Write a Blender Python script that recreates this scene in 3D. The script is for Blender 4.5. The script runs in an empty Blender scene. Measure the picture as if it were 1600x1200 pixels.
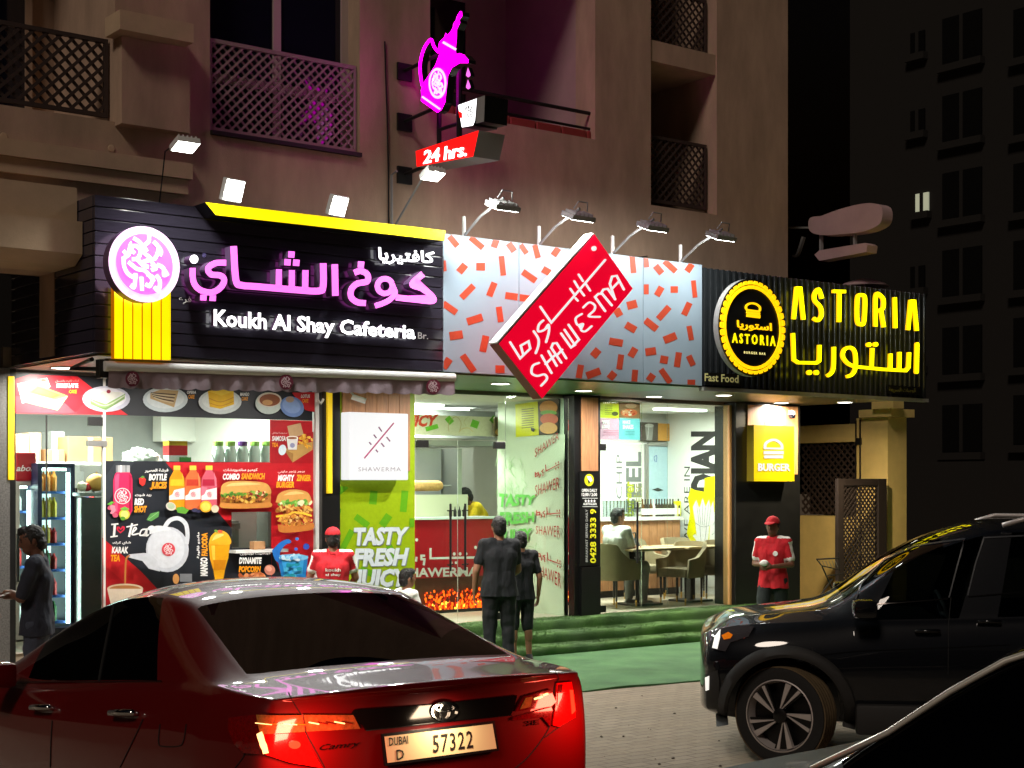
import bpy, bmesh, math, random
from mathutils import Vector, Matrix, geometry
from mathutils.bvhtree import BVHTree
random.seed(7)
ORD = ['first', 'second', 'third', 'fourth', 'fifth', 'sixth', 'seventh', 'eighth', 'ninth', 'tenth', 'eleventh', 'twelfth', 'thirteenth', 'fourteenth']
SC = bpy.context.scene
COL = SC.collection
# ------------------------------------------------------------------ camera
F, HX, HY, CZ = 2400.0, 800.0, 755.0, 2.0          # focal length and principal lines of the 1600x1200 photograph
cd = bpy.data.cameras.new('camera'); cam = bpy.data.objects.new('camera', cd); COL.objects.link(cam)
cam.location = (0, 0, CZ); cam.rotation_euler = (math.radians(90), 0, 0)
cd.sensor_width = 36.0; cd.lens = 36.0 * F / 1600.0; cd.shift_y = (HY - 600.0) / 1600.0
cd.clip_start = 0.05; cd.clip_end = 600.0
SC.camera = cam
# ------------------------------------------------------------------ sky, sun, exposure (night)
wd = bpy.data.worlds.new('World'); SC.world = wd; wd.use_nodes = True
nt = wd.node_tree; bg = nt.nodes['Background']
sky = nt.nodes.new('ShaderNodeTexSky'); sky.sky_type = 'NISHITA'; sky.sun_disc = False
sky.sun_elevation = math.radians(-4.0); sky.sun_rotation = math.radians(200)
nt.links.new(sky.outputs[0], bg.inputs[0]); bg.inputs[1].default_value = 0.10
sl = bpy.data.lights.new('sun', 'SUN'); sl.energy = 0.85; sl.angle = math.radians(12); sl.color = (1.0, 0.85, 0.72)
so = bpy.data.objects.new('sun', sl); COL.objects.link(so); so.rotation_euler = (math.radians(47), 0, math.radians(-24))
SC.view_settings.view_transform = 'Standard'; SC.view_settings.look = 'None'
SC.view_settings.exposure = 0.0; SC.view_settings.gamma = 1.0; SC.view_settings.use_curve_mapping = False
SC.render.engine = 'CYCLES'
cy = SC.cycles
cy.use_denoising = True; cy.max_bounces = 6; cy.diffuse_bounces = 3; cy.glossy_bounces = 3
cy.transparent_max_bounces = 12; cy.transmission_bounces = 3; cy.sample_clamp_indirect = 4.0
cy.caustics_reflective = False; cy.caustics_refractive = False
# ------------------------------------------------------------------ the shop front's own frame: a along it, d into the building, z up
TH = math.atan2(1, 1.2917); U = (math.cos(TH), math.sin(TH)); N = (-math.sin(TH), math.cos(TH)); Y0 = 15.9; D0 = N[1] * Y0
def fac(px, py, d):
    r = ((px - HX) / F, (HY - py) / F); t = (D0 + d) / (N[0] * r[0] + N[1])
    return (U[0] * t * r[0] + U[1] * (t - Y0), d, CZ + t * r[1])
def sid(px, py, a):
    r = ((px - HX) / F, (HY - py) / F); t = (a + U[1] * Y0) / (U[0] * r[0] + U[1])
    return (a, N[0] * t * r[0] + N[1] * (t - Y0), CZ + t * r[1])
def W(a, d, z): return Vector((a * U[0] + d * N[0], Y0 + a * U[1] + d * N[1], z))
def FA(px, d): return fac(px, HY, d)[0]
MF = Matrix.Translation((0, Y0, 0)) @ Matrix.Rotation(TH, 4, 'Z')
# ------------------------------------------------------------------ materials
def lin(c):
    f = lambda v: v / 12.92 if v <= 0.04045 else ((v + 0.055) / 1.055) ** 2.4
    return tuple(f(x / 255.0) for x in c)
MATS = {}
def mat(name, col=(128, 128, 128), rough=0.6, metal=0.0, em=None, es=0.0, var=0.0, vs=8.0, bump=0.0, bs=60.0, coat=0.0, spec=0.5, col2=None, stretch=None, attr=False, sub=0.0):
    m = bpy.data.materials.new(name); m.use_nodes = True; t = m.node_tree; b = t.nodes['Principled BSDF']
    b.inputs['Roughness'].default_value = rough; b.inputs['Metallic'].default_value = metal
    b.inputs['Coat Weight'].default_value = coat; b.inputs['Coat Roughness'].default_value = 0.03; b.inputs['Specular IOR Level'].default_value = spec
    c = lin(col) + (1,)
    b.inputs['Base Color'].default_value = c
    src = None
    if attr:
        at = t.nodes.new('ShaderNodeAttribute'); at.attribute_name = 'Col'; src = at.outputs['Color']
        t.links.new(src, b.inputs['Base Color'])
    if var or bump:
        tc = t.nodes.new('ShaderNodeTexCoord'); mp = t.nodes.new('ShaderNodeMapping')
        t.links.new(tc.outputs['Object'], mp.inputs[0])
        if stretch: mp.inputs['Scale'].default_value = stretch
    if var:
        n = t.nodes.new('ShaderNodeTexNoise'); n.inputs['Scale'].default_value = vs; n.inputs['Detail'].default_value = 6; n.inputs['Roughness'].default_value = 0.65
        t.links.new(mp.outputs[0], n.inputs['Vector'])
        rp = t.nodes.new('ShaderNodeValToRGB'); rp.color_ramp.elements[0].position = 0.3; rp.color_ramp.elements[1].position = 0.72
        if col2: lo, hi = lin(col2) + (1,), c
        else: lo = tuple(max(0, x * (1 - var)) for x in c[:3]) + (1,); hi = tuple(min(1, x * (1 + var)) for x in c[:3]) + (1,)
        rp.color_ramp.elements[0].color = lo; rp.color_ramp.elements[1].color = hi
        t.links.new(n.outputs['Fac'], rp.inputs[0])
        if attr:
            mx = t.nodes.new('ShaderNodeMixRGB'); mx.blend_type = 'MULTIPLY'; mx.inputs[0].default_value = 1.0
            rp.color_ramp.elements[0].color = (1 - var,) * 3 + (1,); rp.color_ramp.elements[1].color = (1, 1, 1, 1)
            t.links.new(src, mx.inputs[1]); t.links.new(rp.outputs[0], mx.inputs[2]); t.links.new(mx.outputs[0], b.inputs['Base Color'])
        else: t.links.new(rp.outputs[0], b.inputs['Base Color'])
        mr = t.nodes.new('ShaderNodeMapRange'); mr.inputs[3].default_value = max(0.02, rough * 0.85); mr.inputs[4].default_value = min(1, rough * 1.2)
        t.links.new(n.outputs['Fac'], mr.inputs[0]); t.links.new(mr.outputs[0], b.inputs['Roughness'])
    if bump:
        n2 = t.nodes.new('ShaderNodeTexNoise'); n2.inputs['Scale'].default_value = bs; n2.inputs['Detail'].default_value = 5
        t.links.new(mp.outputs[0], n2.inputs['Vector'])
        bp = t.nodes.new('ShaderNodeBump'); bp.inputs['Strength'].default_value = bump; bp.inputs['Distance'].default_value = 0.02
        t.links.new(n2.outputs['Fac'], bp.inputs['Height']); t.links.new(bp.outputs[0], b.inputs['Normal'])
    if em:
        b.inputs['Emission Color'].default_value = lin(em) + (1,); b.inputs['Emission Strength'].default_value = es
    if attr and es:
        t.links.new(src, b.inputs['Emission Color']); b.inputs['Emission Strength'].default_value = es
    MATS[name] = m
    return m
def glassmat(name, tint=(235, 245, 240), ior=1.35, rough=0.02):
    m = bpy.data.materials.new(name); m.use_nodes = True; t = m.node_tree
    t.nodes.remove(t.nodes['Principled BSDF']); o = t.nodes['Material Output']
    tr = t.nodes.new('ShaderNodeBsdfTransparent'); tr.inputs[0].default_value = lin(tint) + (1,)
    gl = t.nodes.new('ShaderNodeBsdfGlossy'); gl.inputs['Roughness'].default_value = rough
    fr = t.nodes.new('ShaderNodeFresnel'); fr.inputs[0].default_value = ior
    mx = t.nodes.new('ShaderNodeMixShader')
    t.links.new(fr.outputs[0], mx.inputs[0]); t.links.new(tr.outputs[0], mx.inputs[1]); t.links.new(gl.outputs[0], mx.inputs[2]); t.links.new(mx.outputs[0], o.inputs[0])
    MATS[name] = m
    return m
# ------------------------------------------------------------------ mesh builder
class MB:
    def __init__(s): s.v = []; s.f = []; s.c = []; s.m = []; s.cur = None; s.mi = 0; s.lay = 0
    def face(s, idx): s.f.append(tuple(idx)); s.c.append(s.cur); s.m.append(s.mi)
    def add(s, vs, fs):
        o = len(s.v); s.v += [tuple(x) for x in vs]
        for f in fs: s.face([i + o for i in f])
        return s
    def box(s, x0, x1, y0, y1, z0, z1):
        if x0 > x1: x0, x1 = x1, x0
        if y0 > y1: y0, y1 = y1, y0
        if z0 > z1: z0, z1 = z1, z0
        return s.add([(x0, y0, z0), (x1, y0, z0), (x1, y1, z0), (x0, y1, z0), (x0, y0, z1), (x1, y0, z1), (x1, y1, z1), (x0, y1, z1)],
                     [(0, 3, 2, 1), (4, 5, 6, 7), (0, 1, 5, 4), (1, 2, 6, 5), (2, 3, 7, 6), (3, 0, 4, 7)])
    def bbox(s, x0, x1, y0, y1, z0, z1, b=0.01):          # box with bevelled vertical and horizontal edges
        bm = bmesh.new(); bmesh.ops.create_cube(bm, size=1)
        for v in bm.verts: v.co = Vector(((x0 + x1) / 2 + v.co.x * (x1 - x0), (y0 + y1) / 2 + v.co.y * (y1 - y0), (z0 + z1) / 2 + v.co.z * (z1 - z0)))
        bmesh.ops.bevel(bm, geom=bm.edges[:], offset=b, segments=2, affect='EDGES', profile=0.6)
        return s.bm(bm)
    def bm(s, bm, free=True):
        bm.verts.index_update()
        s.add([tuple(v.co) for v in bm.verts], [[v.index for v in f.verts] for f in bm.faces])
        if free: bm.free()
        return s
    def hexa(s, p): return s.add(p, [(0, 3, 2, 1), (4, 5, 6, 7), (0, 1, 5, 4), (1, 2, 6, 5), (2, 3, 7, 6), (3, 0, 4, 7)])
    def prism(s, front, back):                            # two matching loops, capped
        n = len(front); o = len(s.v); s.v += [tuple(p) for p in front] + [tuple(p) for p in back]
        s.face([o + i for i in range(n)]); s.face([o + n + i for i in reversed(range(n))])
        for i in range(n):
            j = (i + 1) % n; s.face([o + i, o + n + i, o + n + j, o + j])
        return s
    def tube(s, path, r, n=8, cap=True):
        path = [Vector(p) for p in path]; rs = r if isinstance(r, (list, tuple)) else [r] * len(path); o = len(s.v)
        for i, p in enumerate(path):
            t = (path[min(i + 1, len(path) - 1)] - path[max(i - 1, 0)]).normalized()
            up = Vector((0, 0, 1)) if abs(t.z) < 0.9 else Vector((1, 0, 0))
            e1 = t.cross(up).normalized(); e2 = t.cross(e1)
            for k in range(n):
                q = p + rs[i] * (math.cos(2 * math.pi * k / n) * e1 + math.sin(2 * math.pi * k / n) * e2); s.v.append(tuple(q))
        for i in range(len(path) - 1):
            for k in range(n):
                l = (k + 1) % n; s.face([o + i * n + k, o + i * n + l, o + (i + 1) * n + l, o + (i + 1) * n + k])
        if cap:
            s.face([o + k for k in reversed(range(n))]); s.face([o + (len(path) - 1) * n + k for k in range(n)])
        return s
    def lathe(s, prof, c, n=16, axis='z', cap=True):
        o = len(s.v)
        for r, h in prof:
            for k in range(n):
                x, y = r * math.cos(2 * math.pi * k / n), r * math.sin(2 * math.pi * k / n)
                p = (x, y, h) if axis == 'z' else ((x, h, y) if axis == 'y' else (h, x, y))
                s.v.append((c[0] + p[0], c[1] + p[1], c[2] + p[2]))
        for i in range(len(prof) - 1):
            for k in range(n):
                l = (k + 1) % n; s.face([o + i * n + k, o + i * n + l, o + (i + 1) * n + l, o + (i + 1) * n + k])
        if cap: s.face([o + k for k in reversed(range(n))]); s.face([o + (len(prof) - 1) * n + k for k in range(n)])
        return s
    def sphere(s, c, r, n=12, sc=(1, 1, 1)):
        prof = []
        o = len(s.v); m = n // 2
        for i in range(1, m):
            a = math.pi * i / m
            for k in range(n):
                s.v.append((c[0] + sc[0] * r * math.sin(a) * math.cos(2 * math.pi * k / n), c[1] + sc[1] * r * math.sin(a) * math.sin(2 * math.pi * k / n), c[2] + sc[2] * r * math.cos(a)))
        t = len(s.v); s.v.append((c[0], c[1], c[2] + sc[2] * r)); s.v.append((c[0], c[1], c[2] - sc[2] * r))
        for i in range(m - 2):
            for k in range(n):
                l = (k + 1) % n; s.face([o + i * n + k, o + (i + 1) * n + k, o + (i + 1) * n + l, o + i * n + l])
        for k in range(n):
            l = (k + 1) % n; s.face([t, o + k, o + l]); s.face([t + 1, o + (m - 2) * n + l, o + (m - 2) * n + k])
        return s
def mesh_of(name, mb, base=(0, 0, 0), smooth=False, angle=None):
    me = bpy.data.meshes.new(name)
    me.from_pydata([(v[0] - base[0], v[1] - base[1], v[2] - base[2]) for v in mb.v], [], mb.f)
    if any(c is not None for c in mb.c):
        ca = me.attributes.new('Col', 'FLOAT_COLOR', 'FACE')
        vals = []
        for c in mb.c: vals += list(c or (0.8, 0.8, 0.8)) + [1.0]
        ca.data.foreach_set('color', vals)
    if any(mb.m): me.polygons.foreach_set('material_index', mb.m)
    bm = bmesh.new(); bm.from_mesh(me); bmesh.ops.recalc_face_normals(bm, faces=bm.faces[:]); bm.to_mesh(me); bm.free()
    if smooth: me.polygons.foreach_set('use_smooth', [True] * len(me.polygons))
    if angle: me.set_sharp_from_angle(angle=math.radians(angle))
    me.update()
    return me
def setm(me, m):
    for x in (m if isinstance(m, (list, tuple)) else [m]): me.materials.append(MATS[x] if isinstance(x, str) else x)
class Thing:
    """a top-level thing: an Empty at its base (or one mesh), with its parts as children"""
    def __init__(s, name, label=None, cat=None, base=(0, 0, 0), group=None, kind=None, frame='f', rot=0.0, mb=None, m=None, smooth=False, angle=None):
        s.base = Vector(base)
        if mb is not None:
            me = mesh_of(name, mb, base, smooth, angle); setm(me, m); o = bpy.data.objects.new(name, me)
        else:
            o = bpy.data.objects.new(name, None); o.empty_display_size = 0.2
        COL.objects.link(o); s.o = o
        if frame == 'f': o.matrix_world = Matrix.Translation(W(*base)) @ Matrix.Rotation(TH, 4, 'Z')
        elif frame == 'w': o.location = base; o.rotation_euler = (0, 0, rot)
        if label: o['label'] = label
        if cat: o['category'] = cat
        if group: o['group'] = group
        if kind: o['kind'] = kind
    def part(s, name, mb, m, parent=None, smooth=False, angle=None, label=None, kind=None):
        me = mesh_of(name, mb, s.base, smooth, angle); setm(me, m)
        return s.link(name, me, parent, label, kind)
    def link(s, name, me, parent=None, label=None, kind=None):
        o = bpy.data.objects.new(name, me); COL.objects.link(o); o.parent = parent or s.o
        if label: o['label'] = label
        if kind: o['kind'] = kind
        return o
    def inst(s, name, me, off, parent=None, rot=None):           # shares mesh data; off is relative to the thing's base
        o = bpy.data.objects.new(name, me); COL.objects.link(o); o.parent = parent or s.o; o.location = off
        if rot: o.rotation_euler = rot
        return o
# ------------------------------------------------------------------ 2-D outlines
def smooth_path(p, n=6):
    if len(p) < 3: return p
    q = [p[0]] + list(p) + [p[-1]]; out = []
    for i in range(1, len(q) - 2):
        a, b, c, d = q[i - 1], q[i], q[i + 1], q[i + 2]
        for k in range(n):
            t = k / n
            out.append(tuple(0.5 * (2 * b[j] + (c[j] - a[j]) * t + (2 * a[j] - 5 * b[j] + 4 * c[j] - d[j]) * t * t + (3 * b[j] - a[j] - 3 * c[j] + d[j]) * t ** 3) for j in (0, 1)))
    out.append(tuple(p[-1])); return out
def ribbon(p, w, sm=True, rnd=False):
    p = smooth_path(p) if sm else list(p); L, R = [], []
    for i in range(len(p)):
        def dr(a, b):
            x, y = b[0] - a[0], b[1] - a[1]; l = math.hypot(x, y) or 1; return x / l, y / l
        d0 = dr(p[i - 1], p[i]) if i else dr(p[0], p[1]); d1 = dr(p[i], p[i + 1]) if i < len(p) - 1 else d0
        nx, ny = -(d0[1] + d1[1]), d0[0] + d1[0]; l = math.hypot(nx, ny) or 1; nx, ny = nx / l, ny / l
        k = max(0.5, nx * -d1[1] + ny * d1[0]); h = w / 2 / k
        L.append((p[i][0] + nx * h, p[i][1] + ny * h)); R.append((p[i][0] - nx * h, p[i][1] - ny * h))
    if rnd:
        a = math.atan2(p[-1][1] - p[-2][1], p[-1][0] - p[-2][0]); b = math.atan2(p[0][1] - p[1][1], p[0][0] - p[1][0])
        L += [(p[-1][0] + w / 2 * math.cos(a + t), p[-1][1] + w / 2 * math.sin(a + t)) for t in (0.9, 0.3, -0.3, -0.9)]
        R = [(p[0][0] + w / 2 * math.cos(b + t), p[0][1] + w / 2 * math.sin(b + t)) for t in (-0.9, -0.3, 0.3, 0.9)] + R
    return L + R[::-1]
def ell(cx, cy, rx, ry, n=28, a0=0, a1=360, rot=0):
    o = []
    for k in range(n + (0 if abs(a1 - a0) == 360 else 1)):
        t = math.radians(a0 + (a1 - a0) * k / n); x, y = rx * math.cos(t), ry * math.sin(t); r = math.radians(rot)
        o.append((cx + x * math.cos(r) - y * math.sin(r), cy + x * math.sin(r) + y * math.cos(r)))
    return o
def rrect(cx, cy, l, w, ang):
    r = math.radians(ang); c, s_ = math.cos(r), math.sin(r)
    return [(cx + x * c - y * s_, cy + x * s_ + y * c) for x, y in ((-l / 2, -w / 2), (l / 2, -w / 2), (l / 2, w / 2), (-l / 2, w / 2))]
def clip(poly, cl):                                          # convex clip
    area = sum(cl[i][0] * cl[(i + 1) % len(cl)][1] - cl[(i + 1) % len(cl)][0] * cl[i][1] for i in range(len(cl)))
    sg = 1 if area > 0 else -1
    for i in range(len(cl)):
        a, b = cl[i], cl[(i + 1) % len(cl)]; out = []
        ins = lambda p: sg * ((b[0] - a[0]) * (p[1] - a[1]) - (b[1] - a[1]) * (p[0] - a[0]))
        for j in range(len(poly)):
            p, q = poly[j], poly[(j + 1) % len(poly)]; ip, iq = ins(p), ins(q)
            if ip >= 0: out.append(p)
            if (ip >= 0) != (iq >= 0):
                t = ip / (ip - iq); out.append((p[0] + t * (q[0] - p[0]), p[1] + t * (q[1] - p[1])))
        poly = out
        if not poly: return []
    return poly
# ------------------------------------------------------------------ lettering from the built-in font
_FORMS = {'ا': 'FE8D FE8E - -', 'ب': 'FE8F FE90 FE91 FE92', 'ت': 'FE95 FE96 FE97 FE98', 'ة': 'FE93 FE94 - -', 'ج': 'FE9D FE9E FE9F FEA0', 'خ': 'FEA5 FEA6 FEA7 FEA8', 'د': 'FEA9 FEAA - -',
          'ر': 'FEAD FEAE - -', 'ز': 'FEAF FEB0 - -', 'س': 'FEB1 FEB2 FEB3 FEB4', 'ش': 'FEB5 FEB6 FEB7 FEB8', 'ص': 'FEB9 FEBA FEBB FEBC', 'ع': 'FEC9 FECA FECB FECC', 'غ': 'FECD FECE FECF FED0', 'ف': 'FED1 FED2 FED3 FED4',
          'ك': 'FED9 FEDA FEDB FEDC', 'ل': 'FEDD FEDE FEDF FEE0', 'م': 'FEE1 FEE2 FEE3 FEE4', 'ن': 'FEE5 FEE6 FEE7 FEE8', 'ه': 'FEE9 FEEA FEEB FEEC', 'و': 'FEED FEEE - -', 'ي': 'FEF1 FEF2 FEF3 FEF4', 'ى': 'FEEF FEF0 - -'}
def arabic(s):
    out = []
    for i, ch in enumerate(s):
        if ch not in _FORMS: out.append(ch); continue
        f = _FORMS[ch].split()
        prev = i > 0 and s[i - 1] in _FORMS and _FORMS[s[i - 1]].split()[2] != '-'
        nxt = i < len(s) - 1 and s[i + 1] in _FORMS and f[2] != '-'
        out.append(chr(int(f[3] if prev and nxt else f[1] if prev else f[2] if nxt else f[0], 16)))
    return ''.join(reversed(out))
_TC = {}
def glyphs(s, bold=0.0, depth=0.0, slant=0.0, space=1.0, res=2):
    k = (s, bold, depth, slant, space, res)
    if k not in _TC:
        c = bpy.data.curves.new('t', 'FONT'); c.body = s; c.offset = bold; c.extrude = depth; c.resolution_u = res; c.shear = slant; c.space_character = space
        o = bpy.data.objects.new('t', c); COL.objects.link(o)
        m = o.evaluated_get(bpy.context.evaluated_depsgraph_get()).to_mesh()
        _TC[k] = ([tuple(v.co) for v in m.vertices], [tuple(p.vertices) for p in m.polygons])
        bpy.data.objects.remove(o); bpy.data.curves.remove(c)
    return _TC[k]
CAPH = max(v[1] for v in glyphs('H')[0])
def text_quad(s, q, bold=0.02, depth=0.0, slant=0.0, space=1.0, fit=None):
    """glyph vertices mapped into the quad q = (bottom-left, bottom-right, top-left, top-right); v = 1 is cap height (or the text's own height if fit)"""
    vs, fs = glyphs(s, bold, depth, slant, space)
    if not vs: return [], [], []
    x0 = min(v[0] for v in vs); x1 = max(v[0] for v in vs); y0, y1 = (min(v[1] for v in vs), max(v[1] for v in vs)) if fit else (0, CAPH)
    out = []
    for v in vs:
        u, w = (v[0] - x0) / (x1 - x0), (v[1] - y0) / (y1 - y0); bl, br, tl, tr = q
        out.append((tuple((bl[j] * (1 - u) + br[j] * u) * (1 - w) + (tl[j] * (1 - u) + tr[j] * u) * w for j in (0, 1)), v[2]))
    return [p for p, z in out], fs, [z for p, z in out]
class Print:
    """flat print: coloured outlines laid on a plane, traced in picture coordinates (origin ox, oy, scale k) and put on the plane by fn(px, py, lift)"""
    def __init__(s, fn, ox=0, oy=0, k=1.0, step=0.0007): s.fn = fn; s.ox = ox; s.oy = oy; s.k = k; s.mb = MB(); s.lift = 0.0; s.step = step
    def P(s, p): return s.fn(s.ox + p[0] / s.k, s.oy + p[1] / s.k, s.lift)
    def poly(s, pts, col, up=True):
        if len(pts) < 3: return s
        s.lift += s.step if up else 0; s.mb.cur = lin(col); s.mb.add([s.P(p) for p in pts], [list(range(len(pts)))]); return s
    def rect(s, x0, y0, x1, y1, col): return s.poly([(x0, y0), (x1, y0), (x1, y1), (x0, y1)], col)
    def ell(s, cx, cy, rx, ry, col, rot=0, a0=0, a1=360): return s.poly(ell(cx, cy, rx, ry, 24, a0, a1, rot), col)
    def line(s, pts, w, col, sm=True): return s.poly(ribbon(pts, w, sm), col)
    def text(s, t, q, col, bold=0.02, slant=0.0, space=1.0, fit=None):
        ps, fs, _ = text_quad(t, q, bold, 0.0, slant, space, fit); s.lift += s.step; s.mb.cur = lin(col); s.mb.add([s.P(p) for p in ps], fs); return s
    def tb(s, t, x0, y0, x1, y1, col, bold=0.02, slant=0.0, space=1.0, fit=None, tilt=0.0):   # axis-aligned text box, y0 top, y1 base
        return s.text(t, ((x0, y1), (x1, y1 + tilt), (x0, y0), (x1, y0 + tilt)), col, bold, slant, space, fit)
    def blob(s, cx, cy, rx, ry, cols, n=30, r=(6, 14), seed=1):
        rd = random.Random(seed)
        for i in range(n):
            a, q = rd.random() * 6.28, math.sqrt(rd.random()); s.ell(cx + rx * q * math.cos(a), cy + ry * q * math.sin(a), rd.uniform(*r), rd.uniform(*r) * 0.6, rd.choice(cols), rot=rd.uniform(0, 180))
        return s
def on(d): return lambda px, py, l: fac(px, py, d - l)
# ------------------------------------------------------------------ material palette
mat('plaster', (182, 154, 132), 0.85, var=0.22, vs=1.6, bump=0.2, bs=90, stretch=(1.6, 1.6, 0.5))
mat('plaster_band', (196, 170, 140), 0.85, var=0.10, vs=4.0, bump=0.12, bs=90)
mat('plaster_loggia', (176, 146, 146), 0.85, var=0.08, vs=3.0)
mat('frame_paint', (190, 170, 165), 0.5)
mat('lattice_grey', (150, 132, 128), 0.6, var=0.1, vs=20)
mat('lattice_dark', (62, 48, 44), 0.6)
mat('dark_glass', (20, 20, 34), 0.05, spec=0.6)
mat('dark_metal', (40, 38, 38), 0.45, metal=0.4)
mat('steel', (170, 170, 168), 0.3, metal=0.9, var=0.06, vs=10, stretch=(1, 1, 20))
mat('white_paint', (225, 225, 222), 0.45)
mat('grey_paint', (150, 150, 150), 0.5)
mat('black_plank', (54, 50, 62), 0.15, var=0.18, vs=14, stretch=(0.6, 3, 9), bump=0.02, bs=30, spec=0.7)
mat('black_panel', (16, 16, 17), 0.35, var=0.2, vs=6)
mat('red_rail', (150, 60, 55), 0.6)
mat('corrugated', (58, 62, 66), 0.18, metal=0.45, var=0.12, vs=6, stretch=(4, 4, 1))
mat('soffit_beige', (150, 140, 128), 0.35, var=0.08, vs=3)
mat('soffit_green', (84, 140, 74), 0.3, var=0.10, vs=2)
mat('soffit_grey', (112, 104, 94), 0.3, var=0.10, vs=2)
mat('print', attr=True, rough=0.4, spec=0.35, var=0.16, vs=22)
mat('print_lit', attr=True, rough=0.45, es=0.12, spec=0.3)
mat('print_neon', attr=True, rough=0.5, es=1.0)
mat('aluminium_panel', (158, 176, 192), 0.38, var=0.05, vs=2)
mat('lamp_white', (255, 255, 250), 0.5, em=(250, 255, 246), es=30.0)
mat('downlight', (255, 255, 250), 0.5, em=(255, 250, 236), es=14.0)
mat('tube_light', (255, 255, 250), 0.5, em=(255, 250, 240), es=6.0)
mat('neon_yellow', (255, 235, 20), 0.4, em=(255, 226, 0), es=1.15)
mat('neon_amber', (255, 200, 20), 0.4, em=(255, 196, 6), es=1.2)
mat('neon_astoria', (255, 245, 40), 0.4, em=(255, 242, 0), es=2.2)
mat('neon_magenta', (255, 0, 220), 0.4, em=(255, 0, 226), es=5.0)
mat('neon_magenta_soft', (255, 60, 220), 0.4, em=(255, 40, 220), es=1.4)
mat('neon_pink', (255, 120, 230), 0.4, em=(250, 106, 232), es=1.3)
mat('neon_pale', (255, 215, 250), 0.4, em=(255, 214, 250), es=1.15)
mat('logo_white', (255, 255, 255), 0.4, em=(255, 246, 255), es=1.3)
mat('neon_white', (255, 255, 255), 0.4, em=(255, 255, 255), es=2.6)
mat('neon_orange_edge', (200, 110, 0), 0.4, em=(230, 130, 0), es=0.35)
mat('neon_red', (240, 20, 30), 0.4, em=(246, 16, 12), es=1.6)
mat('sign_red', (222, 0, 36), 0.35, em=(240, 0, 44), es=0.80)
mat('sign_red_side', (110, 20, 34), 0.4)
mat('sign_white', (90, 90, 90), 0.35, em=(255, 255, 255), es=0.86)
mat('sign_yellow_side', (120, 104, 10), 0.5)
mat('sign_yellow', (200, 170, 0), 0.35, em=(226, 196, 0), es=0.5)
mat('letter_side', (120, 90, 130), 0.4, metal=0.3)
mat('yellow_strip', (226, 190, 30), 0.4, em=(240, 200, 30), es=0.45)
mat('wood', (176, 124, 84), 0.5, var=0.28, vs=5, stretch=(9, 9, 0.8))
mat('wood_light', (196, 146, 88), 0.5, var=0.2, vs=5, stretch=(9, 9, 0.8))
mat('concrete_floor', (190, 176, 156), 0.5, var=0.08, vs=4)
mat('inner_white', (226, 226, 220), 0.6, var=0.04, vs=2)
mat('inner_grey', (140, 142, 142), 0.5, var=0.12, vs=2)
mat('inner_green', (196, 208, 182), 0.5, var=0.04, vs=2)
mat('canvas', (150, 132, 140), 0.85, var=0.10, vs=5, bump=0.3, bs=25)
mat('granite', (96, 94, 92), 0.5, var=0.5, vs=60)
mat('cardboard', (176, 132, 90), 0.8, var=0.12, vs=6)
mat('gold_wall', (228, 196, 124), 0.8, var=0.1, vs=3, bump=0.1)
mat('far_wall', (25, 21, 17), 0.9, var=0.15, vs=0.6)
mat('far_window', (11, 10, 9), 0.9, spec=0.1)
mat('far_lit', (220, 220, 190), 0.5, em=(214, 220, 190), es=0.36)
mat('roof_pink', (190, 160, 160), 0.6, var=0.08, vs=4)
glassmat('shop_glass'); glassmat('clear_plastic', (240, 245, 245), 1.3, 0.08)
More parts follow.
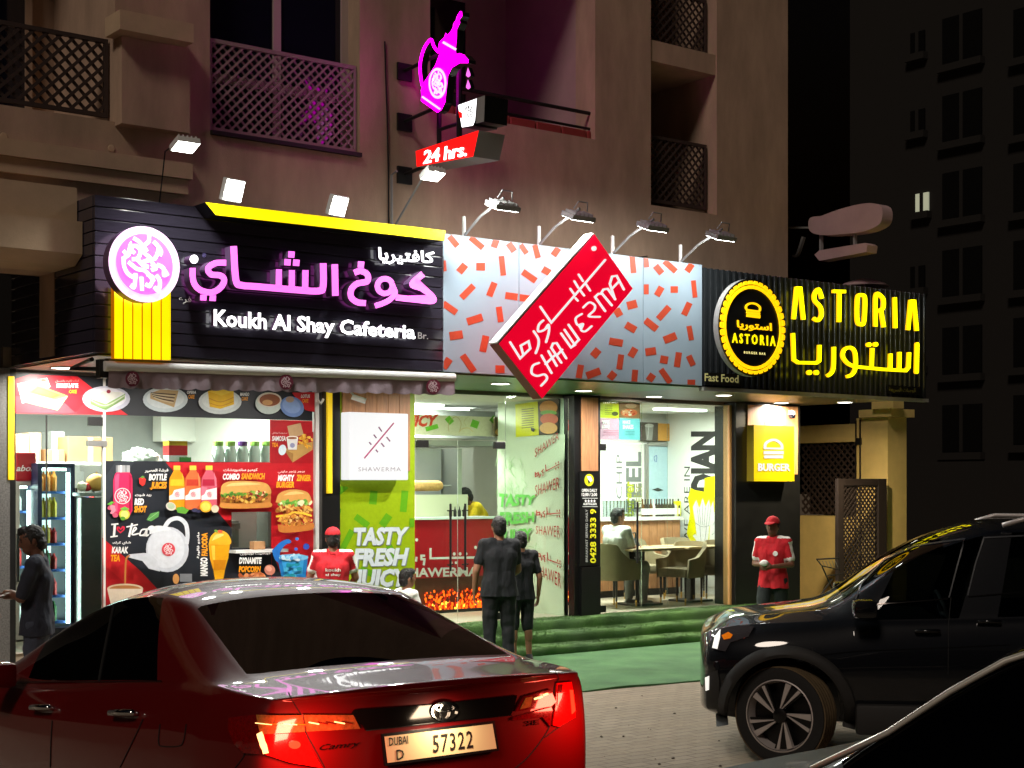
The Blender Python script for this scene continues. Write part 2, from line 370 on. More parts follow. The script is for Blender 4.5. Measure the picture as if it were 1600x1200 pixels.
# ------------------------------------------------------------------ the ground
def ground_mat():
    m = bpy.data.materials.new('sandy_paving'); m.use_nodes = True; t = m.node_tree; b = t.nodes['Principled BSDF']; b.inputs['Roughness'].default_value = 0.85
    tc = t.nodes.new('ShaderNodeTexCoord'); mp = t.nodes.new('ShaderNodeMapping'); mp.inputs['Rotation'].default_value = (0, 0, -TH); t.links.new(tc.outputs['Object'], mp.inputs[0])
    n1 = t.nodes.new('ShaderNodeTexNoise'); n1.inputs['Scale'].default_value = 0.9; n1.inputs['Detail'].default_value = 8; n1.inputs['Roughness'].default_value = 0.7
    n2 = t.nodes.new('ShaderNodeTexNoise'); n2.inputs['Scale'].default_value = 14; n2.inputs['Detail'].default_value = 8; n2.inputs['Roughness'].default_value = 0.75
    br = t.nodes.new('ShaderNodeTexBrick'); br.inputs['Scale'].default_value = 1.0; br.inputs['Brick Width'].default_value = 0.22; br.inputs['Row Height'].default_value = 0.11; br.inputs['Mortar Size'].default_value = 0.007; br.inputs['Mortar Smooth'].default_value = 0.6
    br.inputs['Color1'].default_value = lin((150, 136, 118)) + (1,); br.inputs['Color2'].default_value = lin((132, 120, 104)) + (1,); br.inputs['Mortar'].default_value = lin((92, 80, 66)) + (1,)
    for n in (n1, n2, br): t.links.new(mp.outputs[0], n.inputs['Vector'])
    sand = t.nodes.new('ShaderNodeValToRGB'); sand.color_ramp.elements[0].color = lin((112, 98, 82)) + (1,); sand.color_ramp.elements[1].color = lin((162, 146, 124)) + (1,)
    sand.color_ramp.elements[0].position = 0.32; sand.color_ramp.elements[1].position = 0.68
    t.links.new(n2.outputs['Fac'], sand.inputs[0])
    mk = t.nodes.new('ShaderNodeValToRGB'); mk.color_ramp.elements[0].position = 0.42; mk.color_ramp.elements[1].position = 0.7; t.links.new(n1.outputs['Fac'], mk.inputs[0])
    mx = t.nodes.new('ShaderNodeMixRGB'); mx.inputs[0].default_value = 0.7; t.links.new(mk.outputs[0], mx.inputs[0]); t.links.new(br.outputs[0], mx.inputs[1]); t.links.new(sand.outputs[0], mx.inputs[2])
    t.links.new(mx.outputs[0], b.inputs['Base Color'])
    ad = t.nodes.new('ShaderNodeMath'); ad.operation = 'MULTIPLY_ADD'; ad.inputs[1].default_value = 0.7; t.links.new(n2.outputs['Fac'], ad.inputs[0])
    iv = t.nodes.new('ShaderNodeMath'); iv.operation = 'MULTIPLY'; iv.inputs[1].default_value = -0.35; t.links.new(br.outputs['Fac'], iv.inputs[0]); t.links.new(iv.outputs[0], ad.inputs[2])
    bp = t.nodes.new('ShaderNodeBump'); bp.inputs['Strength'].default_value = 0.7; bp.inputs['Distance'].default_value = 0.03; t.links.new(ad.outputs[0], bp.inputs['Height']); t.links.new(bp.outputs[0], b.inputs['Normal'])
    MATS['sandy_paving'] = m
ground_mat()
g = MB(); g.add([(-200, -120, 0), (200, -120, 0), (200, 280, 0), (-200, 280, 0)], [(0, 1, 2, 3)])
Thing('ground', kind='structure', frame='w', mb=g, m='sandy_paving')
# pebbles and bits of litter on the sand
rd = random.Random(4)
pb = MB()
for i in range(46):
    px, py = rd.uniform(880, 1400), rd.uniform(1075, 1199); t = CZ * F / (py - HY); x, y = (px - HX) / F * t, t; r = rd.uniform(0.004, 0.015)
    bm = bmesh.new(); bmesh.ops.create_icosphere(bm, subdivisions=1, radius=r)
    for v in bm.verts: v.co = Vector((x + v.co.x * rd.uniform(.7, 1.5), y + v.co.y * rd.uniform(.7, 1.5), r * 0.4 + v.co.z * 0.7))
    pb.bm(bm)
mat('pebble', (84, 74, 64), 0.9, var=0.3, vs=9)
Thing('gravel', 'small dark pebbles scattered over the sandy paving', 'gravel', kind='stuff', frame='w', mb=pb, m='pebble')
# ------------------------------------------------------------------ green turf carpet and steps
def turf_mat(name, c1, c2):
    m = bpy.data.materials.new(name); m.use_nodes = True; t = m.node_tree; b = t.nodes['Principled BSDF']; b.inputs['Roughness'].default_value = 0.9; b.inputs['Sheen Weight'].default_value = 0.15
    tc = t.nodes.new('ShaderNodeTexCoord')
    n1 = t.nodes.new('ShaderNodeTexNoise'); n1.inputs['Scale'].default_value = 2.2; n1.inputs['Detail'].default_value = 7
    n2 = t.nodes.new('ShaderNodeTexNoise'); n2.inputs['Scale'].default_value = 130; n2.inputs['Detail'].default_value = 3
    for n in (n1, n2): t.links.new(tc.outputs['Object'], n.inputs['Vector'])
    ad = t.nodes.new('ShaderNodeMath'); ad.operation = 'MULTIPLY_ADD'; ad.inputs[1].default_value = 0.55; t.links.new(n2.outputs['Fac'], ad.inputs[0])
    h = t.nodes.new('ShaderNodeMath'); h.operation = 'MULTIPLY'; h.inputs[1].default_value = 0.5; t.links.new(n1.outputs['Fac'], h.inputs[0]); t.links.new(h.outputs[0], ad.inputs[2])
    rp = t.nodes.new('ShaderNodeValToRGB'); rp.color_ramp.elements[0].position = 0.38; rp.color_ramp.elements[1].position = 0.68
    rp.color_ramp.elements[0].color = lin(c1) + (1,); rp.color_ramp.elements[1].color = lin(c2) + (1,); t.links.new(ad.outputs[0], rp.inputs[0]); t.links.new(rp.outputs[0], b.inputs['Base Color'])
    bp = t.nodes.new('ShaderNodeBump'); bp.inputs['Strength'].default_value = 0.9; bp.inputs['Distance'].default_value = 0.02; t.links.new(n2.outputs['Fac'], bp.inputs['Height']); t.links.new(bp.outputs[0], b.inputs['Normal'])
    MATS[name] = m
turf_mat('turf', (38, 90, 44), (84, 140, 78)); turf_mat('turf_step', (38, 78, 30), (100, 146, 66))
PLAT = 0.36
def gpt(px, py, z=0.0):
    t = (CZ - z) * F / (py - HY); return Vector(((px - HX) / F * t, t, z))
def w2f(p): return (U[0] * p[0] + U[1] * (p[1] - Y0), N[0] * p[0] + N[1] * (p[1] - Y0), p[2])
# carpet: front edge follows the photographed (slightly skew) edge, back edge runs under the lowest step
fl = w2f(gpt(895, 1083)); fr_ = w2f(gpt(1300, 1046)); sl_ = (fr_[1] - fl[1]) / (fr_[0] - fl[0])
cb = MB(); nn = 60
a0_, a1_ = -2.2, 9.0
for i in range(nn + 1):
    a = a0_ + (a1_ - a0_) * i / nn; df = fl[1] + sl_ * (a - fl[0]) + 0.015 * math.sin(a * 3.1) + 0.01 * math.sin(a * 7.7)
    cb.v += [(a, df, 0.0), (a, df, 0.018 + 0.006 * math.sin(a * 5.0)), (a, df + 0.06, 0.022), (a, 1.3, 0.022)]
    if i:
        o = (i - 1) * 4
        for k in range(3): cb.face([o + k, o + 4 + k, o + 5 + k, o + 1 + k])
Thing('carpet', 'flat green artificial turf carpet laid on the sandy paving before the steps', 'carpet', base=(2.5, 0, 0), mb=cb, m='turf', smooth=True, angle=50)
st = Thing('turf_steps', 'three long steps wrapped in green artificial turf in front of the shops', 'steps', base=(2.5, 1.4, 0))
def step_mesh(a0, a1, df, db, z0, z1, seed):
    m = MB(); rd = random.Random(seed); n = 90; r = 0.045
    prof = [(0.004, 0.0), (0.0, 0.3), (-0.004, 0.68), (0.0, 0.86), (0.008, 0.95), (0.024, 1.0), (0.09, 1.005), (1, 0.99)]
    ph = [rd.uniform(0, 6) for _ in range(4)]
    for i in range(n + 1):
        a = a0 + (a1 - a0) * i / n
        w = 0.008 * math.sin(a * 2.3 + ph[0]) + 0.006 * math.sin(a * 6.1 + ph[1]) + 0.004 * math.sin(a * 15 + ph[2]) + rd.uniform(-0.003, 0.003)
        hz = 0.004 * math.sin(a * 3.7 + ph[3]) + 0.003 * math.sin(a * 11 + ph[1]) + rd.uniform(-0.002, 0.002)
        for k, (pd, pz) in enumerate(prof):
            d = df + pd + w * (1 if pz < 0.95 else 0.6) if k < 7 else db
            m.v.append((a, d, z0 + (z1 - z0) * pz + hz * pz))
        if i:
            o = (i - 1) * 8
            for k in range(7): m.face([o + k, o + 8 + k, o + 9 + k, o + 1 + k])
    return m
st.part('step', step_mesh(-0.95, 6.75, 1.14, 1.60, 0.0, 0.12, 1), 'turf_step', smooth=True, label='lowest green turf step')
st.part('step', step_mesh(-0.95, 6.75, 1.42, 1.90, 0.119, 0.24, 2), 'turf_step', smooth=True, label='middle green turf step')
st.part('step', step_mesh(-0.95, 6.75, 1.70, 2.06, 0.239, PLAT, 3), 'turf_step', smooth=True, label='top green turf step at the shop threshold')
def blades(seed, n, a0, a1, df, db, z, zr):
    m = MB(); rd = random.Random(seed)
    for i in range(n):
        a = rd.uniform(a0, a1); nose = rd.random() < 0.5
        d, zz = (df + rd.uniform(-0.004, 0.02), z - rd.uniform(0.0, zr)) if nose else (rd.uniform(df + 0.02, db), z - 0.002)
        h = rd.uniform(0.010, 0.024); w = rd.uniform(0.002, 0.004); l = rd.uniform(-0.008, 0.008); f = -rd.uniform(0.006, 0.016) if nose else rd.uniform(-0.008, 0.006)
        o = len(m.v); m.v += [(a - w, d, zz), (a + w, d, zz), (a + l, d + f, zz + h)]; m.face([o, o + 1, o + 2])
    return m
for i_, (df_, db_, zz_) in enumerate(((1.14, 1.42, 0.12), (1.42, 1.70, 0.24), (1.70, 2.0, PLAT))):
    st.part('turf_fibres', blades(i_ + 5, 15000, -0.9, 6.7, df_, db_, zz_, 0.11), 'turf_step', kind='stuff')
# ------------------------------------------------------------------ apartment building above the shops
bl = Thing('apartment_building', 'beige apartment building with latticed balconies above the shop signs', 'building', base=(0, 0.9, 3.1))
DB = 0.9
ZT = 9.6
def wallbox(mb, a0, a1, z0, z1, d=DB, th=0.35): mb.box(a0, a1, d, d + th, z0, z1)
aWL, aWR = FA(328, DB), FA(562, DB)               # latticed window bay
aLL, aLR = FA(672, DB), FA(930, DB)               # open loggia
aE, aB2, aB3 = FA(1017, DB), FA(1120, DB), FA(1231, DB)
aP0, aP1 = FA(180, DB), FA(285, DB)
w = MB()
wallbox(w, -9, FA(148, 0) - 0.012, 3.9, 5.34); wallbox(w, FA(148, 0) - 0.012, aP0, 3.15, 5.34); wallbox(w, aP0, aWL, 3.15, ZT); wallbox(w, aWL, aWR, 3.15, 5.40); wallbox(w, aWR, aLL, 3.15, ZT)
wallbox(w, aLL, aLR, 3.15, 5.98); wallbox(w, aLR, aE, 3.15, ZT); wallbox(w, aLL, aLR, 8.3, ZT); wallbox(w, aWL, aWR, 8.6, ZT)
wallbox(w, aE, aB2, 3.15, 5.32); wallbox(w, aB2, aB3, 3.15, ZT)
w.box(aB3 - 0.35, aB3, DB + 0.35, 9, 3.15, ZT); w.box(-9, aB3, 1.30, 9, ZT, ZT + 0.3)
bl.part('wall', w, 'plaster')
# jambs and backs of the recesses
def recess(a0, a1, z0, z1, dep, m, name='balcony_recess'):
    r = MB(); d0, d1 = DB + 0.35, DB + dep
    r.box(a0 - 0.1, a0, d0, d1, z0, z1); r.box(a1, a1 + 0.1, d0, d1, z0, z1); r.box(a0, a1, d1, d1 + 0.1, z0, z1); r.box(a0, a1, d0, d1 + 0.1, z0 - 0.15, z0 - 0.004); r.box(a0, a1, d0, d1 + 0.1, z1, z1 + 0.15)
    return bl.part(name, r, m)
recess(-8.8, aP0, 5.34, 8.6, 1.5, 'plaster')
recess(aLL, aLR, 5.98, 8.3, 1.7, 'plaster_loggia')
recess(aE, aB2, 5.32, 7.05, 1.6, 'plaster'); recess(aE, aB2, 7.30, ZT, 1.6, 'plaster')
sb_ = MB(); sb_.box(aE, aB2, DB + 0.02, DB + 0.35, 7.05, 7.30); bl.part('floor_edge', sb_, 'plaster')
# pilaster with cap, ledges and the cornice at the far left
p = MB(); p.box(aP0 - 0.005, aP1, DB - 0.16, DB - 0.003, 5.30, 6.10); bl.part('pilaster', p, 'plaster')
p = MB(); p.box(aP0 - 0.10, aP1 - 0.05, DB - 0.34, DB - 0.003, 6.103, 6.28); bl.part('pilaster_cap', p, 'plaster_band')
p = MB(); p.box(-9, aP1 + 0.06, DB - 0.10, DB - 0.003, 4.88, 5.03); p.box(-9, aP1 + 0.03, DB - 0.06, DB - 0.003, 4.74, 4.877); bl.part('ledge', p, 'plaster_band')
aF0 = FA(148, 0)
p = MB(); p.box(-9, aF0 - 0.012, 0.36, DB - 0.003, 4.27, 4.58); bl.part('cornice', p, 'plaster_band')
p = MB(); p.box(-9, aF0 - 0.012, 0.24, DB - 0.003, 3.985, 4.267)
p.hexa([(-9, 0.40, 3.90), (aF0 - 0.012, 0.40, 3.90), (aF0 - 0.012, DB - 0.003, 3.90), (-9, DB - 0.003, 3.90), (-9, 0.24, 3.983), (aF0 - 0.012, 0.24, 3.983), (aF0 - 0.012, DB - 0.003, 3.983), (-9, DB - 0.003, 3.983)])
bl.part('cornice', p, 'plaster_band')
# lattice screens: diagonal slats in a frame, one joined piece of geometry each
def lattice(a0, a1, z0, z1, d, pitch, w_, m, par=None, name='lattice_screen', thick=0.012, fr=0.035, thing=bl):
    mb = MB(); cl = [(a0, z0), (a1, z0), (a1, z1), (a0, z1)]; H = z1 - z0; sh = (H) * 1.0
    x = a0 - H
    while x < a1 + H:
        for sg, dd in ((1, 0.0), (-1, thick)):
            q = [(x, z0), (x + w_ * 1.4, z0), (x + w_ * 1.4 + H, z1), (x + H, z1)] if sg > 0 else [(x + H, z0), (x + H + w_ * 1.4, z0), (x + w_ * 1.4, z1), (x, z1)]
            q = clip(q, cl)
            if len(q) > 2: mb.prism([(u, d + dd, v) for u, v in q], [(u, d + dd + thick * 0.95, v) for u, v in q])
        x += pitch
    e = 0.006
    mb.box(a0, a1, d - e, d + 2 * thick + e, z1 - fr, z1 + 0.004); mb.box(a0, a1, d - e, d + 2 * thick + e, z0 - 0.004, z0 + fr)
    mb.box(a0 - 0.003, a0 + fr, d - e - .002, d + 2 * thick + e + .002, z0 + fr, z1 - fr); mb.box(a1 - fr, a1 + 0.003, d - e - .002, d + 2 * thick + e + .002, z0 + fr, z1 - fr)
    return thing.part(name, mb, m, par)
lattice(aWL + 0.01, aWR - 0.01, 5.41, 6.30, DB + 0.05, 0.098, 0.022, 'lattice_grey')
lattice(-6.4, aP0 - 0.02, 5.40, 6.12, DB + 0.12, 0.125, 0.030, 'lattice_dark')
lattice(aE + 0.02, aB2 - 0.03, 5.40, 6.20, DB + 0.15, 0.11, 0.024, 'lattice_dark'); lattice(aE + 0.02, aB2 - 0.03, 7.32, 8.0, DB + 0.15, 0.11, 0.024, 'lattice_dark')
# window behind the lattice: frame, mullion and panes
def window(a0, a1, z0, z1, d, mull, m='frame_paint', trans=(), fr=0.06):
    f = MB(); f.box(a0, a1, d, d + 0.06, z0, z0 + fr); f.box(a0, a1, d, d + 0.06, z1 - fr, z1); f.box(a0, a0 + fr, d + 0.002, d + 0.058, z0 + fr, z1 - fr); f.box(a1 - fr, a1, d + 0.002, d + 0.058, z0 + fr, z1 - fr)
    for x in mull: f.box(x - fr / 2, x + fr / 2, d - 0.004, d + 0.056, z0 + fr, z1 - fr)
    for z in trans: f.box(a0 + fr, a1 - fr, d - 0.008, d + 0.05, z - fr / 2, z + fr / 2)
    o = bl.part('window', f, m)
    xs = [a0 + fr] + sum([[x - fr / 2, x + fr / 2] for x in mull], []) + [a1 - fr]; zs = [z0 + fr] + sum([[z - fr / 2, z + fr / 2] for z in trans], []) + [z1 - fr]
    for i in range(0, len(xs), 2):
        for j in range(0, len(zs), 2):
            g_ = MB(); g_.box(xs[i], xs[i + 1], d + 0.02, d + 0.035, zs[j], zs[j + 1]); bl.part('pane', g_, 'dark_glass', o)
    return o
window(aWL, aWR, 5.40, 8.6, DB + 0.22, [FA(433, DB + 0.22)], trans=[5.98], fr=0.085)
window(0.05, 1.30, 6.0, 7.9, DB + 1.60, [0.66], trans=[6.75], m='plaster_loggia', fr=0.07)
window(aLL + 0.3, -0.05, 6.0, 7.9, DB + 1.60, [], trans=[6.45, 6.95], m='plaster_loggia', fr=0.07)
window(aE + 0.05, aB2 - 0.35, 5.34, 6.85, DB + 1.50, [], trans=[6.45], m='plaster', fr=0.07)
window(-6.3, -4.2, 5.5, 7.5, DB + 1.4, [-5.2], m='plaster', fr=0.07)
# loggia railing: two rails over terracotta coping pieces
r = MB(); r.tube([(aLL, DB + 0.10, 6.30), (aLR, DB + 0.10, 6.30)], 0.022); r.tube([(aLL, DB + 0.10, 6.12), (aLR, DB + 0.10, 6.12)], 0.016)
bl.part('handrail', r, 'dark_metal')
x = aLL
while x < aLR - 0.05:
    c = MB(); c.bbox(x + 0.008, min(x + 0.36, aLR - 0.01), DB + 0.06, DB + 0.30, 5.985, 6.085, 0.012); bl.part('coping_tile', c, 'red_rail'); x += 0.375
# smoke detector like lamp under the dark balcony, damp patches on the ledge
lm = MB(); lm.lathe([(0.0, 0), (0.13, -0.01), (0.14, -0.05), (0.0, -0.06)], (aE + 0.22, DB + 0.45, 7.04), 16); bl.part('ceiling_lamp', lm, 'dark_metal')
# AC drain pipe on the wall edge and drip tray under the window bay
tr_ = MB(); tr_.box(aWL, aWR, DB - 0.05, DB - 0.003, 5.355, 5.395); bl.part('window_sill', tr_, 'dark_metal')
# ------------------------------------------------------------------ signs
def extr(mb, poly, d0, d1, mi=0):                                # outline in picture coordinates -> solid between depths d0 (front) and d1
    fr = [fac(p[0], p[1], d0) for p in poly]; bk = [(p[0], d1, p[2]) for p in fr]; mb.mi = mi; mb.prism(fr, bk); mb.mi = 0; return mb
def two(mb):                                                     # front faces material 0, returns (sides) material 1
    for i, f in enumerate(mb.f):
        ds = [mb.v[k][1] for k in f]; mb.m[i] = 0 if max(ds) - min(ds) < 1e-4 else 1
    return mb
def chan(th, poly, d0, d1, m, name='letter', parent=None, label=None):
    mb = MB()
    for q in (poly if isinstance(poly[0][0], (tuple, list)) else [poly]): extr(mb, q, d0, d1)
    return th.part(name, two(mb), m, parent, label=label)
def sign_text(th, s, q, d0, d1, m, bold=0.03, name='letter', space=1.0, fit=None, slant=0.0, parent=None):
    """every letter of the line a solid of its own"""
    vs, fs = glyphs(s, bold, 0.5, slant, space); x0 = min(v[0] for v in vs); x1 = max(v[0] for v in vs)
    ps, fs, zs = text_quad(s, q, bold, 0.5, slant, space, fit)
    par = list(range(len(ps)))
    def find(i):
        while par[i] != i: par[i] = par[par[i]]; i = par[i]
        return i
    for f in fs:
        for k in f[1:]: par[find(k)] = find(f[0])
    # coincident verts between caps and sides belong together
    seen = {}
    for i, p in enumerate(ps):
        key = (round(p[0], 3), round(p[1], 3))
        if key in seen: par[find(i)] = find(seen[key])
        else: seen[key] = i
    grp = {}
    for f in fs: grp.setdefault(find(f[0]), []).append(f)
    # dots of i and j ride with the stem below
    bx = {g: (min(ps[k][0] for f in L for k in f), max(ps[k][0] for f in L for k in f)) for g, L in grp.items()}
    gs = sorted(grp, key=lambda g: -(bx[g][1] - bx[g][0])); merged = {}
    for g in gs:
        c = (bx[g][0] + bx[g][1]) / 2
        host = next((h for h in merged if bx[h][0] - 0.3 <= c <= bx[h][1] + 0.3), None)
        if host is None: merged[g] = list(grp[g])
        else: merged[host] += grp[g]
    for g, L in sorted(merged.items(), key=lambda t: bx[t[0]][0]):
        mb = MB(); ix = {}
        for f in L:
            for k in f:
                if k not in ix:
                    ix[k] = len(mb.v); a, d, z = fac(ps[k][0], ps[k][1], d0); mb.v.append((a, d0 if zs[k] > 0 else d1, z))
            mb.face([ix[k] for k in f])
        th.part(name, two(mb), m, parent)
def cr(ox, oy, k): return lambda pts: [(ox + x / k, oy + y / k) for x, y in pts]
SWIRL = [[(230, 420), (300, 470), (330, 330), (300, 440), (240, 520)], [(390, 440), (330, 380), (400, 340), (470, 400), (430, 500), (350, 520)], [(370, 240), (470, 300), (520, 420), (600, 480), (690, 640)], [(590, 180), (580, 270), (520, 330), (560, 400)],
         [(650, 260), (720, 330), (700, 430), (660, 500)], [(720, 320), (760, 380), (740, 440)], [(230, 500), (240, 620), (300, 720), (420, 770)], [(300, 560), (420, 640), (520, 650), (600, 720), (660, 790)], [(400, 700), (380, 880), (330, 860)], [(480, 740), (490, 920)],
         [(560, 700), (640, 740), (600, 850), (540, 830)], [(700, 560), (790, 600), (800, 690), (860, 660)], [(690, 700), (740, 780), (720, 900), (660, 860)], [(620, 560), (680, 600), (620, 640)], [(470, 560), (560, 520), (640, 500)], [(430, 520), (500, 580), (580, 600)]]
def swirl(cx, cy, r, w=46): return [ribbon([(cx + (x - 530) / 400 * r, cy + (y - 570) / 400 * r) for x, y in p], w / 400 * r) for p in SWIRL]
# ---- cafeteria fascia: black planks, pink Arabic letters, white Latin letters
kb = Thing('cafeteria_sign_board', 'long black plank fascia with pink Arabic letters and a round pink logo', 'sign board', base=(-2.7, 0.2, 3.11))
A0, A1 = FA(148, 0), FA(692, 0); ZB, ZTOP = 3.115, 4.475
npl = 13; hp = (ZTOP - ZB) / npl
for i in range(npl):
    m = MB(); z0 = ZB + i * hp + 0.005; z1 = ZB + (i + 1) * hp - 0.005
    m.bbox(A0, A1, 0.0, 0.03, z0, z1, 0.004); kb.part('plank', m, 'black_plank')
    m = MB(); m.bbox(A0 - 0.004, A0 + 0.026, 0.034, 2.0, z0, z1, 0.004); kb.part('plank', m, 'black_plank')
m = MB(); m.box(A0 + 0.03, A1, 0.035, 0.06, ZB, ZTOP); m.box(A0 + 0.03, A0 + 0.05, 0.06, 2.0, ZB, ZTOP); m.box(A0 + 0.06, A1, 0.06, 0.88, ZTOP - 0.06, ZTOP - 0.02); kb.part('backing_board', m, 'black_panel')
C2 = cr(280, 300, 3.81); w_ = 36
PK = ['neon_pink', 'letter_side']
kaf = [(1452, 487), (1388, 548), (1440, 572), (1497, 612), (1508, 648), (1400, 640), (1290, 628)]
ring = lambda cx, cy, rx, ry: [(cx + rx * math.cos(t), cy + ry * math.sin(t)) for t in [math.radians(-20 - k * 24) for k in range(16)]]
chan(kb, [C2(ribbon(kaf, w_)), C2(ribbon(ring(1225, 560, 45, 44), w_ * 0.9)), C2(ribbon([(1270, 560), (1284, 605), (1240, 650), (1165, 678)], w_ * 0.9))], -0.14, -0.03, PK)
chan(kb, [C2(ribbon([(1042, 482), (1080, 470), (1120, 492), (1118, 532), (1060, 545), (1025, 580), (1024, 625), (1058, 655), (1112, 662)], w_)), C2(rrect(1082, 432, 38, 38, 5))], -0.14, -0.03, PK)
chan(kb, C2(ribbon([(926, 430), (930, 618)], w_ + 3)), -0.14, -0.03, PK)
chan(kb, [C2(ribbon([(857, 424), (857, 560), (830, 589), (700, 583), (450, 562), (375, 556), (338, 525), (324, 322)], w_ + 4)), C2(ribbon([(594, 460), (592, 572)], w_)), C2(ribbon([(671, 465), (670, 578)], w_)), C2(ribbon([(752, 465), (750, 584)], w_)),
          C2(rrect(668, 372, 38, 38, 5)), C2(rrect(645, 418, 38, 38, 5)), C2(rrect(697, 421, 38, 38, 5))], -0.14, -0.03, PK)
chan(kb, [C2(ribbon([(280, 421), (215, 424), (172, 455), (190, 490), (245, 497), (268, 525), (245, 570), (190, 598), (120, 580), (84, 530), (80, 452)], w_)), C2(rrect(144, 629, 38, 34, 3)), C2(rrect(200, 632, 38, 34, 3))], -0.14, -0.03, PK)
m = MB(); extr(m, C2(ell(88, 400, 25, 26, 20)), -0.15, -0.03); kb.part('lamp_dot', two(m), ['neon_white', 'letter_side'])
sign_text(kb, 'Koukh Al Shay Cafeteria', ((334, 508), (649, 529), (334, 484), (649, 509)), -0.10, -0.05, ['neon_white', 'letter_side'], bold=0.028)
sign_text(kb, arabic('كافتيريا'), ((591, 412), (679, 417), (591, 386), (679, 393)), -0.09, -0.05, ['neon_white', 'letter_side'], bold=0.03, fit=True)
pr = Print(on(-0.004)); pr.text(arabic('فرع'), ((279, 475), (299, 477), (279, 462), (299, 464)), (225, 225, 215), 0.01, fit=True); pr.tb('Br.', 653, 519, 669, 529, (225, 225, 225), 0.01, tilt=1); pr.tb('®', 316, 396, 322, 402, (120, 110, 170), 0.0)
kb.part('painted_lettering', pr.mb, 'print_lit')
# round logo and the six yellow bars under it
lg = Thing('round_logo_sign', 'round glowing pink and white logo disc on the black fascia', 'sign', base=fac(228, 412, -0.25))
m = MB(); cx, cy, rx, ry = 226, 413, 55, 58
ca, _, cz = fac(cx, cy, -0.25); R_ = 0.325
def circ(r, d, n=56): return [(ca + r * math.cos(2 * math.pi * k / n), d, cz + r * math.sin(2 * math.pi * k / n)) for k in range(n)]
m.prism(circ(R_, -0.25), circ(R_, -0.13)); lg.part('disc', two(m), ['neon_pale', 'letter_side'])
m = MB(); m.prism(circ(R_ * 0.80, -0.253), circ(R_ * 0.80, -0.249)); lg.part('pink_field', m, 'neon_pink')
m = MB(); ppm = 2400 / fac(cx, cy, -.25)[0] if 0 else None
for i, rb in enumerate(swirl(0, 0, R_ * 0.80, 50)):
    fr = [(ca + x, -0.256 - i * 0.0004, cz - y) for x, y in rb]; m.prism(fr, [(x, -0.2525, z) for x, y, z in fr])
lg.part('script_lettering', m, 'logo_white')
yb = Thing('yellow_bar_light', 'six upright yellow light bars under the round pink logo', 'sign', base=fac(222, 562, -0.2))
for i, (x0, x1) in enumerate(((178.6, 191.8), (193.6, 206.6), (208.3, 221.3), (223.1, 235.8), (237.8, 251), (252.7, 266.5))):
    top = lambda x: 413 + math.sqrt(max(0, 1 - ((x - 226) / 57.0) ** 2)) * 60 if abs(x - 226) < 56 else 455
    q = [(x0, 560 + (x0 - 178) * 0.03), (x1, 560 + (x1 - 178) * 0.03), (x1, top(x1)), (x0, top(x0))]
    m = MB(); extr(m, q, -0.10, -0.03); yb.part('light_bar', two(m), ['neon_yellow', 'neon_orange_edge'])
ys = Thing('yellow_neon_strip', 'long slanted yellow light box along the top of the black fascia', 'sign', base=fac(508, 350, -0.2))
m = MB(); extr(m, [(321, 316), (696, 360.5), (694.5, 376), (337, 336)], -0.22, 0.02); ys.part('light_box', two(m), ['neon_yellow', 'black_panel'])
# ---- white panel with red confetti print
pn = Thing('printed_panel_board', 'white metal panel wall printed with scattered red rectangles', 'sign board', base=(1.0, 0.1, 3.11))
B0, B1 = A1 + 0.006, FA(1097, 0); S1, S2 = FA(811, 0), FA(1005, 0); zt = 4.50
conf = [(100, 272, 70, 32, 50), (228, 280, 90, 32, 40), (330, 285, 45, 35, -70), (420, 305, 55, 35, 55), (487, 315, 60, 28, 55), (558, 328, 75, 30, 75), (665, 330, 50, 35, -55), (45, 408, 60, 30, 85), (148, 422, 55, 40, -50), (250, 412, 48, 42, 0), (370, 407, 108, 30, 84), (518, 465, 88, 35, 35), (612, 436, 45, 38, 30), (178, 550, 95, 35, -45), (312, 537, 80, 35, -68), (420, 575, 68, 38, 8), (494, 586, 66, 38, 8), (80, 640, 90, 35, 35), (218, 703, 88, 42, -18), (356, 675, 85, 32, 82), (115, 790, 72, 45, -8), (270, 837, 90, 38, -78), (62, 945, 60, 40, -55), (182, 945, 110, 36, 55), (357, 977, 50, 42, 0),
        (1090, 400, 95, 30, 85), (1163, 388, 55, 28, 85), (1232, 428, 55, 35, 50), (1295, 410, 85, 32, 42), (1402, 418, 50, 35, -55), (1163, 537, 55, 28, -90), (1235, 548, 55, 35, -60), (1318, 538, 40, 36, 0), (1428, 535, 95, 26, 84), (1085, 622, 55, 45, -15), (1008, 665, 45, 40, 60), (1260, 667, 90, 35, -48), (1387, 645, 75, 34, -65), (1078, 747, 62, 40, 30), (1190, 732, 82, 38, 38), (1295, 805, 72, 42, -22), (1406, 778, 80, 28, 80), (997, 828, 75, 40, 10), (885, 888, 50, 42, -50), (1090, 885, 55, 38, -60), (1188, 880, 58, 42, -8), (1020, 937, 82, 32, -82), (1262, 925, 42, 42, 10), (1338, 925, 82, 34, -82), (1410, 930, 60, 32, 65), (797, 990, 75, 34, -80), (872, 1000, 80, 40, -20), (975, 1013, 45, 40, -50), (1100, 1013, 65, 32, -85), (1190, 1023, 42, 38, -55), (1270, 1015, 90, 32, 55), (1412, 1050, 42, 30, 0),
        (560, 700, 80, 36, 60), (640, 600, 70, 36, -30), (760, 420, 70, 36, 20), (830, 650, 70, 36, -60), (700, 880, 80, 36, 40), (930, 560, 60, 36, 10), (480, 860, 70, 36, -40), (560, 980, 70, 36, 15)]
